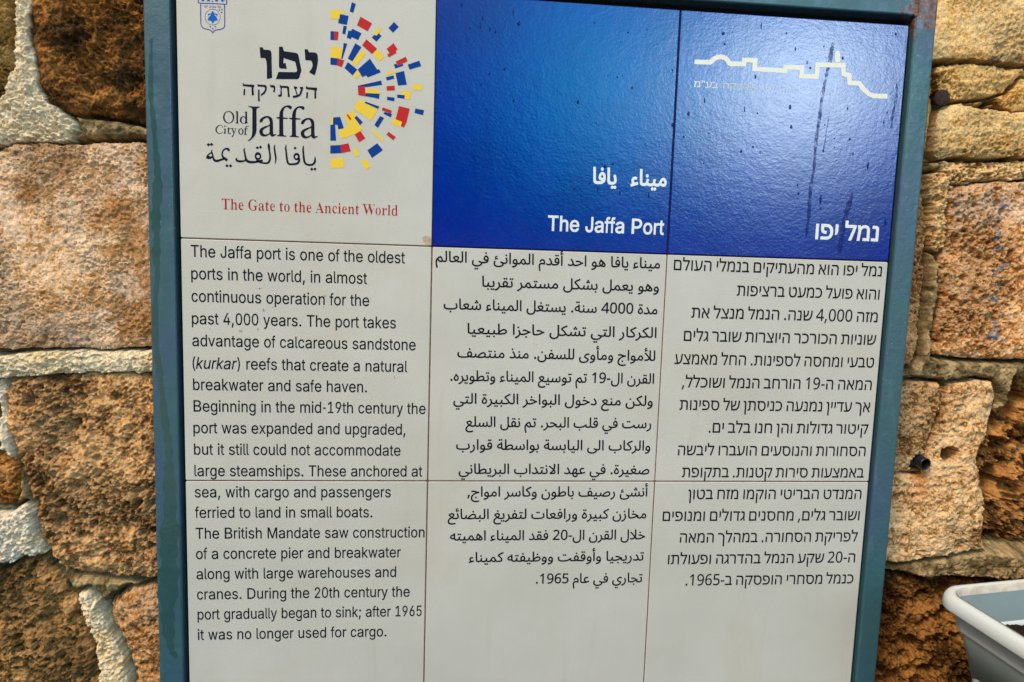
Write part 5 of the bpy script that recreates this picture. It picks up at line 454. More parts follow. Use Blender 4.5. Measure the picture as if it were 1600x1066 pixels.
ART = {
'mosaic_B': [[2002,-165,2049,-180,2020,-283,1978,-271],[1865,-310,1966,-322,1945,-426,1845,-412,1850,-367,1860,-365],[2499,-358,2556,-411,2488,-481,2434,-432],[2263,-523,2296,-527,2318,-499,2354,-526,2294,-597,2240,-553],[1907,-437,1946,-441,1927,-535,1893,-527],[1965,-488,1995,-492,2010,-466,2118,-511,2078,-590,2005,-562,1992,-585,1945,-572],[1756,-509,1799,-508,1798,-608,1755,-606],[1911,-632,1952,-642,1896,-816,1881,-813,1901,-705],[1757,-811,1843,-818,1832,-895,1755,-890],[2046,-629,2119,-669,2012,-839,1960,-809],[2503,-850,2529,-836,2554,-857,2607,-835,2619,-853,2522,-893],[2669,-840,2806,-787,2829,-849,2690,-897],[1960,-851,2071,-930,2017,-1000,1921,-922],[2219,-796,2308,-919,2330,-911,2346,-948,2195,-1015,2176,-993,2131,-1014,2076,-931],[2411,-1001,2502,-975,2510,-1012,2421,-1039],[2524,-947,2625,-916,2661,-1074,2557,-1091],[2078,-1118,2161,-1096,2354,-1042,2366,-1092,2192,-1126,2082,-1134],[2171,-1199,2337,-1198,2333,-1256,2170,-1234],[2549,-1195,2638,-1199,2634,-1241,2548,-1232],[2429,-1228,2518,-1234,2513,-1276,2426,-1266],[2168,-1297,2335,-1346,2322,-1378,2161,-1314],[2399,-1407,2489,-1425,2473,-1467,2387,-1430],[2768,-1349,2874,-1363,2860,-1421,2759,-1401],[2346,-1458,2394,-1478,2322,-1599,2280,-1565],[1790,-1503,1873,-1492,1917,-1622,1851,-1637,1841,-1585,1813,-1586,1826,-1773,1758,-1775,1758,-1590,1788,-1587],[2070,-1472,2142,-1540,2108,-1577,2042,-1494],[1758,-1833,1876,-1822,1891,-1916,1759,-1928],[2315,-1781,2386,-1857,2255,-1958,2199,-1870]],
'mosaic_Y': [[1763,-262,1919,-272,1912,-310,1865,-310,1856,-365,1761,-367],[2314,-423,2353,-444,2330,-497,2318,-499,2296,-527,2263,-521],[1764,-684,1904,-694,1882,-815,1757,-811],[2117,-693,2172,-743,2050,-900,2005,-862],[2305,-678,2393,-766,2329,-821,2255,-744],[2085,-949,2119,-985,2055,-1035,2019,-1003],[2418,-946,2513,-911,2524,-940,2430,-980],[2726,-1067,2841,-1057,2846,-1127,2730,-1134],[2082,-1112,2161,-1079,2165,-1094,2086,-1116],[2171,-1149,2276,-1143,2348,-1169,2348,-1197,2171,-1198],[2592,-1149,2711,-1143,2706,-1244,2642,-1245,2638,-1199,2593,-1197],[2083,-1277,2165,-1306,2161,-1315,2322,-1379,2241,-1516,2123,-1436,2096,-1433,2035,-1384],[1767,-1502,1790,-1501,1788,-1587,1764,-1588],[1918,-1472,1952,-1463,1971,-1443,2009,-1410,2066,-1457,2042,-1492,2105,-1576,2139,-1619,2111,-1647,2045,-1688,1961,-1726,1874,-1745,1858,-1651,1960,-1609,1960,-1571],[2493,-1481,2533,-1487,2613,-1515,2594,-1582,2478,-1535],[2257,-1613,2400,-1735,2374,-1759,2242,-1637],[2023,-1863,2076,-1849,2104,-1942,2054,-1956],[1763,-1986,1913,-1974,1925,-2087,1765,-2103],[2127,-1995,2192,-1976,2235,-2070,2174,-2107]],
'mosaic_R': [[2104,-322,2240,-389,2189,-483,2065,-423],[1799,-508,1850,-509,1841,-606,1798,-608],[1843,-818,1918,-833,1889,-912,1832,-895],[2176,-576,2303,-678,2243,-741,2126,-648],[2497,-602,2545,-668,2525,-688,2533,-712,2440,-769,2423,-740,2449,-719,2416,-672],[2644,-750,2666,-800,2554,-857,2523,-814],[2081,-1134,2162,-1121,2169,-1236,2084,-1225],[2420,-1106,2516,-1093,2519,-1147,2424,-1156],[2377,-1355,2484,-1386,2477,-1422,2367,-1390],[2572,-1330,2699,-1354,2666,-1507,2633,-1578,2596,-1563,2613,-1513,2533,-1487],[2113,-1645,2174,-1728,2100,-1777,2045,-1689],[2449,-1640,2537,-1695,2508,-1737,2425,-1673],[1876,-1821,1973,-1797,2000,-1890,1891,-1916]],
'mosaic_R2': [[1963,-1455,2007,-1509,1990,-1525,1948,-1467]],
'navy': [[937,-740,972,-738,984,-764,1033,-764,1050,-765,1063,-773,1070,-787,1073,-810,1074,-921,1078,-1081,1018,-1098,1019,-951,1015,-901,1005,-871,998,-861,988,-859,946,-860],[1160,-720,1201,-718,1217,-768,1345,-779,1362,-782,1375,-789,1384,-806,1418,-977,1393,-1062,1381,-1076,1364,-1081,1122,-1093,1152,-1009,1341,-1002,1359,-996,1366,-989,1369,-977,1351,-898,1343,-880,1212,-847,1209,-906,1237,-905,1247,-968,1177,-968,1166,-964,1160,-956,1158,-943],[1455,-732,1491,-730,1505,-763,1573,-763,1590,-768,1601,-779,1607,-796,1611,-843,1607,-884,1601,-925,1587,-980,1571,-1027,1507,-992,1525,-968,1537,-949,1545,-928,1549,-908,1544,-881,1537,-868,1527,-856,1464,-857],[1470,-1156,1484,-1156,1491,-1167,1599,-1166,1601,-1193,1589,-1204,1592,-1291,1569,-1294,1570,-1198,1472,-1190],[1477,-1225,1496,-1224,1491,-1294,1472,-1295],[1329,-1157,1340,-1166,1370,-1169,1370,-1188,1354,-1193,1374,-1259,1393,-1252,1413,-1193,1400,-1187,1400,-1168,1438,-1166,1439,-1185,1417,-1250,1398,-1275,1364,-1292,1319,-1300,1316,-1276,1361,-1265,1340,-1193,1331,-1190],[1166,-1155,1176,-1161,1183,-1166,1262,-1166,1275,-1176,1276,-1234,1283,-1289,1260,-1293,1256,-1235,1251,-1191,1193,-1188,1188,-1218,1192,-1269,1185,-1292,1147,-1295,1149,-1271,1171,-1268,1176,-1219,1176,-1188,1166,-1186],[1056,-1158,1068,-1164,1105,-1165,1115,-1182,1113,-1216,1105,-1251,1088,-1239,1097,-1213,1093,-1193,1057,-1188],[910,-1157,922,-1166,1003,-1167,1017,-1183,1015,-1221,996,-1262,949,-1299,947,-1275,975,-1253,995,-1222,993,-1195,983,
-1190,911,-1189],[916,-1225,933,-1224,933,-1330,939,-1353,915,-1360,914,-1338],[738,-1160,751,-1161,758,-1172,871,-1171,873,-1195,862,-1205,867,-1291,843,-1296,840,-1200,742,-1193],[752,-1225,769,-1226,765,-1296,745,-1297],[801,-1419,872,-1422,936,-1419,932,-1429,905,-1439,897,-1451,895,-1468,895,-1685,892,-1710,884,-1736,873,-1761,856,-1783,823,-1814,795,-1829,792,-1821,823,-1793,832,-1778,838,-1761,843,-1738,845,-1712,848,-1470,846,-1449,839,-1439,805,-1429],[1130,-1531,1159,-1530,1161,-1500,1165,-1475,1174,-1452,1185,-1432,1200,-1415,1218,-1401,1238,-1393,1256,-1389,1277,-1387,1294,-1391,1305,-1399,1306,-1412,1302,-1426,1285,-1433,1271,-1420,1256,-1411,1239,-1410,1227,-1418,1214,-1435,1207,-1459,1204,-1486,1204,-1529,1262,-1535,1256,-1546,1204,-1548,1205,-1720,1210,-1737,1242,-1746,1238,-1754,1130,-1753,1133,-1745,1152,-1738,1158,-1723,1159,-1551,1126,-1544],[1277,-1531,1307,-1530,1309,-1500,1313,-1475,1321,-1452,1332,-1432,1348,-1415,1366,-1401,1385,-1393,1404,-1388,1425,-1387,1442,-1391,1453,-1399,1454,-1412,1450,-1426,1433,-1433,1419,-1420,1404,-1411,1387,-1410,1374,-1418,1362,-1435,1355,-1459,1352,-1486,1351,-1529,1410,-1535,1404,-1546,1351,-1549,1353,-1721,1358,-1738,1391,-1746,1386,-1755,1278,-1754,1281,-1745,1300,-1739,1306,-1723,1307,-1551,1273,-1544],[654,-1490,682,-1485,681,-1616,692,-1625,652,-1628,653,-1621,663,-1616,664,-1501,654,-1498],[757,-1490,787,-1484,786,-1608,797,-1618,764,-1626,766,-1606,767,-1499,757,-1496],[503,-1687,503,-1684,503,-1679,502,-1673,
501,-1667,499,-1662,495,-1659,490,-1656,485,-1654,479,-1653,473,-1653,467,-1654,461,-1656,455,-1659,449,-1663,443,-1668,437,-1674,432,-1681,427,-1689,423,-1697,421,-1705,420,-1713,421,-1721,424,-1728,427,-1735,431,-1741,435,-1746,440,-1750,446,-1753,452,-1756,458,-1758,464,-1758,470,-1757,477,-1755,483,-1753,488,-1751,493,-1748,498,-1744,502,-1740,505,-1737,508,-1734,505,-1731,502,-1734,499,-1737,495,-1741,490,-1744,486,-1747,481,-1748,476,-1750,470,-1751,464,-1752,460,-1751,455,-1749,451,-1746,447,-1742,444,-1738,441,-1733,439,-1729,437,-1723,436,-1717,435,-1712,435,-1707,437,-1701,439,-1694,443,-1687,447,-1681,451,-1675,455,-1670,459,-1666,464,-1662,469,-1659,474,-1658,478,-1658,483,-1659,487,-1661,491,-1663,494,-1666,496,-1669,497,-1674,497,-1679,497,-1684,498,-1688],[519,-1696,537,-1690,537,-1742,547,-1750,517,-1753,517,-1748,523,-1743,524,-1703,517,-1701],[538,-1665,537,-1670,533,-1673,529,-1674,525,-1673,522,-1670,521,-1666,522,-1662,525,-1659,530,-1658,534,-1658,537,-1661],[571,-1674,570,-1677,568,-1682,567,-1688,565,-1694,564,-1701,563,-1707,563,-1715,563,-1723,563,-1730,564,-1737,566,-1743,568,-1748,572,-1752,575,-1755,580,-1756,586,-1756,590,-1753,595,-1750,598,-1747,600,-1746,599,-1743,596,-1744,592,-1746,588,-1747,584,-1748,583,-1747,581,-1746,580,-1744,578,-1741,577,-1738,576,-1734,576,-1729,576,-1722,576,-1715,577,-1707,577,-1701,576,-1694,576,-1688,575,-1682,574,-1677,574,-1674],[557,-1689,600,-1687,600,-1693,557,-1695],[608,-1691,609,-1694,610,-1699,612,-1705,
614,-1711,617,-1717,619,-1723,622,-1730,625,-1736,628,-1741,630,-1745,640,-1740,638,-1736,636,-1731,633,-1724,631,-1718,628,-1712,626,-1707,624,-1701,622,-1695,621,-1690,620,-1686],[653,-1683,651,-1689,648,-1696,645,-1705,641,-1715,638,-1723,634,-1731,631,-1738,628,-1746,625,-1753,622,-1759,619,-1765,615,-1770,611,-1775,608,-1779,605,-1782,616,-1789,618,-1786,621,-1781,624,-1775,627,-1769,630,-1762,633,-1755,635,-1748,638,-1740,641,-1733,644,-1725,647,-1716,650,-1707,653,-1698,655,-1690,657,-1685],[600,-1686,630,-1684,630,-1689,600,-1691],[640,-1684,660,-1683,660,-1688,640,-1689],[769,-1751,769,-1745,770,-1736,770,-1726,771,-1716,771,-1708,772,-1701,772,-1695,772,-1689,773,-1684,774,-1680,775,-1675,776,-1671,778,-1668,780,-1664,781,-1661,783,-1659,785,-1657,788,-1656,790,-1655,792,-1655,794,-1655,796,-1656,799,-1658,801,-1659,803,-1660,807,-1651,805,-1651,803,-1650,799,-1649,795,-1648,792,-1648,788,-1649,785,-1650,782,-1651,778,-1653,775,-1656,772,-1659,770,-1663,767,-1667,765,-1672,763,-1677,761,-1683,760,-1688,759,-1694,759,-1701,758,-1708,757,-1716,757,-1727,756,-1737,756,-1745,756,-1752],[750,-1684,797,-1681,796,-1688,750,-1690],[749,-1751,784,-1749,784,-1754,749,-1756],[1572,-1974,1571,-1980,1571,-1988,1570,-1996,1568,-2005,1567,-2012,1566,-2019,1564,-2025,1563,-2031,1561,-2036,1559,-2040,1555,-2045,1551,-2049,1547,-2054,1541,-2057,1535,-2060,1527,-2061,1516,-2062,1505,-2062,1495,-2061,1487,-2059,1481,-2056,1476,-2052,1472,-2048,1469,-2042,1465,-2034,1462,-2023,1459,
-2009,1457,-1993,1455,-1977,1453,-1961,1451,-1947,1450,-1933,1449,-1919,1448,-1907,1447,-1895,1447,-1884,1446,-1873,1446,-1863,1446,-1855,1446,-1849,1439,-1848,1437,-1854,1434,-1862,1431,-1872,1428,-1884,1427,-1896,1427,-1908,1427,-1922,1428,-1936,1430,-1950,1431,-1965,1432,-1980,1433,-1997,1435,-2014,1437,-2030,1441,-2044,1446,-2055,1452,-2064,1460,-2072,1469,-2077,1478,-2081,1490,-2084,1503,-2086,1516,-2086,1529,-2085,1541,-2083,1551,-2079,1560,-2074,1568,-2067,1575,-2061,1580,-2053,1584,-2045,1587,-2036,1589,-2028,1589,-2020,1589,-2012,1588,-2004,1586,-1995,1584,-1986,1582,-1979,1580,-1973],[1539,-2103,1558,-2122,1539,-2143,1519,-2124],[1576,-2099,1596,-2118,1576,-2139,1557,-2120],[1377,-1976,1378,-1983,1379,-1994,1380,-2005,1380,-2015,1379,-2024,1377,-2030,1375,-2037,1371,-2042,1367,-2047,1362,-2050,1354,-2054,1342,-2058,1329,-2061,1316,-2063,1304,-2064,1295,-2065,1286,-2064,1280,-2063,1275,-2061,1271,-2058,1268,-2053,1265,-2046,1263,-2036,1260,-2024,1258,-2012,1256,-1998,1254,-1983,1252,-1966,1251,-1951,1249,-1937,1247,-1924,1246,-1914,1244,-1904,1243,-1896,1242,-1887,1241,-1879,1242,-1870,1242,-1861,1242,-1853,1243,-1847,1236,-1846,1234,-1852,1231,-1859,1228,-1868,1225,-1878,1223,-1888,1223,-1898,1224,-1908,1226,-1918,1228,-1928,1229,-1940,1230,-1954,1231,-1969,1233,-1986,1234,-2002,1236,-2016,1238,-2029,1240,-2041,1243,-2053,1247,-2065,1253,-2074,1263,-2081,1273,-2085,1283,-2087,1294,-2087,1305,-2086,1317,-2086,1332,-2084,1347,-2082,1361,-2078,1374,-2073,1384,-2065,
1392,-2056,1397,-2046,1401,-2036,1403,-2026,1403,-2014,1401,-2001,1398,-1989,1395,-1979,1394,-1972],[1343,-1864,1362,-1882,1343,-1901,1325,-1884],[1103,-1851,1101,-1856,1099,-1863,1096,-1872,1093,-1883,1092,-1894,1092,-1907,1094,-1921,1095,-1935,1097,-1950,1099,-1963,1101,-1975,1103,-1987,1105,-1998,1106,-2009,1107,-2020,1108,-2033,1107,-2047,1107,-2061,1106,-2073,1106,-2081,1111,-2082,1113,-2073,1117,-2062,1121,-2048,1124,-2033,1126,-2020,1126,-2007,1125,-1995,1123,-1983,1121,-1971,1119,-1959,1117,-1946,1115,-1932,1113,-1918,1112,-1904,1110,-1893,1110,-1883,1109,-1874,1110,-1865,1110,-1857,1110,-1852],[1031,-1840,1029,-1844,1027,-1849,1024,-1856,1022,-1864,1022,-1873,1022,-1884,1025,-1895,1027,-1907,1030,-1919,1032,-1932,1034,-1945,1036,-1959,1038,-1973,1039,-1986,1039,-1998,1039,-2009,1038,-2020,1036,-2029,1034,-2037,1031,-2044,1028,-2050,1025,-2054,1021,-2058,1017,-2061,1011,-2063,1003,-2065,992,-2066,980,-2066,968,-2066,956,-2064,946,-2063,935,-2061,926,-2058,917,-2055,910,-2050,904,-2043,897,-2032,892,-2020,887,-2010,883,-2002,871,-2008,874,-2016,878,-2027,884,-2040,890,-2052,899,-2063,908,-2070,919,-2075,930,-2078,942,-2081,953,-2083,965,-2085,978,-2086,992,-2087,1004,-2086,1016,-2084,1026,-2081,1034,-2076,1042,-2069,1047,-2062,1052,-2053,1056,-2043,1058,-2033,1060,-2021,1061,-2009,1061,-1997,1060,-1984,1058,-1970,1056,-1955,1054,-1942,1052,-1929,1051,-1916,1051,-1903,1051,-1891,1051,-1879,1050,-1870,1048,-1861,1045,-1854,1042,-1848,1039,-1843,1038,-1839],[902,-1880,
921,-1899,901,-1919,882,-1900],[939,-1871,958,-1889,938,-1910,919,-1891],[963,-2034,957,-2035,950,-2036,940,-2038,930,-2039,920,-2042,910,-2044,901,-2047,891,-2050,881,-2053,871,-2055,860,-2056,848,-2056,836,-2056,825,-2056,816,-2055,809,-2053,802,-2051,797,-2049,793,-2047,789,-2044,786,-2040,782,-2035,778,-2027,775,-2019,772,-2010,769,-2001,768,-1991,766,-1980,765,-1970,763,-1961,762,-1952,760,-1945,758,-1939,757,-1934,756,-1930,756,-1926,757,-1920,758,-1915,759,-1910,760,-1906,757,-1905,755,-1908,751,-1911,747,-1916,742,-1922,740,-1929,739,-1936,740,-1944,742,-1950,743,-1957,745,-1965,746,-1974,747,-1984,749,-1995,750,-2006,752,-2016,754,-2026,756,-2036,758,-2046,761,-2056,767,-2065,774,-2072,782,-2077,791,-2081,801,-2083,811,-2085,823,-2085,836,-2085,849,-2083,861,-2082,874,-2080,885,-2078,896,-2075,906,-2072,916,-2069,925,-2067,934,-2065,944,-2063,953,-2061,961,-2060,966,-2059],[765,-2032,761,-2035,757,-2040,752,-2046,747,-2050,743,-2052,737,-2053,730,-2054,722,-2054,713,-2054,705,-2054,698,-2054,692,-2054,686,-2053,681,-2053,677,-2052,674,-2050,672,-2048,671,-2047,670,-2045,669,-2045,668,-2045,667,-2042,668,-2038,669,-2033,669,-2030,662,-2026,660,-2028,656,-2031,652,-2035,647,-2041,646,-2049,647,-2056,650,-2062,654,-2067,660,-2072,666,-2075,673,-2077,681,-2079,689,-2080,697,-2080,705,-2080,713,-2079,723,-2077,732,-2075,742,-2073,751,-2068,758,-2062,763,-2054,767,-2046,770,-2040,771,-2036],[580,-1954,581,-1951,582,-1946,583,-1940,582,-1932,577,-1924,570,-1919,563,-1916,
555,-1915,547,-1915,539,-1916,531,-1919,524,-1922,517,-1927,510,-1933,504,-1939,499,-1947,495,-1955,491,-1964,488,-1973,486,-1982,485,-1990,484,-1998,485,-2006,486,-2014,488,-2022,492,-2029,497,-2036,502,-2042,507,-2047,512,-2052,518,-2058,525,-2063,532,-2069,538,-2073,542,-2077,561,-2052,557,-2049,551,-2044,545,-2039,538,-2034,532,-2029,525,-2025,519,-2021,514,-2018,510,-2015,507,-2011,505,-2007,503,-2002,502,-1996,502,-1990,503,-1984,504,-1977,507,-1969,510,-1962,513,-1955,517,-1949,521,-1945,526,-1942,532,-1939,537,-1937,541,-1937,545,-1937,549,-1938,553,-1941,556,-1943,557,-1943,556,-1942,557,-1944,558,-1947,559,-1951,559,-1955],[520,-2037,516,-2037,509,-2038,502,-2039,493,-2041,485,-2043,476,-2046,468,-2050,459,-2053,452,-2057,445,-2058,438,-2060,430,-2060,424,-2060,419,-2059,416,-2058,414,-2057,411,-2054,408,-2050,404,-2045,401,-2038,398,-2031,396,-2022,394,-2012,392,-2002,390,-1994,388,-1986,385,-1980,383,-1975,381,-1971,380,-1967,380,-1962,380,-1956,381,-1950,382,-1944,383,-1940,380,-1939,378,-1943,375,-1948,371,-1954,367,-1960,365,-1968,366,-1975,367,-1981,369,-1987,371,-1993,373,-1999,374,-2007,376,-2017,377,-2027,379,-2037,381,-2046,384,-2054,386,-2062,390,-2070,395,-2077,403,-2083,412,-2087,421,-2088,431,-2087,440,-2086,449,-2084,458,-2081,468,-2077,477,-2073,485,-2070,492,-2066,499,-2063,507,-2060,513,-2057,519,-2055,524,-2053],[338,-1869,358,-1889,337,-1910,317,-1890],[373,-1864,394,-1884,373,-1905,352,-1885],[548,-2105,568,-2125,548,-2146,528,-2127],[590,-2105,
610,-2124,589,-2145,570,-2126]],
'navy_a': [[931,-1583,933,-1575,938,-1566,946,-1557,958,-1547,973,-1537,988,-1530,1003,-1525,1019,-1523,1034,-1524,1048,-1528,1061,-1535,1071,-1544,1078,-1554,1082,-1567,1084,-1584,1086,-1607,1086,-1634,1086,-1659,1086,-1681,1086,-1702,1087,-1718,1089,-1727,1091,-1732,1095,-1734,1103,-1733,1113,-1730,1120,-1729,1124,-1730,1125,-1734,1120,-1739,1109,-1747,1092,-1756,1078,-1762,1070,-1762,1064,-1759,1058,-1754,1054,-1748,1051,-1740,1047,-1736,1039,-1739,1030,-1746,1020,-1753,1009,-1758,998,-1762,986,-1764,975,-1765,963,-1763,953,-1759,944,-1753,937,-1745,932,-1735,928,-1724,926,-1712,926,-1700,930,-1689,936,-1679,945,-1670,957,-1662,971,-1655,987,-1647,1008,-1639,1030,-1631,1046,-1621,1050,-1607,1048,-1591,1044,-1577,1041,-1566,1036,-1556,1029,-1549,1022,-1545,1013,-1544,1004,-1546,995,-1550,986,-1558,978,-1565,972,-1574,968,-1583,964,-1591,959,-1597,953,-1601,947,-1603,942,-1603,937,-1601,933,-1598,931,-1594,930,-1589],[1045,-1641,1036,-1642,1024,-1650,1012,-1657,1001,-1664,991,-1670,983,-1676,976,-1683,971,-1691,967,-1698,966,-1706,967,-1714,970,-1722,974,-1729,981,-1735,988,-1739,997,-1740,1006,-1739,1016,-1736,1026,-1732,1036,-1726,1043,-1718,1046,-1706,1046,-1692,1045,-1678,1047,-1663,1047,-1649]],
'navy_b': [[1413,-1581,1416,-1573,1420,-1564,1428,-1555,1440,-1545,1455,-1535,1470,-1528,1486,-1523,1502,-1521,1517,-1522,1531,-1526,1544,-1533,1555,-1542,1562,-1552,1566,-1565,1568,-1582,1570,-1605,1570,-1632,1570,-1657,1570,-1680,1571,-1701,1572,-1716,1574,-1726,1576,-1731,1580,-1733,1588,-1732,1599,-1729,1606,-1728,1609,-1729,1610,-1733,1606,-1738,1594,-1746,1577,-1755,1563,-1761,1555,-1761,1548,-1758,1543,-1753,1539,-1747,1536,-1739,1531,-1735,1523,-1738,1514,-1745,1504,-1752,1493,-1757,1482,-1761,1470,-1764,1458,-1764,1447,-1762,1436,-1758,1428,-1752,1421,-1744,1415,-1734,1411,-1723,1409,-1711,1409,-1699,1413,-1688,1419,-1678,1428,-1668,1440,-1660,1454,-1653,1470,-1645,1491,-1637,1514,-1629,1529,-1619,1534,-1605,1532,-1589,1528,-1575,1524,-1564,1519,-1554,1512,-1547,1505,-1543,1496,-1542,1487,-1544,1478,-1548,1468,-1556,1460,-1563,1455,-1572,1451,-1581,1447,-1589,1441,-1595,1435,-1599,1430,-1601,1424,-1601,1419,-1599,1415,-1596,1413,-1592,1412,-1587],[1529,-1639,1520,-1641,1508,-1648,1496,-1656,1485,-1662,1475,-1668,1466,-1675,1459,-1682,1454,-1689,1451,-1697,1450,-1705,1451,-1713,1453,-1720,1458,-1727,1464,-1734,1472,-1738,1480,-1739,1490,-1738,1500,-1735,1510,-1731,1520,-1725,1528,-1717,1530,-1705,1530,-1690,1529,-1676,1531,-1662,1531,-1647]],
'navy_c': [[639,-1557,637,-1573,632,-1589,625,-1603,614,-1614,602,-1624,588,-1630,574,-1632,559,-1631,546,-1626,534,-1618,524,-1608,516,-1594,511,-1579,510,-1564,512,-1548,517,-1532,525,-1518,535,-1507,547,-1497,561,-1491,575,-1489,590,-1490,603,-1495,615,-1502,626,-1513,633,-1526,638,-1541],[622,-1558,621,-1572,618,-1586,613,-1598,606,-1609,598,-1617,588,-1622,578,-1624,567,-1623,557,-1619,548,-1612,540,-1602,533,-1590,529,-1577,527,-1563,528,-1548,531,-1535,536,-1522,543,-1512,551,-1504,561,-1499,572,-1497,582,-1498,592,-1502,602,-1509,610,-1519,616,-1531,620,-1544]],
'navy_d': [[781,-1582,780,-1592,777,-1601,772,-1609,766,-1616,758,-1622,750,-1626,741,-1627,733,-1626,724,-1624,717,-1619,711,-1612,706,-1604,704,-1595,703,-1586,704,-1576,707,-1567,711,-1558,718,-1551,725,-1546,733,-1542,742,-1540,751,-1541,759,-1544,766,-1549,773,-1555,777,-1563,780,-1572],[767,-1584,766,-1592,764,-1600,762,-1607,758,-1613,754,-1618,749,-1621,744,-1622,739,-1621,734,-1619,730,-1615,726,-1609,724,-1602,722,-1595,722,-1586,722,-1578,724,-1570,727,-1563,731,-1557,735,-1553,740,-1550,745,-1549,750,-1549,754,-1552,758,-1556,762,-1562,765,-1568,766,-1576]],
'navy_e': [[744,-1717,743,-1726,741,-1733,737,-1741,732,-1747,726,-1751,719,-1754,713,-1756,706,-1755,699,-1753,693,-1748,689,-1743,685,-1736,683,-1728,682,-1720,683,-1712,685,-1704,689,-1697,694,-1691,700,-1686,706,-1683,713,-1682,720,-1683,727,-1685,732,-1689,737,-1695,741,-1701,743,-1709],[730,-1718,730,-1725,729,-1731,726,-1737,724,-1742,720,-1746,717,-1748,713,-1749,709,-1748,705,-1746,702,-1743,699,-1738,697,-1733,696,-1726,695,-1720,696,-1713,697,-1706,699,-1701,702,-1696,706,-1692,709,-1690,713,-1689,717,-1689,721,-1691,724,-1695,727,-1699,729,-1705,730,-1711]],
'navy_f': [[1398,-1980,1397,-1990,1394,-2000,1390,-2008,1384,-2015,1377,-2021,1369,-2025,1361,-2026,1352,-2025,1344,-2022,1337,-2017,1332,-2011,1327,-2003,1324,-1993,1323,-1984,1324,-1974,1327,-1964,1332,-1956,1338,-1948,1345,-1943,1352,-1939,1361,-1938,1369,-1939,1377,-1941,1384,-1946,1390,-1953,1394,-1961,1397,-1970],[1376,-1983,1375,-1987,1374,-1991,1372,-1995,1370,-1998,1366,-2000,1363,-2002,1359,-2002,1355,-2002,1352,-2001,1348,-1999,1346,-1996,1344,-1992,1342,-1989,1342,-1984,1342,-1980,1344,-1976,1346,-1973,1348,-1970,1352,-1967,1355,-1966,1359,-1965,1363,-1965,1366,-1967,1370,-1969,1372,-1971,1374,-1975,1376,-1979]],
'navy_g': [[376,-1971,381,-2038,365,-2052,335,-2058,310,-2050,310,-2033,323,-2007,349,-1985],[373,-1988,377,-2020,356,-2026,336,-2015,353,-1999]],
'navy_h': [[948,-1994,947,-2004,944,-2014,939,-2022,933,-2030,926,-2036,917,-2040,909,-2041,900,-2040,892,-2037,885,-2032,879,-2025,874,-2017,871,-2007,871,-1997,872,-1987,875,-1977,879,-1968,885,-1961,893,-1955,901,-1951,909,-1950,918,-1951,926,-1954,933,-1959,939,-1966,944,-1974,947,-1984],[929,-1999,929,-2003,927,-2007,925,-2011,922,-2014,918,-2016,913,-2018,909,-2018,904,-2018,900,-2017,896,-2015,893,-2012,891,-2008,889,-2005,889,-2001,890,-1996,891,-1992,893,-1989,897,-1986,900,-1983,905,-1982,909,-1981,914,-1981,918,-1982,922,-1985,925,-1987,927,-1991,929,-1995]],
'crest': [[270,-294,268,-399,269,-520,276,-543,294,-565,322,-573,353,-578,382,-588,395,-599,405,-619,418,-596,436,-583,461,-575,496,-568,524,-557,544,-534,547,-510,548,-419,548,-284,538,-284,538,-420,537,-510,534,-531,519,-549,494,-559,460,-566,432,-574,411,-590,406,-598,403,-593,387,-579,356,-568,325,-564,301,-556,285,-538,278,-518,278,-398,279,-293],[246,-191,243,-284,267,-289,411,-285,540,-284,572,-283,575,-170,565,-170,562,-274,541,-275,412,-275,269,-280,253,-276,256,-190],[484,-338,494,-347,484,-357,474,-348],[513,-332,523,-342,513,-352,503,-343],[509,-363,519,-372,509,-382,499,-373],[379,-531,389,-540,379,-550,369,-541],[436,-529,446,-538,436,-549,426,-539],[407,-550,417,-560,407,-570,397,-561],[408,-245,418,-254,408,-265,398,-256],[251,-153,289,-152,288,-186,251,-187],[315,-149,353,-148,352,-182,315,-183],[379,-145,417,-143,417,-178,379,-179],[444,-141,481,-139,481,-174,443,-175],[508,-136,546,-135,545,-169,508,-171],[249,-186,572,-168,572,-177,249,-196]],
'crest_light': [[285,-196,315,-194,314,-260,284,-261],[347,-192,379,-190,378,-258,346,-258],[439,-186,471,-184,470,-253,438,-255],[500,-182,557,-178,556,-234,533,-236,529,-254,506,-253]],
'crest_mid': [[408,-361,429,-391,465,-393,450,-430,464,-464,428,-471,406,-504,386,-473,349,-471,365,-435,351,-400,387,-394]],
'crest_mid_hole1': [[364,-419,381,-407,389,-410,368,-436],[425,-404,436,-403,457,-417,453,-430]],
'crest_thin': [[495,-426,494,-440,491,-454,485,-468,478,-480,469,-492,458,-501,446,-510,433,-516,420,-520,406,-522,392,-522,379,-519,366,-514,355,-508,344,-499,335,-489,328,-477,323,-465,320,-451,319,-437,321,-423,324,-409,330,-395,337,-383,346,-371,357,-362,369,-354,381,-347,395,-343,409,-341,422,-341,436,-344,448,-348,460,-355,471,-364,479,-374,486,-386,491,-398,495,-412],[492,-426,490,-440,487,-453,482,-466,475,-478,466,-489,456,-498,445,-506,432,-512,419,-516,406,-518,393,-518,380,-515,368,-511,357,-505,347,-496,339,-487,332,-475,327,-463,324,-450,323,-437,325,-423,328,-410,333,-397,340,-385,349,-374,359,-365,370,-357,383,-351,395,-347,409,-345,422,-345,435,-348,447,-352,458,-358,468,-367,476,-376,483,-387,488,-400,491,-413]],
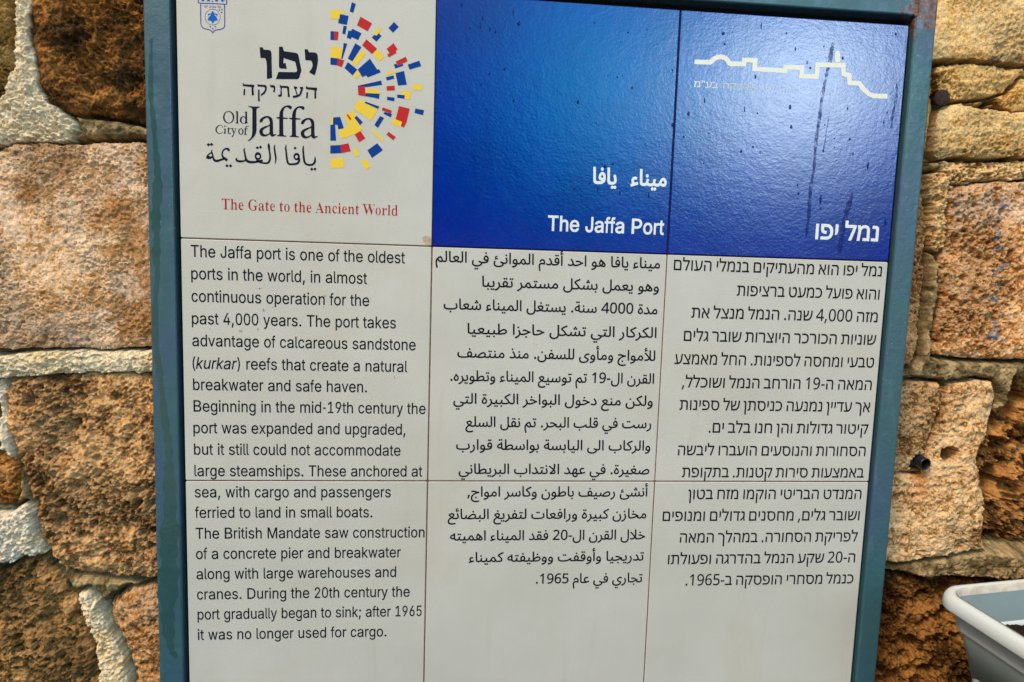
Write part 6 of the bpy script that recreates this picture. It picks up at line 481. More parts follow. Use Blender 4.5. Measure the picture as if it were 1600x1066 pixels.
'skyline': [[6213,-637,6418,-631,6453,-611,6483,-579,6517,-563,6555,-558,6589,-566,6616,-588,6641,-623,6670,-635,6880,-625,6883,-577,6962,-574,6963,-679,7423,-679,7428,-633,7585,-631,7586,-733,7847,-727,7850,-580,8131,-571,8150,-673,8222,-682,8238,-779,8382,-781,8440,-843,8518,-900,8600,-924,8790,-920,8787,-861,8607,-865,8547,-848,8484,-801,8411,-723,8293,-721,8278,-630,8204,-621,8184,-511,7789,-524,7785,-670,7648,-674,7647,-572,7371,-576,7366,-621,7024,-621,7024,-515,6825,-522,6822,-570,6680,-577,6682,-577,6663,-550,6619,-514,6559,-500,6498,-507,6445,-533,6413,-566,6400,-574,6211,-580],[8047,-510,8037,-400,8044,-378,8067,-369,8092,-375,8106,-400,8115,-506]],
}
EX = {
'red': [48.25,257.19,-263.92,-264.83,-263.02],
'port_en': [443.98,593.95,-275.28,-186.99,-274.06],
'port_ar': [498.89,594.14,-214.67,-215.08,-214.25],
'port_he': [796.45,883.44,-273.63,-274.05,-273.21],
'company': [622.26,825.72,-90.94,-92.24,-89.64],
'crest_txt': [31.43,50.36,-32.77,-33.14,-32.39],
'drops_a': [[329.8,-10.99,2.46,8],[355.28,-24.61,2.15,8],[340.54,-37.19,1.85,3.69],[353.21,-33.92,1.54,9.23],[364.63,-37.12,1.85,8.61],[371.12,-39.8,2.77,4.31],[392.29,-15.91,1.85,11.07],[399.13,-28.32,4.92,6.77],[323.89,-68.03,2.15,3.69],[309.24,-72.78,1.85,4.92],[383.8,-82.36,4.31,5.54],[365.21,-89.33,3.69,3.69],[355.02,-102.33,2.15,4.92],[396.15,-118.94,3.69,6.77],[492.43,-21.76,2.15,2.15],[534.92,-30.5,3.08,3.08],[558.93,-26.21,1.85,1.85],[512.09,-83.24,1.54,2.46],[524.28,-84.59,2.46,3.08],[530.55,-82.52,1.54,2.15],[543.42,-96.24,3.69,4.31],[476.14,-116.82,3.69,7.38],[593.59,-72.4,2.46,3.69],[597.4,-138.4,3.69,6.15],[513.57,-192.95,4.31,6.77],[523.54,-189.56,3.69,4.92],[495.24,-214.42,2.77,4.31],[475.73,-222.92,2.77,6.15],[505.71,-222.3,1.54,6.15],[534.19,-225.02,2.46,6.77],[571.51,-226.21,1.85,11.07],[386.09,-247.15,2.46,3.08],[312.95,-238.28,2.46,2.46],[316.46,-265.08,2.46,2.46],[423.34,-183.15,1.85,3.08],[357.78,-285.75,2.46,3.08]],
'drops_b': [[656.04,-24.66,5.73,5.09],[658.74,-37.19,3.82,3.82],[704.43,-12.5,1.91,10.81],[737.95,-19.45,3.18,3.18],[751.39,-37.58,2.23,6.36],[788.54,-32.49,2.54,3.18],[814.62,-45.09,3.82,5.09],[767.93,-53.62,2.23,5.73],[772.56,-59.54,3.5,3.82],[749.65,-108.97,4.45,7.63],[753.16,-133.53,4.14,6.36],[617.28,-123.93,4.45,6.36],[707.09,-118.84,2.86,3.5],[690.02,-114.67,1.91,9.54],[826.8,-106.83,2.54,5.09],[645.24,-146.46,2.54,2.54],[613.05,-152.14,3.18,3.82],[704.37,-160.67,3.18,4.45],[714.02,-166.22,2.23,2.86],[797.87,-128.66,2.23,3.18],[811.89,-144.85,2.23,2.86],[833.09,-145.06,3.82,4.45],[798.32,-161.19,3.18,5.09],[812.82,-155.68,1.91,3.18],[838.93,-162.99,1.91,7.63],[860.6,-177.27,3.18,12.72],[769.38,-216.86,3.82,5.09],[799.85,-222.7,3.82,15.9],[800.82,-234.34,3.18,3.82],[883.06,-11.62,3.82,5.09],[877.19,-121.77,2.54,4.45],[880.63,-109.52,2.54,5.09],[891.38,-247.7,3.82,12.72],[637.07,-106.49,2.23,8.27],[688.9,-166.77,3.18,6.36],[640.7,-183.87,2.23,3.18],[701.36,-74.34,3.18,6.36],[768.17,-234.36,2.54,2.54],[869.6,-228.62,2.23,2.23],[767.52,-205.64,1.91,6.36]],
'streaks': [[[800.56,-27.1,3.82],[798.93,-38.05,7],[798.18,-51.92,6.36],[795.29,-63.29,4.77],[793.32,-78.19,4.77],[791.21,-99.1,5.41],[789.97,-123.05,5.41],[787.83,-144.17,5.73],[787.62,-165.3,5.09],[787.82,-183.48,4.77],[785.66,-204.89,5.41],[785.2,-223.27,5.73],[785.63,-244.78,5.73],[784.52,-263.35,4.45],[784.48,-271.1,1.91]],[[841.8,-210.27,1.91],[840.78,-221.09,7],[837.53,-236.65,9.54],[834.54,-255.37,8.91],[832.19,-274.13,7.63],[831.69,-291.34,6.36]],[[889.05,-67.05,1.91],[891.14,-81.91,3.82],[890.61,-96.96,4.45],[888.45,-112.15,3.82],[888.54,-130.3,4.45]],[[801.95,-119.46,.95],[800.49,-140.56,1.59],[798.77,-158.75,1.91]]],
'drops_c': [[96.1,-383.98,5.34,9.03],[108.25,-365.1,2.05,5.34],[107.16,-380.6,1.64,6.16],[91.29,-357.34,6.98,6.16],[169.83,-364.48,6.16,6.16],[168.44,-378.02,2.87,5.75],[88.9,-407.98,5.34,8.21],[68.84,-410.5,8.62,6.98],[32.02,-409.25,3.28,4.93],[255.89,-464.97,4.93,6.16],[113.74,-477.82,3.28,6.16],[299.84,-313.96,2.87,3.28]],
'wall': {
'mossy_top': [-3096,325,-2060,398,-2092,-342,-2141,-794,-2244,-1140,-2327,-1349,-3191,-1379],
'orange_brown': [-1922,408,908,606,894,-1680,-573,-1569,-969,-1519,-1347,-1468,-1632,-1451,-1779,-1382,-1876,-1196,-1922,-857,-1944,-482],
'pale_pink': [-3227,-2035,-2417,-2029,-2248,-1913,-1888,-1866,-1512,-1879,-1131,-1830,-556,-1819,894,-1800,878,-4397,-592,-4384,-1211,-4438,-1990,-4437,-3364,-4505],
'brown_porous': [-2378,-4866,-1771,-4806,-1299,-4749,-585,-4737,876,-4695,858,-7571,-608,-7535,-1061,-7547,-1386,-7517,-1707,-7450,-1896,-7315,-2015,-7094,-2081,-6744,-2160,-6353,-2244,-6096,-2370,-5755,-2457,-5418,-2449,-5083],
'orange_chip': [-3439,-5846,-2515,-5858,-2396,-5994,-2365,-6353,-2467,-6543,-3481,-6609],
'bottom_left': [-3529,-7473,-2505,-7397,-2278,-7294,-2056,-7314,-1856,-7538,-1765,-7717,-1658,-7898,-1555,-8216,-1433,-8491,-1390,-8951,-1430,-10261,-3679,-10170],
'rust_lower': [-1217,-7860,-1025,-7728,-569,-7617,858,-7571,841,-10353,-925,-10282,-972,-8870,-1150,-8406,-1272,-8058],
'ochre_top': [8183,1440,11854,1709,12104,-194,11134,-214,10648,-156,10225,-197,9895,-199,9768,-240,8335,-355],
'ochre_band': [9897,-301,10183,-242,10654,-207,11141,-265,12111,-246,12115,-272,11151,-351,10964,-569,10724,-651,10419,-667,10139,-716,9994,-603,9925,-478],
'ochre_chip': [10840,-662,11007,-601,11176,-402,12123,-333,12180,-768,11110,-822,10869,-747],
'ochre_mid': [9982,-844,10239,-762,10627,-812,11113,-848,12184,-803,12258,-1367,11186,-1468,10705,-1507,10224,-1511,9961,-1558,9881,-1430,9920,-1167],
'sliver': [8343,-438,9870,-319,9947,-691,9926,-1037,9882,-1343,9830,-1581,8448,-1677],
'rust_right': [10186,-1883,10457,-1889,10933,-1807,12315,-1795,12648,-4327,11628,-4345,11025,-4356,10544,-4328,10246,-4314,10270,-3794,10281,-3335,10197,-2902,10297,-2745,10283,-2252],
'orange_sliver': [8452,-1729,9814,-1705,9910,-2177,9995,-2638,10020,-3070,10008,-3525,10016,-3985,9994,-4356,9888,-4470,8689,-4519],
'pale_left': [8701,-4657,9774,-4715,10347,-4716,10409,-4837,10407,-5103,10347,-5294,10272,-5533,10238,-5792,10206,-6063,8819,-6047],
'pale_main': [10431,-4762,10959,-4659,11144,-4694,11246,-4883,11229,-5093,11179,-5362,11107,-5623,11078,-5914,11167,-6158,11272,-6551,11275,-6947,11346,-7207,10944,-7304,10438,-7359,9938,-7434,8940,-7473,8822,-6086,10209,-6101,10287,-5677,10327,-5485,10407,-5293,10462,-5055],
'eroded': [11532,-4822,11579,-4611,12670,-4498,13044,-7343,11978,-7273,11556,-7229,11383,-7168,11345,-6650,11207,-6158,11136,-5885,11212,-5478,11303,-5207,11513,-5090],
'dark_lower': [8957,-7671,9957,-7633,10479,-7760,10783,-7724,11409,-7772,13107,-7825,13595,-11532,9268,-11332],
'M_cream': [-2060,398,-1922,408,-1944,-482,-1922,-857,-1876,-1196,-1779,-1382,-1632,-1451,-1486,-1568,-1453,-1713,-1526,-1849,-1887,-1850,-2263,-1899,-3225,-2005,-3193,-1417,-2312,-1333,-2180,-1023,-2101,-566],
'M_cream2': [-3368,-4570,-2456,-4553,-1992,-4495,-1211,-4463,-498,-4432,877,-4422,876,-4678,-584,-4720,-1219,-4730,-1770,-4790,-2160,-4829,-2470,-4851,-3383,-4849],
'M_cream3': [-1637,-7746,-1474,-7721,-1379,-7812,-1281,-8085,-1183,-8405,-1014,-8869,-840,-10285,-1413,-10262,-1381,-8951,-1416,-8491,-1537,-8171],
'M_white': [-3485,-6678,-2472,-6655,-2262,-6526,-2155,-6613,-2134,-6874,-2030,-7050,-2019,-7191,-2180,-7224,-2275,-7206,-2422,-7310,-3526,-7403],
'M_white2': [-2517,-4868,-2424,-4867,-2457,-5250,-2445,-5671,-2379,-5959,-2453,-5858,-2559,-5807],
'M_lump': [9914,-1753,10168,-1707,10207,-1899,10206,-2255,10254,-2521,10258,-2746,10172,-2848,10047,-2762,10003,-2530,10005,-2173,9925,-1955],
'M_right': [10096,-1569,10711,-1560,11290,-1517,12273,-1473,12305,-1723,10930,-1781,10453,-1854,10202,-1847],
},
'pipe': [1.02,-.5913],
'hole': [1.06,-.5777],
'bolt': [.9979,-.0718],
'hole2': [1.07,-.0716],
'paint': [[1.11,-.2091,1.1,-.2178,1.1,-.2276,1.1,-.2361],[1.1,-.2447,1.1,-.2544,1.1,-.2641],[1.1,-.2741,1.11,-.2748],[1.1,-.2838,1.1,-.2862],[1.12,-.2931,1.11,-.3021,1.1,-.3136],[1.1,-.3297,1.11,-.327,1.11,-.3305],[1.1,-.3446,1.11,-.3494],[1.11,-.377,1.11,-.3872,1.11,-.3934],[1.1,-.4037,1.12,-.3958],[1.1,-.396,1.12,-.4072],[1.06,-.0171,1.08,-.0204],[1.09,-.0209,1.1,-.02]],
'cracks': [[.0022,.9873,-.1632,.9882,-.2001,.9976,-.2353,.9979,-.2665,1.0,-.287],[.0026,1.02,-.2811,1.02,-.3155,1.02,-.3429,1.02,-.3612,1.02,-.3889,1.02,-.4352],[.0018,1.02,-.4315,1.03,-.4492,1.03,-.4707],[.0012,.9928,-.0692,.9896,-.0565,.9918,-.0419],[.002,.9932,-.0916,.9935,-.1123,.99,-.1342,.9866,-.1562],[.0016,.9869,-.1597,1.01,-.157,1.03,-.1516,1.07,-.1525],[.0016,1.04,-.184,1.06,-.1811,1.09,-.1772,1.13,-.1791,1.17,-.1784],[.0022,-.1881,-.7351,-.1758,-.7512,-.1652,-.7719,-.1591,-.7818],[.0016,-.2117,-.7243,-.1984,-.7314,-.1828,-.7449],[.0014,-.2395,-.596,-.2291,-.6079,-.2217,-.6199],[.0018,-.163,-.754,-.1306,-.7553,-.0979,-.7575,-.0633,-.7544],[.0014,1.06,-.4393,1.08,-.4369,1.12,-.4371,1.16,-.4374],[.0012,1.09,-.7324,1.11,-.7306,1.14,-.7268],[.001,1.08,-.7593,1.12,-.7699,1.16,-.7683,1.2,-.774],[.0014,-.2414,-.1967,-.2279,-.1938,-.2189,-.1911,-.1889,-.1897]],
}

# ------------------------------------------------------------------ ground
GZ = -1.0
gv = []; gf = []
mesh_obj('ground', [(-60, -120, GZ), (60, -120, GZ), (60, .40, GZ), (-60, .40, GZ)], [(0, 1, 2, 3)], M['ground'])['kind'] = 'structure'

k = NT('dark earth'); M['bounce_blocker'] = k.fin(k.ramp(k.noise(30, 6, .65), [(.3, (.020, .017, .013)), (.7, (.045, .038, .030))]), .95, k.bump(k.noise(90, 5, .7), .01, 1), .1)
mesh_obj('added_dark_strip', [(-12, -.95, GZ + .004), (14, -.95, GZ + .004), (14, .10, GZ + .004), (-12, .10, GZ + .004)], [(0, 1, 2, 3)], M['bounce_blocker'])['kind'] = 'structure'  # unseen dark strip, added to cut the bounce light on the lower tiles

# ------------------------------------------------------------------ stone wall (relief sheet split into its stones)
rng = np.random.default_rng(11)
TAB = rng.random((64, 256, 256)).astype(np.float32)
def vn(x, y, seed):
    xi = np.floor(x).astype(np.int64); yi = np.floor(y).astype(np.int64); fx = x - xi; fy = y - yi
    fx = fx * fx * fx * (fx * (fx * 6 - 15) + 10); fy = fy * fy * fy * (fy * (fy * 6 - 15) + 10)
    T = TAB[seed % 64]; a = T[xi & 255, yi & 255]; b = T[(xi + 1) & 255, yi & 255]; c = T[xi & 255, (yi + 1) & 255]; d = T[(xi + 1) & 255, (yi + 1) & 255]
    return (a * (1 - fx) + b * fx) * (1 - fy) + (c * (1 - fx) + d * fx) * fy
def fbm(x, y, f, o, seed, g=.5):
    s = 0; a = 1; t = 0; ca, sa = math.cos(.6), math.sin(.6)
    X, Y = x * f, y * f
    for i in range(o):
        s = s + a * vn(X + 17.3 * i, Y + 9.1 * i, seed + i); t += a; a *= g
        X, Y = (X * ca - Y * sa) * 2.03, (X * sa + Y * ca) * 2.03
    return s / t
def ridged(x, y, f, o, seed, g=.55):
    s = 0; a = 1; t = 0; ca, sa = math.cos(.7), math.sin(.7); X, Y = x * f, y * f
    for i in range(o):
        s = s + a * (1 - np.abs(2 * vn(X + 5.3 * i, Y + 3.1 * i, seed + i) - 1)); t += a; a *= g
        X, Y = (X * ca - Y * sa) * 2.07, (X * sa + Y * ca) * 2.07
    return s / t
def worley(x, y, f, seed):
    X, Y = x * f, y * f; xi = np.floor(X).astype(np.int64); yi = np.floor(Y).astype(np.int64)
    best = np.full(x.shape, 9.0, np.float32); rid = np.zeros(x.shape, np.float32)
    for dx in (-1, 0, 1):
        for dy in (-1, 0, 1):
            cx, cy = xi + dx, yi + dy
            px = cx + TAB[seed % 64][cx & 255, cy & 255]; py = cy + TAB[(seed + 1) % 64][cx & 255, cy & 255]
            d = np.hypot(X - px, Y - py); r = TAB[(seed + 2) % 64][cx & 255, cy & 255]
            k_ = d < best; best = np.where(k_, d, best); rid = np.where(k_, r, rid)
    return best, rid
def poly_sd(px, pz, poly):
    n = len(poly); d = np.full(px.shape, 1e9); ins = np.zeros(px.shape, bool)
    for i in range(n):
        ax, az = poly[i]; bx, bz = poly[(i + 1) % n]
        ex, ez = bx - ax, bz - az; wx, wz = px - ax, pz - az
        t = np.clip((wx * ex + wz * ez) / (ex * ex + ez * ez + 1e-12), 0, 1)
        d = np.minimum(d, (wx - ex * t) ** 2 + (wz - ez * t) ** 2)
        c = ((az > pz) != (bz > pz)); xint = ax + (pz - az) / np.where(abs(ez) < 1e-12, 1e-12, ez) * ex
        ins ^= c & (px < xint)
    d = np.sqrt(d); return np.where(ins, d, -d)
def seq(*parts):
    o = []
    for a, b, s in parts: o += list(np.arange(a, b - s * .4, s))
    o.append(parts[-1][1]); return np.array(o)
F_ = .00105
xs = seq((-3, -1.6, .03), (-1.6, -.42, .009), (-.42, -.295, .004), (-.295, -.02, F_), (-.02, .02, .004), (.02, .88, .02), (.88, .925, .004), (.925, 1.24, F_), (1.24, 1.40, .004), (1.40, 2.4, .010), (2.4, 4, .03))
zs = seq((GZ - .02, -.95, .006), (-.95, .085, F_), (.085, .22, .005), (.22, .9, .010), (.9, 2.2, .03))
XX, ZZ = np.meshgrid(xs, zs); X = XX.ravel(); Z = ZZ.ravel(); N = len(X)
wx = X + .0075 * (fbm(X, Z, 28, 5, 1, .6) - .5) + .0040 * (fbm(X, Z, 130, 3, 7, .6) - .5); wz = Z + .0075 * (fbm(X, Z, 28, 5, 12, .6) - .5) + .0040 * (fbm(X, Z, 130, 3, 19, .6) - .5)
#        name: (level, amp, pits, (dark, mid, light), label)
def C3(a, b, c): return [np.array(lin(v)) for v in (a, b, c)]
ST = {
 'mossy_top': (-.002, .006, .5, C3((60, 48, 18), (128, 96, 42), (160, 130, 80)), 'dark mossy stone at the top left corner'),
 'orange_brown': (.003, .010, .8, C3((60, 40, 18), (126, 84, 38), (170, 116, 58)), 'orange brown stone blotched with black'),
 'pale_pink': (.006, .0028, .45, C3((160, 116, 70), (214, 176, 136), (226, 196, 164)), 'pale pinkish stone with small dark pits'),
 'brown_porous': (.008, .008, 1.9, C3((92, 62, 32), (168, 124, 78), (198, 158, 110)), 'large brown porous stone'),
 'orange_chip': (-.002, .004, .6, C3((110, 64, 24), (176, 116, 56), (196, 140, 84)), 'small orange stone at the left edge'),
 'bottom_left': (.002, .009, 1.5, C3((72, 56, 26), (162, 120, 70), (196, 150, 98)), 'ochre stone stained dark at the bottom left'),
 'rust_lower': (.000, .007, .9, C3((98, 64, 28), (164, 116, 64), (200, 158, 118)), 'rusty stone beside the pale mortar streak'),
 'ochre_top': (.008, .004, .35, C3((168, 124, 68), (226, 186, 124), (236, 204, 150)), 'smooth ochre stone at the top right'),
 'ochre_band': (.000, .007, .3, C3((136, 98, 46), (200, 160, 98), (220, 184, 124)), 'lumpy ochre stone above the crack'),
 'ochre_chip': (.002, .005, .3, C3((136, 98, 46), (196, 154, 92), (216, 178, 118)), 'ochre stone below the forked crack'),
 'ochre_mid': (.005, .005, .35, C3((164, 120, 64), (222, 182, 120), (232, 200, 144)), 'ochre stone under the rusty bolt'),
 'sliver': (-.004, .004, .4, C3((116, 76, 28), (176, 128, 66), (204, 160, 96)), 'narrow ochre stone against the frame'),
 'rust_right': (.004, .006, 1.2, C3((140, 92, 48), (212, 158, 104), (226, 186, 144)), 'rust coloured stone with blue paint marks'),
 'orange_sliver': (.002, .004, .7, C3((130, 82, 40), (206, 154, 102), (220, 176, 128)), 'pale orange stone against the frame'),
 'pale_left': (.003, .005, .7, C3((128, 86, 42), (202, 158, 106), (218, 180, 134)), 'pale stone left of the crack'),
 'pale_main': (.006, .005, 1.2, C3((138, 98, 54), (214, 170, 118), (228, 192, 148)), 'pale sandy stone around the pipe'),
 'eroded': (-.031, .030, 1.4, C3((64, 40, 18), (146, 98, 48), (184, 134, 76)), 'deeply eroded orange brown stone'),
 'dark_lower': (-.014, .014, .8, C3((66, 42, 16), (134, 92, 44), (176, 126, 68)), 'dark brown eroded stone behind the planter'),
 'M_cream': (.004, .0045, .15, C3((200, 176, 138), (236, 218, 186), (244, 230, 206)), None),
 'M_cream2': (.009, .0045, .15, C3((202, 176, 134), (238, 220, 184), (246, 232, 204)), None),
 'M_cream3': (.007, .005, .2, C3((196, 166, 124), (232, 210, 174), (242, 228, 202)), None),
 'M_white': (.008, .008, .3, C3((196, 178, 150), (238, 226, 206), (246, 238, 226)), None),
 'M_white2': (.001, .004, .2, C3((196, 176, 146), (232, 216, 190), (240, 228, 208)), None),
 'M_lump': (.003, .006, .3, C3((158, 118, 66), (218, 184, 132), (232, 204, 156)), None),
 'M_right': (.000, .008, .3, C3((128, 98, 56), (190, 158, 110), (222, 196, 158)), None),
}
names = list(ST)
traced = (((X > -.30) & (X < .05)) | ((X > .85) & (X < 1.27))) & (Z > -.985) & (Z < .10)
owner = np.full(N, -1, np.int32); sdf = np.full(N, -1e3)
for i, nme in enumerate(names):
    P_ = np.array(EX['wall'][nme], float).reshape(-1, 2) / 10000.0
    bx = traced & (wx > P_[:, 0].min() - .03) & (wx < P_[:, 0].max() + .03) & (wz > P_[:, 1].min() - .03) & (wz < P_[:, 1].max() + .03)
    idx = np.nonzero(bx)[0]
    s = poly_sd(wx[idx], wz[idx], P_)
    up = s > sdf[idx]
    sdf[idx[up]] = s[up]; owner[idx[up]] = i
# plain coursed masonry everywhere else
row = np.floor((wz + 5) / .27); rz = (wz + 5) / .27 - row
off = TAB[40][row.astype(int) & 255, 3] * .5; cw = .40
col_ = np.floor((wx + 10) / cw + off); cx = (wx + 10) / cw + off - col_
sg = np.minimum(np.minimum(rz, 1 - rz) * .27, np.minimum(cx, 1 - cx) * cw) - .009
gid = TAB[41][row.astype(int) & 255, col_.astype(int) & 255]
sdf = np.where(traced, np.minimum(sdf, np.minimum(np.minimum(np.abs(wx + .30), np.abs(wx - 1.27)), np.abs(wz - .10)) - .007), np.minimum(sg, np.where(np.abs(wz - .3) < 1.35, np.minimum(np.abs(wx + .30), np.abs(wx - 1.27)) - .004, 9)))
inside = sdf > 0
owner = np.where(traced, owner, -2)
# relief and tint
f_big = fbm(X, Z, 14, 4, 3); f_mid = fbm(X, Z, 55, 5, 9, .6); f_fine = fbm(X, Z, 210, 4, 15, .65); f_gr = fbm(X, Z, 420, 2, 25, .6); rg = ridged(X, Z, 75, 4, 21); rgb_ = ridged(X, Z, 26, 4, 27, .6)
w1, r1 = worley(X, Z, 70, 30); w2, r2 = worley(X, Z, 170, 34); w3, r3 = worley(X, Z, 26, 50)
pit = np.clip((r1 * .55 - w1) / .3, 0, 1) * (r1 > .55) * .006 + np.clip((r2 * .6 - w2) / .3, 0, 1) * (r2 > .4) * .0032 + np.clip((r3 * .40 - w3) / .25, 0, 1) * (r3 > .80) * .006
sp_x = np.gradient(xs); fade = np.clip(1.25 - np.tile(sp_x, len(zs)) / .004, 0, 1) * np.repeat(np.clip(1.25 - np.gradient(zs) / .006, 0, 1), len(xs))
f_fine = .5 + (f_fine - .5) * fade; f_gr = .5 + (f_gr - .5) * fade; rg = .55 + (rg - .55) * fade; f_mid = .5 + (f_mid - .5) * (.15 + .85 * fade); pit = pit * fade
h = np.zeros(N); tint = np.zeros((N, 3))
v1 = fbm(X, Z, 20, 5, 44, .6); v2 = fbm(X, Z, 75, 4, 52, .65); v3 = fbm(X * .7, Z * 1.5, 46, 5, 58, .68); v2 = .5 + (v2 - .5) * (.2 + .8 * fade); v3 = .5 + (v3 - .5) * (.2 + .8 * fade)
grit = .50 * (f_fine - .5) + .55 * (f_gr - .5)
tone = np.clip((.45 * v1 + .25 * v2 + .45 * v3 - .575 + .75 * grit) * 3.6 + .58, 0, 1)
vary = np.clip((fbm(X, Z, 11, 3, 61) - .36) * 4.2, .12, 1.35)
def shade_stone(sel, lvl, amp, pits, pal, edge=.8):
    e = np.clip(sdf[sel], 0, 1)
    h[sel] = lvl - edge * (.012 * np.exp(-e / .0045) + .006 * np.exp(-e / .016)) + amp * (1.3 * (f_big[sel] - .5) + 1.2 * (f_mid[sel] - .5) + .8 * (rg[sel] - .55)) + vary[sel] * ((.0028 + .20 * amp) * (f_fine[sel] - .5) * 2 + (.0011 + .14 * amp) * (f_gr[sel] - .5) * 2) - pits * pit[sel] * (.35 + .65 * vary[sel])
    t = tone[sel][:, None]; d, mm, l_ = pal
    c = np.where(t < .45, d + (mm - d) * (t / .45), mm + (l_ - mm) * ((t - .45) / .55))
    tint[sel] = c
for i, nme in enumerate(names):
    lvl, amp, pits, pal, _ = ST[nme]
    s = (owner == i) & inside
    shade_stone(s, lvl, amp, pits, pal, .35 if nme[:2] == 'M_' or nme[:4] in ('ochr', 'pale') else .5 if nme in ('sliver', 'rust_right') else .8)
    if nme[:2] == 'M_': h[s] += .0020 * (f_gr[s] - .5) * 2 + .0022 * (f_fine[s] - .5) * 2 - .0030 * np.clip((r1[s] * .5 - w1[s]) / .2, 0, 1) * (r1[s] > .7)
    if nme == 'eroded':
        h[s] += .034 * (rgb_[s] - .6) - .034 * np.clip((r3[s] * .6 - w3[s]) / .3, 0, 1) * (r3[s] > .35)
    if nme == 'dark_lower':
        h[s] += .022 * (rgb_[s] - .6) - .014 * np.clip((r3[s] * .55 - w3[s]) / .3, 0, 1) * (r3[s] > .45)
    if nme == 'orange_brown':
        blk = np.clip((fbm(X[s], Z[s], 34, 5, 5, .65) - .52 + .9 * grit[s]) * 9, 0, 1)[:, None] * .75
        org = np.clip((fbm(X[s] + 3, Z[s], 16, 4, 8, .6) - .53 + .9 * grit[s]) * 9, 0, 1)[:, None] * .7
        tint[s] = tint[s] * (1 - org) + np.array(lin((168, 106, 40))) * org
        tint[s] = tint[s] * (1 - blk) + np.array(lin((52, 38, 20))) * blk
        h[s] += .010 * (rgb_[s] - .6)
    if nme in ('bottom_left', 'mossy_top'):
        blk = np.clip((fbm(X[s] * .8, Z[s] * 1.5, 30, 5, 6, .65) - .53 + 1.0 * grit[s]) * 9, 0, 1)[:, None] * .6
        tint[s] = tint[s] * (1 - blk) + np.array(lin((62, 52, 26))) * blk
    if nme == 'pale_pink':
        brn = np.clip((fbm(X[s], Z[s], 17, 5, 33, .6) - .40 + (X[s] + .12) * 2.2 - np.maximum(0, Z[s] + .19) * .3 + 1.1 * grit[s]) * 8, 0, 1)[:, None] * .75
        tint[s] = tint[s] * (1 - brn) + np.array(lin((150, 102, 52))) * brn
        h[s] -= .004 * brn[:, 0]
        gry = np.clip((fbm(X[s] + 7, Z[s], 22, 4, 37, .6) - .54 + .8 * grit[s]) * 9, 0, 1)[:, None] * .5
        tint[s] = tint[s] * (1 - gry) + np.array(lin((204, 186, 168))) * gry
    if nme == 'rust_right':
        zt = np.clip(1 - np.abs(Z[s] + .215) / .030 + (v2[s] - .5) * 2.5 + 2 * grit[s], 0, 1)[:, None] * .75       # pale crust along the top edge
        tint[s] = tint[s] * (1 - zt) + np.array(lin((206, 182, 160))) * zt
        gp = np.clip(1.25 - np.hypot((X[s] - 1.000) / .022, (Z[s] + .275) / .052) + (v3[s] - .5) * 1.6 + 2 * grit[s], 0, 1)[:, None] * .8
        tint[s] = tint[s] * (1 - gp) + np.array(lin((126, 104, 76))) * gp
        lf = np.clip((.986 - X[s]) / .02, 0, 1)[:, None] * .55
        tint[s] = tint[s] * (1 - lf) + np.array(lin((120, 76, 34))) * lf
        h[s] -= .010 * lf[:, 0]
    if nme == 'sliver':
        rs = np.clip(1.1 - np.hypot((X[s] - .950) / .014, (Z[s] + .125) / .05) + (v2[s] - .5) * 2, 0, 1)[:, None] * .8
        tint[s] = tint[s] * (1 - rs) + np.array(lin((176, 104, 28))) * rs
    if nme == 'pale_main':
        (qx, qz) = EX['pipe']
        rs = np.clip(1.1 - np.hypot((X[s] - qx) / .018, (Z[s] - qz + .030) / .040) + (v2[s] - .5) * 2.2, 0, 1)[:, None] * .65
        tint[s] = tint[s] * (1 - rs) + np.array(lin((170, 98, 34))) * rs
s = (~traced) & inside
shade_stone(s, .004, .006, .6, C3((110, 74, 34), (184, 138, 86), (206, 166, 118)))
tint[s] *= (.75 + .5 * gid[s])[:, None]
# mortar and open cracks between the stones
s = ~inside
dd = -sdf[s]
h[s] = -.032 + .022 * np.clip((dd - .0022) / .004, 0, 1) + .006 * (f_mid[s] - .5) * 2 + .0025 * (f_fine[s] - .5) * 2 - .004 * (rg[s] - .5)
mt = np.clip(.5 + (v2[s] - .5) * 3.2, 0, 1)[:, None]
tint[s] = np.array(lin((92, 78, 50))) * (1 - mt) + np.array(lin((160, 138, 100))) * mt
# wide joints are filled nearer to flush
wide = np.clip((dd - .004) / .006, 0, 1); h[s] += .012 * wide
# holes in the wall
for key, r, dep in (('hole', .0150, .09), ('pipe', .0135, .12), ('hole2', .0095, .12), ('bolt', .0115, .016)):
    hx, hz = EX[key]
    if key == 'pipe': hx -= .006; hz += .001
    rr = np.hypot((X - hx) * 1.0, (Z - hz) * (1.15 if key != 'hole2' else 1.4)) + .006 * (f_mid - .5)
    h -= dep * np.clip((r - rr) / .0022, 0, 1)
    if key != 'bolt': tint *= (1 - .9 * np.clip((r - rr) / .0022, 0, 1))[:, None]        # the shade inside the bores is painted into the tint
Ycoord = .062 - h
def crack(ln_):
    w, q_ = ln_[0], ln_[1:]; pts = [(q_[i], q_[i + 1]) for i in range(0, len(q_), 2)]; d = np.full(N, 1.0)
    for (a0, b0), (a1, b1) in zip(pts[:-1], pts[1:]):
        ex, ez = a1 - a0, b1 - b0; t = np.clip(((wx - a0) * ex + (wz - b0) * ez) / (ex * ex + ez * ez), 0, 1)
        d = np.minimum(d, np.hypot(wx - a0 - ex * t, wz - b0 - ez * t))
    return np.clip((w * (.7 + .8 * v2) - d) / .0024, 0, 1)
for ln_ in EX['cracks']: Ycoord += .014 * crack(ln_)
tint = tint * np.array([1.35, 1.30, 1.25])
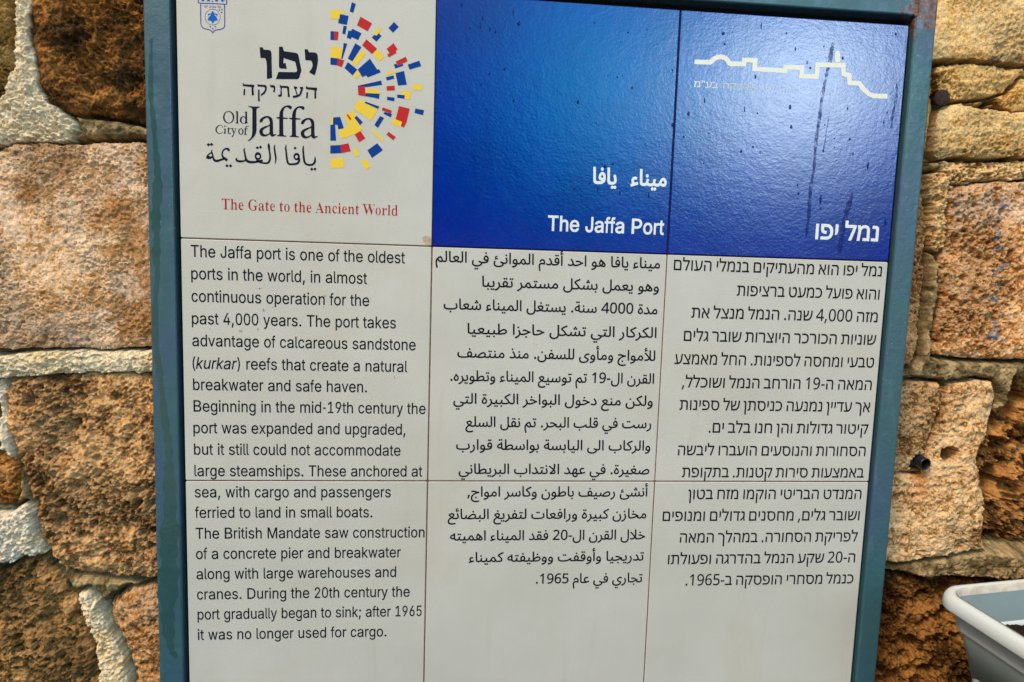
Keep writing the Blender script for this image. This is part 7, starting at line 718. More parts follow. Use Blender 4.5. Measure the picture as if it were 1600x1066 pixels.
for nme, kk in (('dark_lower', .66), ('bottom_left', .78), ('rust_lower', .82), ('orange_brown', .9), ('brown_porous', .9), ('eroded', .85), ('pale_main', .88), ('pale_left', .88), ('ochre_top', .92), ('ochre_mid', .92), ('pale_pink', .94), ('M_cream', .86), ('M_cream2', .86), ('M_cream3', .86), ('M_white', .9)): tint[(owner == names.index(nme)) & inside] *= kk
mo_ = np.isin(owner, [i for i, n_ in enumerate(names) if n_[:2] == 'M_']) & inside; tint[mo_] *= np.array([1.0, .965, .90])
tint *= np.minimum(1, .80 / tint.max(1))[:, None]

# --- mesh split by owner
nx, nz = len(xs), len(zs)
speck = np.where(np.isin(owner, [i for i, n_ in enumerate(names) if n_.startswith('M_')]) & inside, .35, np.where(inside, np.clip(.25 + .75 * vary, 0, 1), .5))
ii = (np.arange(nz - 1)[:, None] * nx + np.arange(nx - 1)[None, :]).ravel()
quads = np.stack([ii, ii + 1, ii + nx + 1, ii + nx], 1)
vid = np.where(owner == -2, 1000, np.where(inside, owner, 999))
mort = {i for i, n_ in enumerate(names) if n_.startswith('M_')}
for i in mort: vid[vid == i] = 999
qid = vid[quads[:, 0]]
co = np.stack([X, Ycoord, Z], 1)
# smooth normals over the whole sheet so that the split leaves no seams
wall = empty('stone_wall', (.45, .06, GZ)); tag(wall, 'old rough sandstone wall with crumbling cream mortar behind the sign', 'wall')
def sheet(name, q, parent, origin):
    used, inv_ = np.unique(q, return_inverse=True)
    v = co[used] - np.array(origin); f = inv_.reshape(-1, 4)
    me = bpy.data.meshes.new(name); me.vertices.add(len(v)); me.vertices.foreach_set('co', v.ravel().astype(np.float32))
    me.loops.add(f.size); me.loops.foreach_set('vertex_index', f.ravel().astype(np.int32))
    me.polygons.add(len(f)); me.polygons.foreach_set('loop_start', np.arange(0, f.size, 4, dtype=np.int32)); me.polygons.foreach_set('loop_total', np.full(len(f), 4, np.int32))
    me.polygons.foreach_set('use_smooth', np.ones(len(f), bool))
    me.update(calc_edges=True)
    ca = me.color_attributes.new('tint', 'FLOAT_COLOR', 'POINT')
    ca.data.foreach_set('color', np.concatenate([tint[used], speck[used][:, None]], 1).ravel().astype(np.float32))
    me.materials.append(M['stone']); o = bpy.data.objects.new(name, me); COL.objects.link(o); o.parent = parent
    return o
ORG = (.45, .06, GZ)
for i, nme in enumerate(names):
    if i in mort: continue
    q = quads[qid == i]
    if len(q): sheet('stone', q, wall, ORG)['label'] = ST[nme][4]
sheet('mortar', quads[qid == 999], wall, ORG)
sheet('masonry', quads[qid == 1000], wall, ORG)
bm = bmesh.new(); add_box(bm, -3 - .45, 4 - .45, .20, .40, -.02, 3.2); bm_obj('core', bm, M['ground'], wall)
# paint marks on the rust coloured stone follow its relief
def surf(x, z):
    i = np.clip(np.searchsorted(xs, x) - 1, 0, nx - 2); j = np.clip(np.searchsorted(zs, z) - 1, 0, nz - 2)
    g = Ycoord.reshape(nz, nx); fx = (x - xs[i]) / (xs[i + 1] - xs[i]); fz = (z - zs[j]) / (zs[j + 1] - zs[j])
    return (g[j, i] * (1 - fx) + g[j, i + 1] * fx) * (1 - fz) + (g[j + 1, i] * (1 - fx) + g[j + 1, i + 1] * fx) * fz
V = []; Fc = []
for ln in EX['paint']:
    pts = [(ln[i], ln[i + 1]) for i in range(0, len(ln), 2)]
    for (a0, b0), (a1, b1) in zip(pts[:-1], pts[1:]):
        L = math.hypot(a1 - a0, b1 - b0); n_ = max(3, int(L / .0012)); ux, uz = (a1 - a0) / L, (b1 - b0) / L; base = len(V)
        for i in range(n_ + 1):
            for j in range(8):
                w = (j / 7 - .5) * .0085
                x_, z_ = a0 + (a1 - a0) * i / n_ - uz * w + random.uniform(-.0003, .0003), b0 + (b1 - b0) * i / n_ + ux * w
                V.append((x_ - ORG[0], float(surf(x_, z_)) - .0007 - ORG[1], z_ - ORG[2]))
        for i in range(n_):
            for j in range(7): Fc.append((base + i * 8 + j, base + i * 8 + j + 1, base + (i + 1) * 8 + j + 1, base + (i + 1) * 8 + j))
mesh_obj('paint_mark', V, Fc, M['paint'], wall, True)['label'] = 'faded blue paint dabs'

# pipe stub, and rusty bolt in the wall
def tube(name, c, ax, r0, r1, L, mat, parent, n=28):
    bm = bmesh.new(); ax = Vector(ax).normalized(); q = ax.to_track_quat('Z', 'Y')
    prof = [(r0 * .98, 0), (r0, L * .5), (r0, L - .001), (r0 - .0006, L), (r1 + .0005, L), (r1, L - .001), (r1, .0)]
    rings = []
    for r, t in prof:
        rings.append([bm.verts.new(Vector(c) + q @ Vector((r * math.cos(2 * math.pi * i / n), r * math.sin(2 * math.pi * i / n), t))) for i in range(n)])
    for a, b in zip(rings[:-1], rings[1:]):
        for i in range(n): bm.faces.new((a[i], a[(i + 1) % n], b[(i + 1) % n], b[i]))
    bmesh.ops.recalc_face_normals(bm, faces=bm.faces)
    return bm_obj(name, bm, mat, parent, True)
px, pz = EX['pipe']
pp = empty('pipe_stub', (px - .008, .06, pz + .002)); tag(pp, 'short black pipe stub sticking out of the pale sandy stone', 'pipe')
tube('pipe', (.001, .022, .002), (.12, -1, -.05), .0092, .0072, .034, M['pipe'], pp)
tube('collar', (.0012, .012, .0030), (.12, -1, -.05), .0099, .0091, .010, M['bluepl'], pp)
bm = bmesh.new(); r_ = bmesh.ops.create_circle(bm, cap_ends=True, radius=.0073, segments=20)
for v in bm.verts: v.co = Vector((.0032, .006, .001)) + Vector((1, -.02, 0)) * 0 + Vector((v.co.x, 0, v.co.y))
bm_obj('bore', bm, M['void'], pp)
bx_, bz_ = EX['bolt']
bo = empty('bolt', (bx_, .058, bz_)); tag(bo, 'round rusty bolt head sunk in the ochre stone beside the frame', 'bolt')
bm = bmesh.new(); bmesh.ops.create_icosphere(bm, subdivisions=4, radius=.0115)
for v in bm.verts:
    p_ = v.co.copy(); n_ = math.sin(p_.x * 900 + 2) * math.sin(p_.z * 800) * .0006 + math.sin(p_.y * 500 + p_.x * 420) * .0005
    v.co = Vector((p_.x, p_.y * .34 + .0035, p_.z)) * (1 + n_ / .0115)
bm_obj('bolt_head', bm, M['rust'], bo, True)
tube('shank', (0, .03, 0), (0, -1, 0), .006, .004, .020, M['rust'], bo)

# ------------------------------------------------------------------ the sign
sign = empty('information_sign', (.45, .0, -.95)); tag(sign, 'tiled trilingual port history sign in a teal steel frame on the stone wall', 'sign')
SO = Vector((.45, 0, -.95))
def sp(V): return [(v[0] - SO.x, v[1] - SO.y, v[2] - SO.z) for v in V]
def sbm(name, bm, mat, parent=sign, smooth=False):
    for v in bm.verts: v.co -= SO
    return bm_obj(name, bm, mat, parent, smooth)
FR = (-.0357, -.0055, .9052, .9345, .0113, .0430, -.9415, -.9100)     # outer left, inner left, inner right, outer right, inner top, outer top, outer bottom, inner bottom
FY0, FY1 = -.0040, .0270
bm = bmesh.new()
def tubebar(x0, x1, z0, z1): add_box(bm, x0, x1, FY0, FY1, z0, z1, .0028, 4)
tubebar(FR[0], FR[1], FR[6], FR[5]); tubebar(FR[2], FR[3], FR[6], FR[5])
def inner(z0, z1):
    add_box(bm, FR[1] - .0026, FR[2] + .0026, FY0 + .0004, FY1 - .0004, z0, z1, .0028, 4)
inner(FR[4], FR[5] - .0004); inner(FR[6] + .0004, FR[7])
# weld beads where the tubes meet
for wx_, z0, z1 in ((FR[2] + .0006, FR[4] + .001, FR[5] - .001), (FR[1] - .0006, FR[4] + .001, FR[5] - .001), (FR[2] + .0006, FR[6] + .001, FR[7] - .001), (FR[1] - .0006, FR[6] + .001, FR[7] - .001)):
    n_ = 9
    for i in range(n_):
        z_ = z0 + (z1 - z0) * i / (n_ - 1)
        r = bmesh.ops.create_icosphere(bm, subdivisions=2, radius=.0026)
        for v in r['verts']: v.co = Vector((v.co.x * 1.2, v.co.y * .32, v.co.z)) + Vector((wx_ + random.uniform(-.0005, .0005), FY0, z_))
frame = sbm('frame', bm, M['frame'], sign, True)
me = frame.data
for p_ in me.polygons: p_.use_smooth = True
md = frame.modifiers.new('wn', 'WEIGHTED_NORMAL'); md.keep_sharp = False
# object coordinates of the frame material are measured from the sign's origin
nd = [n_ for n_ in M['frame'].node_tree.nodes if n_.type == 'VECT_MATH'][0]; nd.inputs[1].default_value = Vector((.922, -.004, .022)) - SO
bm = bmesh.new(); add_box(bm, FR[1] - .001, FR[2] + .001, .0200, .0262, FR[7] - .001, FR[4] + .001); sbm('backing_board', bm, M['dark'])
bm = bmesh.new()
for x_ in (.10, .80):
    for z_ in (.02, -.925):
        bm = bmesh.new(); add_box(bm, x_ - .02, x_ + .02, FY1 - .001, .085, z_ - .012, z_ + .012); sbm('mounting_bracket', bm, M['frame'])
# grout: reddish brown joints, black between the blue tiles
J = .0007
bm = bmesh.new(); add_box(bm, .002, .8980, .0009, .0150, -.898, -.3006); add_box(bm, .002, .2990, .0009, .0150, -.3005, -.002); sbm('grout', bm, M['grout'])
bm = bmesh.new(); add_box(bm, .2995, .8980, .0011, .0150, -.3004, -.002); sbm('grout', bm, M['grout2'])['label'] = 'black grout between the blue tiles'
def tile(i, j, mat, label):
    x0, x1 = i * .3 + J * (i > 0), (i + 1) * .3 - J * (i < 2); z1, z0 = -j * .3 - J * (j > 0), -(j + 1) * .3 + J
    dx, dz = random.uniform(-.0003, .0003), random.uniform(-.0003, .0003)
    bm = bmesh.new()
    add_box(bm, x0 + dx * (i == 1), x1 + dx * (i == 1), 0, .0088, z0, z1)
    vert = [e for e in bm.edges if abs(e.verts[0].co.y - e.verts[1].co.y) > .004]
    bmesh.ops.bevel(bm, geom=vert, offset=.0016, segments=3, affect='EDGES', profile=.5)
    fr = [e for e in bm.edges if e.verts[0].co.y < .001 and e.verts[1].co.y < .001]
    bmesh.ops.bevel(bm, geom=fr, offset=.0008, segments=2, affect='EDGES', profile=.5)
    o = sbm('tile', bm, mat); o['label'] = label
    return o
LB = [['cream tile with the old city logo and crest', 'blue tile with Arabic and English headings', 'blue tile with skyline logo and Hebrew heading'],
      ['upper cream tile of the English text', 'upper cream tile of the Arabic text', 'upper cream tile of the Hebrew text'],
      ['lower cream tile of the English text', 'lower cream tile of the Arabic text', 'lower cream tile of the Hebrew text']]
TL = [[tile(i, j, M['blue'] if (j == 0 and i > 0) else M['white'], LB[j][i]) for i in range(3)] for j in range(3)]

# ------------------------------------------------------------------ lettering
TEXT_EN = ["The Jaffa port is one of the oldest","ports in the world, in almost","continuous operation for the","past 4,000 years. The port takes","advantage of calcareous sandstone","({kurkar}) reefs that create a natural","breakwater and safe haven.","Beginning in the mid-19th century the","port was expanded and upgraded,","but it still could not accommodate","large steamships. These anchored at","sea, with cargo and passengers","ferried to land in small boats.","The British Mandate saw construction","of a concrete pier and breakwater","along with large warehouses and","cranes. During the 20th century the","port gradually began to sink; after 1965","it was no longer used for cargo."]
TEXT_HE = ["נמל יפו הוא מהעתיקים בנמלי העולם","והוא פועל כמעט ברציפות","מזה 4,000 שנה. הנמל מנצל את","שוניות הכורכר היוצרות שובר גלים","טבעי ומחסה לספינות. החל מאמצע","המאה ה-19 הורחב הנמל ושוכלל,","אך עדיין נמנעה כניסתן של ספינות","קיטור גדולות והן חנו בלב ים.","הסחורות והנוסעים הועברו ליבשה","באמצעות סירות קטנות. בתקופת","המנדט הבריטי הוקמו מזח בטון","ושובר גלים, מחסנים גדולים ומנופים","לפריקת הסחורה. במהלך המאה","ה-20 שקע הנמל בהדרגה ופעולתו","כנמל מסחרי הופסקה ב-1965."]
TEXT_AR = ["ميناء يافا هو احد أقدم الموانئ في العالم","وهو يعمل بشكل مستمر تقريبا","مدة 4000 سنة. يستغل الميناء شعاب","الكركار التي تشكل حاجزا طبيعيا","للأمواج ومأوى للسفن. منذ منتصف","القرن ال-19 تم توسيع الميناء وتطويره.","ولكن منع دخول البواخر الكبيرة التي","رست في قلب البحر. تم نقل السلع","والركاب الى اليابسة بواسطة قوارب","صغيرة. في عهد الانتداب البريطاني","أنشئ رصيف باطون وكاسر امواج,","مخازن كبيرة ورافعات لتفريغ البضائع","خلال القرن ال-20 فقد الميناء اهميته","تدريجيا وأوقفت ووظيفته كميناء","تجاري في عام 1965."]
# Arabic letters take the form their neighbours ask for; right-to-left lines are laid out in visual order
FORMS = {}
for c in range(0xfe70, 0xfefd):
    d = unicodedata.decomposition(chr(c)).split()
    if len(d) == 2 and d[0] in ('<isolated>', '<final>', '<initial>', '<medial>'): FORMS.setdefault(chr(int(d[1], 16)), {})[d[0][1:-1]] = chr(c)
    elif len(d) == 3 and d[1] == '0644' and d[0] in ('<isolated>', '<final>'): FORMS.setdefault(chr(0x644) + chr(int(d[2], 16)), {})[d[0][1:-1]] = chr(c)
def shape(word):
    tk = []; i = 0
    while i < len(word):
        n_ = 2 if len(word[i:i + 2]) == 2 and word[i:i + 2] in FORMS else 1
        tk.append(word[i:i + n_]); i += n_
    dual = lambda t: t in FORMS and 'initial' in FORMS[t]
    joins = lambda t: t in FORMS and 'final' in FORMS[t]
    o = []
    for k_, t in enumerate(tk):
        if t not in FORMS: o.append(t); continue
        pr = k_ > 0 and dual(tk[k_ - 1]) and joins(t); nx_ = k_ + 1 < len(tk) and dual(t) and joins(tk[k_ + 1])
        f = 'medial' if pr and nx_ else 'final' if pr else 'initial' if nx_ else 'isolated'
        o.append(FORMS[t].get(f) or FORMS[t]['isolated'])
    w = ''.join(o).replace(chr(0xfedf) + chr(0xfee4), chr(0xfccc)).replace(chr(0xfe97) + chr(0xfea0), chr(0xfca1))
    return chr(0xfc0e) if w == chr(0xfe97) + chr(0xfee2) else w
def visual(line, arabic):
    o = []
    for w in line.split(' '):
        v = ''; i = 0
        while i < len(w):
            j = i; dg = w[i].isdigit()
            while j < len(w) and (w[j].isdigit() == dg or (dg and w[j] == ',' and j + 1 < len(w) and w[j + 1].isdigit())): j += 1
            r = w[i:j]; v = (r if dg else (shape(r) if arabic else r)[::-1]) + v; i = j
        o.append(v)
    return ' '.join(o[::-1])
PARA = {'en': [(t, *p_) for t, p_ in zip(TEXT_EN, LINES_EN)], 'he': [(visual(t, False), *p_) for t, p_ in zip(TEXT_HE, LINES_HE)], 'ar': [(visual(t, True), *p_) for t, p_ in zip(TEXT_AR, LINES_AR)]}

_cache = {}
def fill2d(contours):
    """triangulate outlines by winding number; contours: list of (n,2) arrays"""
    vs_, es = [], []
    for c in contours:
        b = len(vs_); n_ = len(c); vs_ += [Vector((float(p[0]), float(p[1]))) for p in c]; es += [(b + i, b + (i + 1) % n_) for i in range(n_)]
    ov, oe, of, *_r = delaunay_2d_cdt(vs_, es, [], 0, 1e-5)
    P = np.array([(v.x, v.y) for v in ov]); T = np.array([f for f in of if len(f) == 3])
    if not len(T): return P, T
    cen = P[T].mean(1); wn = np.zeros(len(T))
    for c in contours:
        a = np.asarray(c, float); b = np.roll(a, -1, 0)
        for (ax, ay), (bx, by) in zip(a, b):
            up = (ay <= cen[:, 1]) & (by > cen[:, 1]); dn = (ay > cen[:, 1]) & (by <= cen[:, 1])
            cr = (bx - ax) * (cen[:, 1] - ay) - (cen[:, 0] - ax) * (by - ay)
            wn += (up & (cr > 0)).astype(int) - (dn & (cr < 0)).astype(int)
    T = T[np.abs(wn) > .5]
    ar = (P[T[:, 1]] - P[T[:, 0]])[:, 0] * (P[T[:, 2]] - P[T[:, 0]])[:, 1] - (P[T[:, 1]] - P[T[:, 0]])[:, 1] * (P[T[:, 2]] - P[T[:, 0]])[:, 0]
    T[ar < 0] = T[ar < 0][:, ::-1]
    return P, T
def embolden(cs, e):
    ar = [.5 * np.sum(c[:, 0] * np.roll(c[:, 1], -1) - c[:, 1] * np.roll(c[:, 0], -1)) for c in cs]
    sg = np.sign(ar[int(np.argmax(np.abs(ar)))]); o = []
    for c in cs:
        a = c - np.roll(c, 1, 0); b = np.roll(c, -1, 0) - c
        a /= np.maximum(1e-9, np.hypot(*a.T))[:, None]; b /= np.maximum(1e-9, np.hypot(*b.T))[:, None]
        m_ = a + b; L = np.hypot(*m_.T)[:, None]; m_ = m_ / np.maximum(.3, L); kk = 1 / np.maximum(.6, L / 2)
        o.append(c + np.stack([m_[:, 1], -m_[:, 0]], 1) * sg * e * kk)
    return o
def glyph(font, c, e=0):
    k_ = (font, c, e)
    if k_ not in _cache:
        g = OUTLINES[font][ord(c)]; cs = [np.array(q_, float).reshape(-1, 2) / 1000 for q_ in g[1:]]; _cache[k_] = (g[0] / 1000, *fill2d(embolden(cs, e) if e else cs))
    return _cache[k_]
ARIAL = dict(zip('abcdefghijklmnopqrstuvwxyz', (556, 556, 500, 556, 556, 278, 556, 556, 222, 222, 500, 222, 833, 556, 556, 556, 556, 333, 500, 278, 556, 500, 722, 500, 500, 500)))
ARIAL.update(dict(zip('TBMDJP', (611, 667, 833, 722, 500, 667)))); ARIAL.update({c: 556 for c in '0123456789'}); ARIAL.update({' ': 278, '.': 278, ',': 278, ';': 278, '-': 333, '(': 333, ')': 333})
class Ink:
    def __init__(s): s.V = []; s.F = []
    def add(s, P, T):
        b = len(s.V); s.V += [tuple(p) for p in P]; s.F += [tuple(int(i) + b for i in t) for t in T]
    def build(s, name, mat, parent, lift=.00025):
        return mesh_obj(name, sp([(x, -lift, z) for x, z in s.V]), s.F, mat, parent)
def text(ink, s, font, x0, x1, z, unit, space=None, bold=0, union=False):
    """one printed line from x0 to x1 (mm) with its baseline at z (mm); unit = mm per font unit"""
    items = []; x = 0; it = False
    for c in s:
        if c == '{': it = True; continue
        if c == '}': it = False; continue
        if font == 'en':
            a = ARIAL[c] / 1000 * unit * .7105
        elif c == ' ': a = (space or .2) * unit
        else: a = glyph(font, c, bold)[0] * unit
        if c != ' ':
            ad, P, T = glyph(font, c, bold); kx = a / ad if font == 'en' else unit
            Q = P * np.array([kx, unit])
            if it: Q = Q + np.stack([(Q[:, 1] - .25 * unit) * .2, 0 * Q[:, 1]], 1)
            items.append((Q + np.array([x, 0]), T))
        x += a
    if union:
        cs = []; x = 0
        for c in s:
            if c == ' ': x += (space or .2) * unit; continue
            g = OUTLINES[font][ord(c)]
            cs += [q_ * unit + np.array([x, 0]) for q_ in embolden([np.array(v_, float).reshape(-1, 2) / 1000 for v_ in g[1:]], bold)]; x += g[0] / 1000 * unit
        items = [fill2d([q_ / 100 for q_ in cs])]; items = [(items[0][0] * 100, items[0][1])]
    lo = min(q_[0][:, 0].min() for q_ in items); hi = max(q_[0][:, 0].max() for q_ in items)
    k_ = (x1 - x0) / (hi - lo)
    for Q, T in items:
        ink.add(np.stack([(x0 + (Q[:, 0] - lo) * k_) / 1000, (z + Q[:, 1]) / 1000], 1), T)
    return k_
def para(key, font, unit, col, space=None, bold=0):
    inks = {1: Ink(), 2: Ink()}
    rep = []
    for s, x0, x1, z in PARA[key]:
        j = 1 if z > -598 else 2
        rep.append(round(text(inks[j], s, font, x0, x1, z, unit, space, bold), 2))
    print(key, rep)
    for j in (1, 2): inks[j].build('lettering', M['black'], TL[j][col])
para('en', 'en', 28.0, 0, None, .005)
para('ar', 'ar', 32.0, 1, .16, .0075)
para('he', 'he', 27.6, 2, .17, .005)
ink = Ink(); x0, x1, z, _, _ = EX['red']; print('red', text(ink, 'The Gate to the Ancient World', 'se', x0, x1, z, 27.5, .17, .0005)); ink.build('lettering', M['redtext'], TL[0][0])['label'] = 'dark red line of serif lettering'
ink = Ink(); x0, x1, z, _, _ = EX['port_en']; print('pe', text(ink, 'The Jaffa Port', 'en', x0, x1, z, 36, None, .014)); ink.build('lettering', M['wprint'], TL[0][1]); ink = Ink()
x0, x1, z, _, _ = EX['port_ar']; print('pa', text(ink, visual('ميناء يافا', True), 'ar', x0, x1, z, 46, .42, .016, True)); ink.build('lettering', M['wprint'], TL[0][1])
ink = Ink(); x0, x1, z, _, _ = EX['port_he']; print('ph', text(ink, visual('נמל יפו', False), 'he', x0, x1, z, 40, .2, .016, True)); ink.build('lettering', M['wprint'], TL[0][2])
ink = Ink(); x0, x1, z, _, _ = EX['company']; text(ink, visual('החברה לפיתוח יפו העתיקה בע"מ', False), 'he', x0, x1, z, 14.5, .3, .014); o = ink.build('lettering', M['faded'], TL[0][2]); o['label'] = 'almost worn away line of small Hebrew'
# traced art (outlines in tenths of a millimetre)
def art(keys, name, mat, parent, lift=.00025, label=None):
    ink = Ink()
    for k_ in keys:
        cs = [np.array(c, float).reshape(-1, 2) / 10 for c in ART[k_]]
        if k_[-2:] in ('_a', '_b', '_c', '_d', '_e', '_f', '_g', '_h', 'in'):      # outline with a counter: even-odd
            c2 = []
            for n_, c in enumerate(cs):
                a_ = .5 * np.sum(c[:, 0] * np.roll(c[:, 1], -1) - c[:, 1] * np.roll(c[:, 0], -1))
                c2.append(c if (a_ > 0) == (n_ == 0) else c[::-1])
            P, T = fill2d(c2); ink.add(P / 1000, T)
        else:
            for n_, c in enumerate(cs):
                P, T = fill2d([c]); b = len(ink.V); ink.add(P / 1000, T)
    o = ink.build(name, mat, parent, lift)
    if label: o['label'] = label
    return o
t00 = TL[0][0]
art([k_ for k_ in ART if k_.startswith('navy')], 'lettering', M['navy'], t00, .00025, 'navy trilingual name of the old city')
for key, mt_, lift in (('mosaic_Y', 'Y', .00022), ('mosaic_B', 'B', .00028), ('mosaic_R', 'R', .00034), ('mosaic_R2', 'R', .00034)):
    for c in ART[key]:
        ink = Ink(); P, T = fill2d([np.array(c, float).reshape(-1, 2) / 10]); ink.add(P / 1000, T); ink.build('mosaic_piece', M[mt_], t00, lift)
cr_ = art(['crest', 'crest_thin'], 'crest', M['crest'], t00, .00026, 'small royal blue city crest')
art(['crest_light', 'crest_mid'], 'crest_charge', M['crest_mid'], t00, .00030); art(['crest_mid_hole1'], 'crest_charge', M['white'], t00, .00034)
ink = Ink(); x0, x1, z, _, _ = EX['crest_txt']; text(ink, visual('תל אביב-יפו', False), 'he', x0, x1, z, 4.6, .16); ink.build('lettering', M['crest'], t00)['label'] = 'tiny blue lettering in the crest'
art(['skyline'], 'skyline_logo', M['cprint'], TL[0][2], .00028)
# chip in the glaze at the corner of the logo tile
pts = [(.2895, -.2880), (.2920, -.2874), (.2950, -.2876), (.2975, -.2890), (.2986, -.2915), (.2988, -.2960), (.2986, -.2984), (.2945, -.2988), (.2915, -.2976), (.2890, -.2945), (.2880, -.2905)]
ink = Ink(); ink.add(*fill2d([np.array(pts)])); ink.build('chip', M['chip'], t00, .00018)

# ------------------------------------------------------------------ water and drips on the sign
def dome(cx, cz, w, h_, y0, bul, n=14):
    V = [(cx, y0 - bul, cz)]; F = []; K = 4
    for k_ in range(1, K + 1):
        a = math.pi / 2 * k_ / K; r = math.sin(a); yy = y0 - bul * math.cos(a)
        for i in range(n):
            t = 2 * math.pi * i / n; zz = math.sin(t); xx = math.cos(t) * (1 - .25 * max(0, zz))
            V.append((cx + xx * r * w / 2, yy, cz + zz * r * h_ / 2))
    for i in range(n): F.append((0, 1 + i, 1 + (i + 1) % n))
    for k_ in range(K - 1):
        for i in range(n):
            a, b = 1 + k_ * n, 1 + (k_ + 1) * n; F.append((a + i, b + i, b + (i + 1) % n, a + (i + 1) % n))
    return V, F
for key, tl, mat in (('drops_a', TL[0][1], M['bead']), ('drops_b', TL[0][2], M['bead']), ('drops_c', TL[1][0], M['water'])):
    for x_, z_, w, h_ in EX[key]:
        if key != 'drops_c' and z_ > -2: continue
        t_ = tl if not (key == 'drops_c' and z_ > -300) else TL[0][0]
        w = max(w * .8, 1.2) / 1000; h_ = max(h_ * .82, 1.5) / 1000
        if key == 'drops_c': w *= .62; h_ *= .62
        V, F = dome(x_ / 1000, z_ / 1000, w, h_, -.00012, .0004 if key != 'drops_c' else min(w, h_) * .22)
        mesh_obj('water_drop', sp(V), F, mat, t_, True)
def ribbon(pts, y0, bul, sm=6, wid=1):
    P = np.array(pts, float); Q = []
    for i in range(len(P) - 1):
        p0, p1, p2, p3 = P[max(i - 1, 0)], P[i], P[i + 1], P[min(i + 2, len(P) - 1)]
        for t in np.arange(sm) / sm: Q.append(.5 * ((2 * p1) + (-p0 + p2) * t + (2 * p0 - 5 * p1 + 4 * p2 - p3) * t * t + (-p0 + 3 * p1 - 3 * p2 + p3) * t ** 3))
    Q.append(P[-1]); Q = np.array(Q); T = np.gradient(Q[:, :2], axis=0); T /= np.maximum(1e-9, np.hypot(T[:, 0], T[:, 1]))[:, None]
    V = []; F = []
    for i, (x_, z_, w) in enumerate(Q):
        w = max(.3, w * wid * (1 + .18 * math.sin(i * 1.7) + .12 * math.sin(i * .73 + 1)))
        for j in range(5):
            u = j / 4 * 2 - 1; V.append(((x_ - T[i, 1] * u * w / 2) / 1000, y0 - bul * (1 - u * u), (z_ + T[i, 0] * u * w / 2) / 1000))
    for i in range(len(Q) - 1):
        for j in range(4): F.append((i * 5 + j, i * 5 + j + 1, (i + 1) * 5 + j + 1, (i + 1) * 5 + j))
    return V, F
for s_ in EX['streaks']:
    V, F = ribbon(s_, -.00010, .0001, 6, .78); mesh_obj('water_streak', sp(V), F, M['wet'], TL[0][2], True)
# the long run of green paint down the left post: x, z in mm, width
DR = [(-26.6, -72.2, 3.9), (-27.9, -100.8, 5.5), (-28.8, -136.9, 6.2), (-26.6, -165.8, 6.2), (-25.1, -195.0, 7.0), (-23.5, -220.8, 8.6), (-24.1, -246.8, 11.7), (-27.0, -276.9, 11.7), (-26.0, -299.4, 8.6), (-27.3, -322.2, 10.2), (-26.3, -345.0, 6.2), (-29.2, -375.8, 7.0), (-30.4, -424.7, 7.8), (-26.7, -461.5, 8.6), (-23.7, -493.0, 7.0), (-20.7, -528.9, 10.2), (-17.5, -557.1, 8.6), (-18.2, -589.5, 13.3), (-17.5, -630.4, 18.0), (-20.1, -680.1, 22.7), (-20.9, -721.9, 24.2), (-23.6, -772.6, 19.5), (-21.9, -806.9, 11.7), (-18.4, -825.9, 7.0)]
V, F = ribbon(DR, FY0 + .00005, .0004); mesh_obj('drip_mark', sp(V), F, M['drip'], frame, True)['label'] = 'wavy darker drip running down the left post'
V, F = dome(DR[-1][0] / 1000 + .0015, DR[-1][1] / 1000 - .001, .0075, .009, FY0, .0025, 20); mesh_obj('water_drop', sp(V), F, M['water'], frame, True)

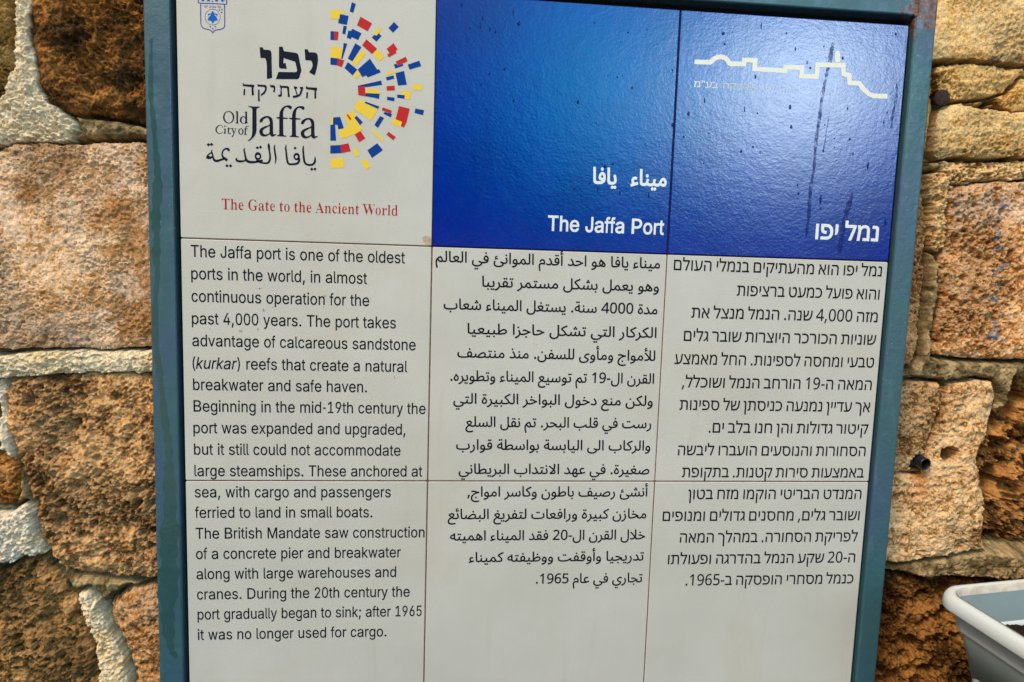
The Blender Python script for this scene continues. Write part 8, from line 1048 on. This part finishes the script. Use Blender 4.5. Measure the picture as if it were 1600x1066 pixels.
# ------------------------------------------------------------------ planter
PA = {'loc': (0.9628, -0.055, -0.7231), 'rz': 3.0, 'tilt': -3.0, 'h': 0.2709, 'soil': -0.053}
pl = empty('planter', PA['loc']); pl.rotation_euler = (0, math.radians(PA['tilt']), math.radians(PA['rz']))
tag(pl, 'white plastic trough planter with dark soil in front of the wall', 'planter')
LX, LY, HH = .52, .22, PA['h']
def loop(inset, rad, z, n=8):
    x0, x1, y0, y1 = inset, LX - inset, -LY + inset, -inset; o = []
    for cx_, cy_, a0 in ((x1 - rad, y1 - rad, 0), (x0 + rad, y1 - rad, 90), (x0 + rad, y0 + rad, 180), (x1 - rad, y0 + rad, 270)):
        for i in range(n + 1):
            a = math.radians(a0 + 90 * i / n); o.append((cx_ + rad * math.cos(a), cy_ + rad * math.sin(a), z))
    return o
prof = [(.052, .018, -HH), (.050, .020, -HH + .003), (.0235, .024, -.062), (.0215, .024, -.052), (.0165, .026, -.047), (.0145, .027, -.044), (.0125, .028, -.0205), (.0105, .029, -.0205), (.0015, .034, -.0195), (.0, .035, -.017), (.0012, .035, -.006), (.004, .033, -.0015), (.008, .030, 0), (.0125, .027, -.0008), (.015, .025, -.004), (.0162, .024, -.010), (.019, .024, -.047), (.030, .022, -.11)]
def loft(pr):
    V = []; F = []; n_ = 0
    for p_ in pr: L_ = loop(*p_); n_ = len(L_); V += L_
    for k_ in range(len(pr) - 1):
        for i in range(n_): F.append((k_ * n_ + i, k_ * n_ + (i + 1) % n_, (k_ + 1) * n_ + (i + 1) % n_, (k_ + 1) * n_ + i))
    return V, F, n_
V, F, n_ = loft(prof[:-2]); F.append(tuple(range(n_))[::-1])
pb = mesh_obj('pot', V, F, M['plastic'], pl, True)
V, F, n_ = loft(prof[-3:]); F.append(tuple(2 * n_ + i for i in range(n_)))
mesh_obj('inner_wall', V, F, M['inner'], pb, True)
gr_ = [(.0132, .0266, -.0006), (.0151, .0251, -.0036), (.0163, .0242, -.0102)]
V, F, n_ = loft(gr_); mesh_obj('dirty_edge', [(x_, y_, z_ + .0004) for x_, y_, z_ in V], F, M['grime'], pb, True)
bm = bmesh.new(); bmesh.ops.create_grid(bm, x_segments=150, y_segments=60, size=.5)
for v in bm.verts:
    x_, y_ = .028 + (v.co.x + .5) * (LX - .056), -LY + .028 + (v.co.y + .5) * (LY - .056)
    a_ = np.array([x_ + 1.0]); b_ = np.array([y_ + 1.0])
    v.co = Vector((x_, y_, PA['soil'] + .020 * (float(fbm(a_, b_, 60, 4, 3)[0]) - .5) + .014 * (float(fbm(a_, b_, 18, 2, 8)[0]) - .5)))
bm_obj('soil', bm, M['soil'], pl, True)
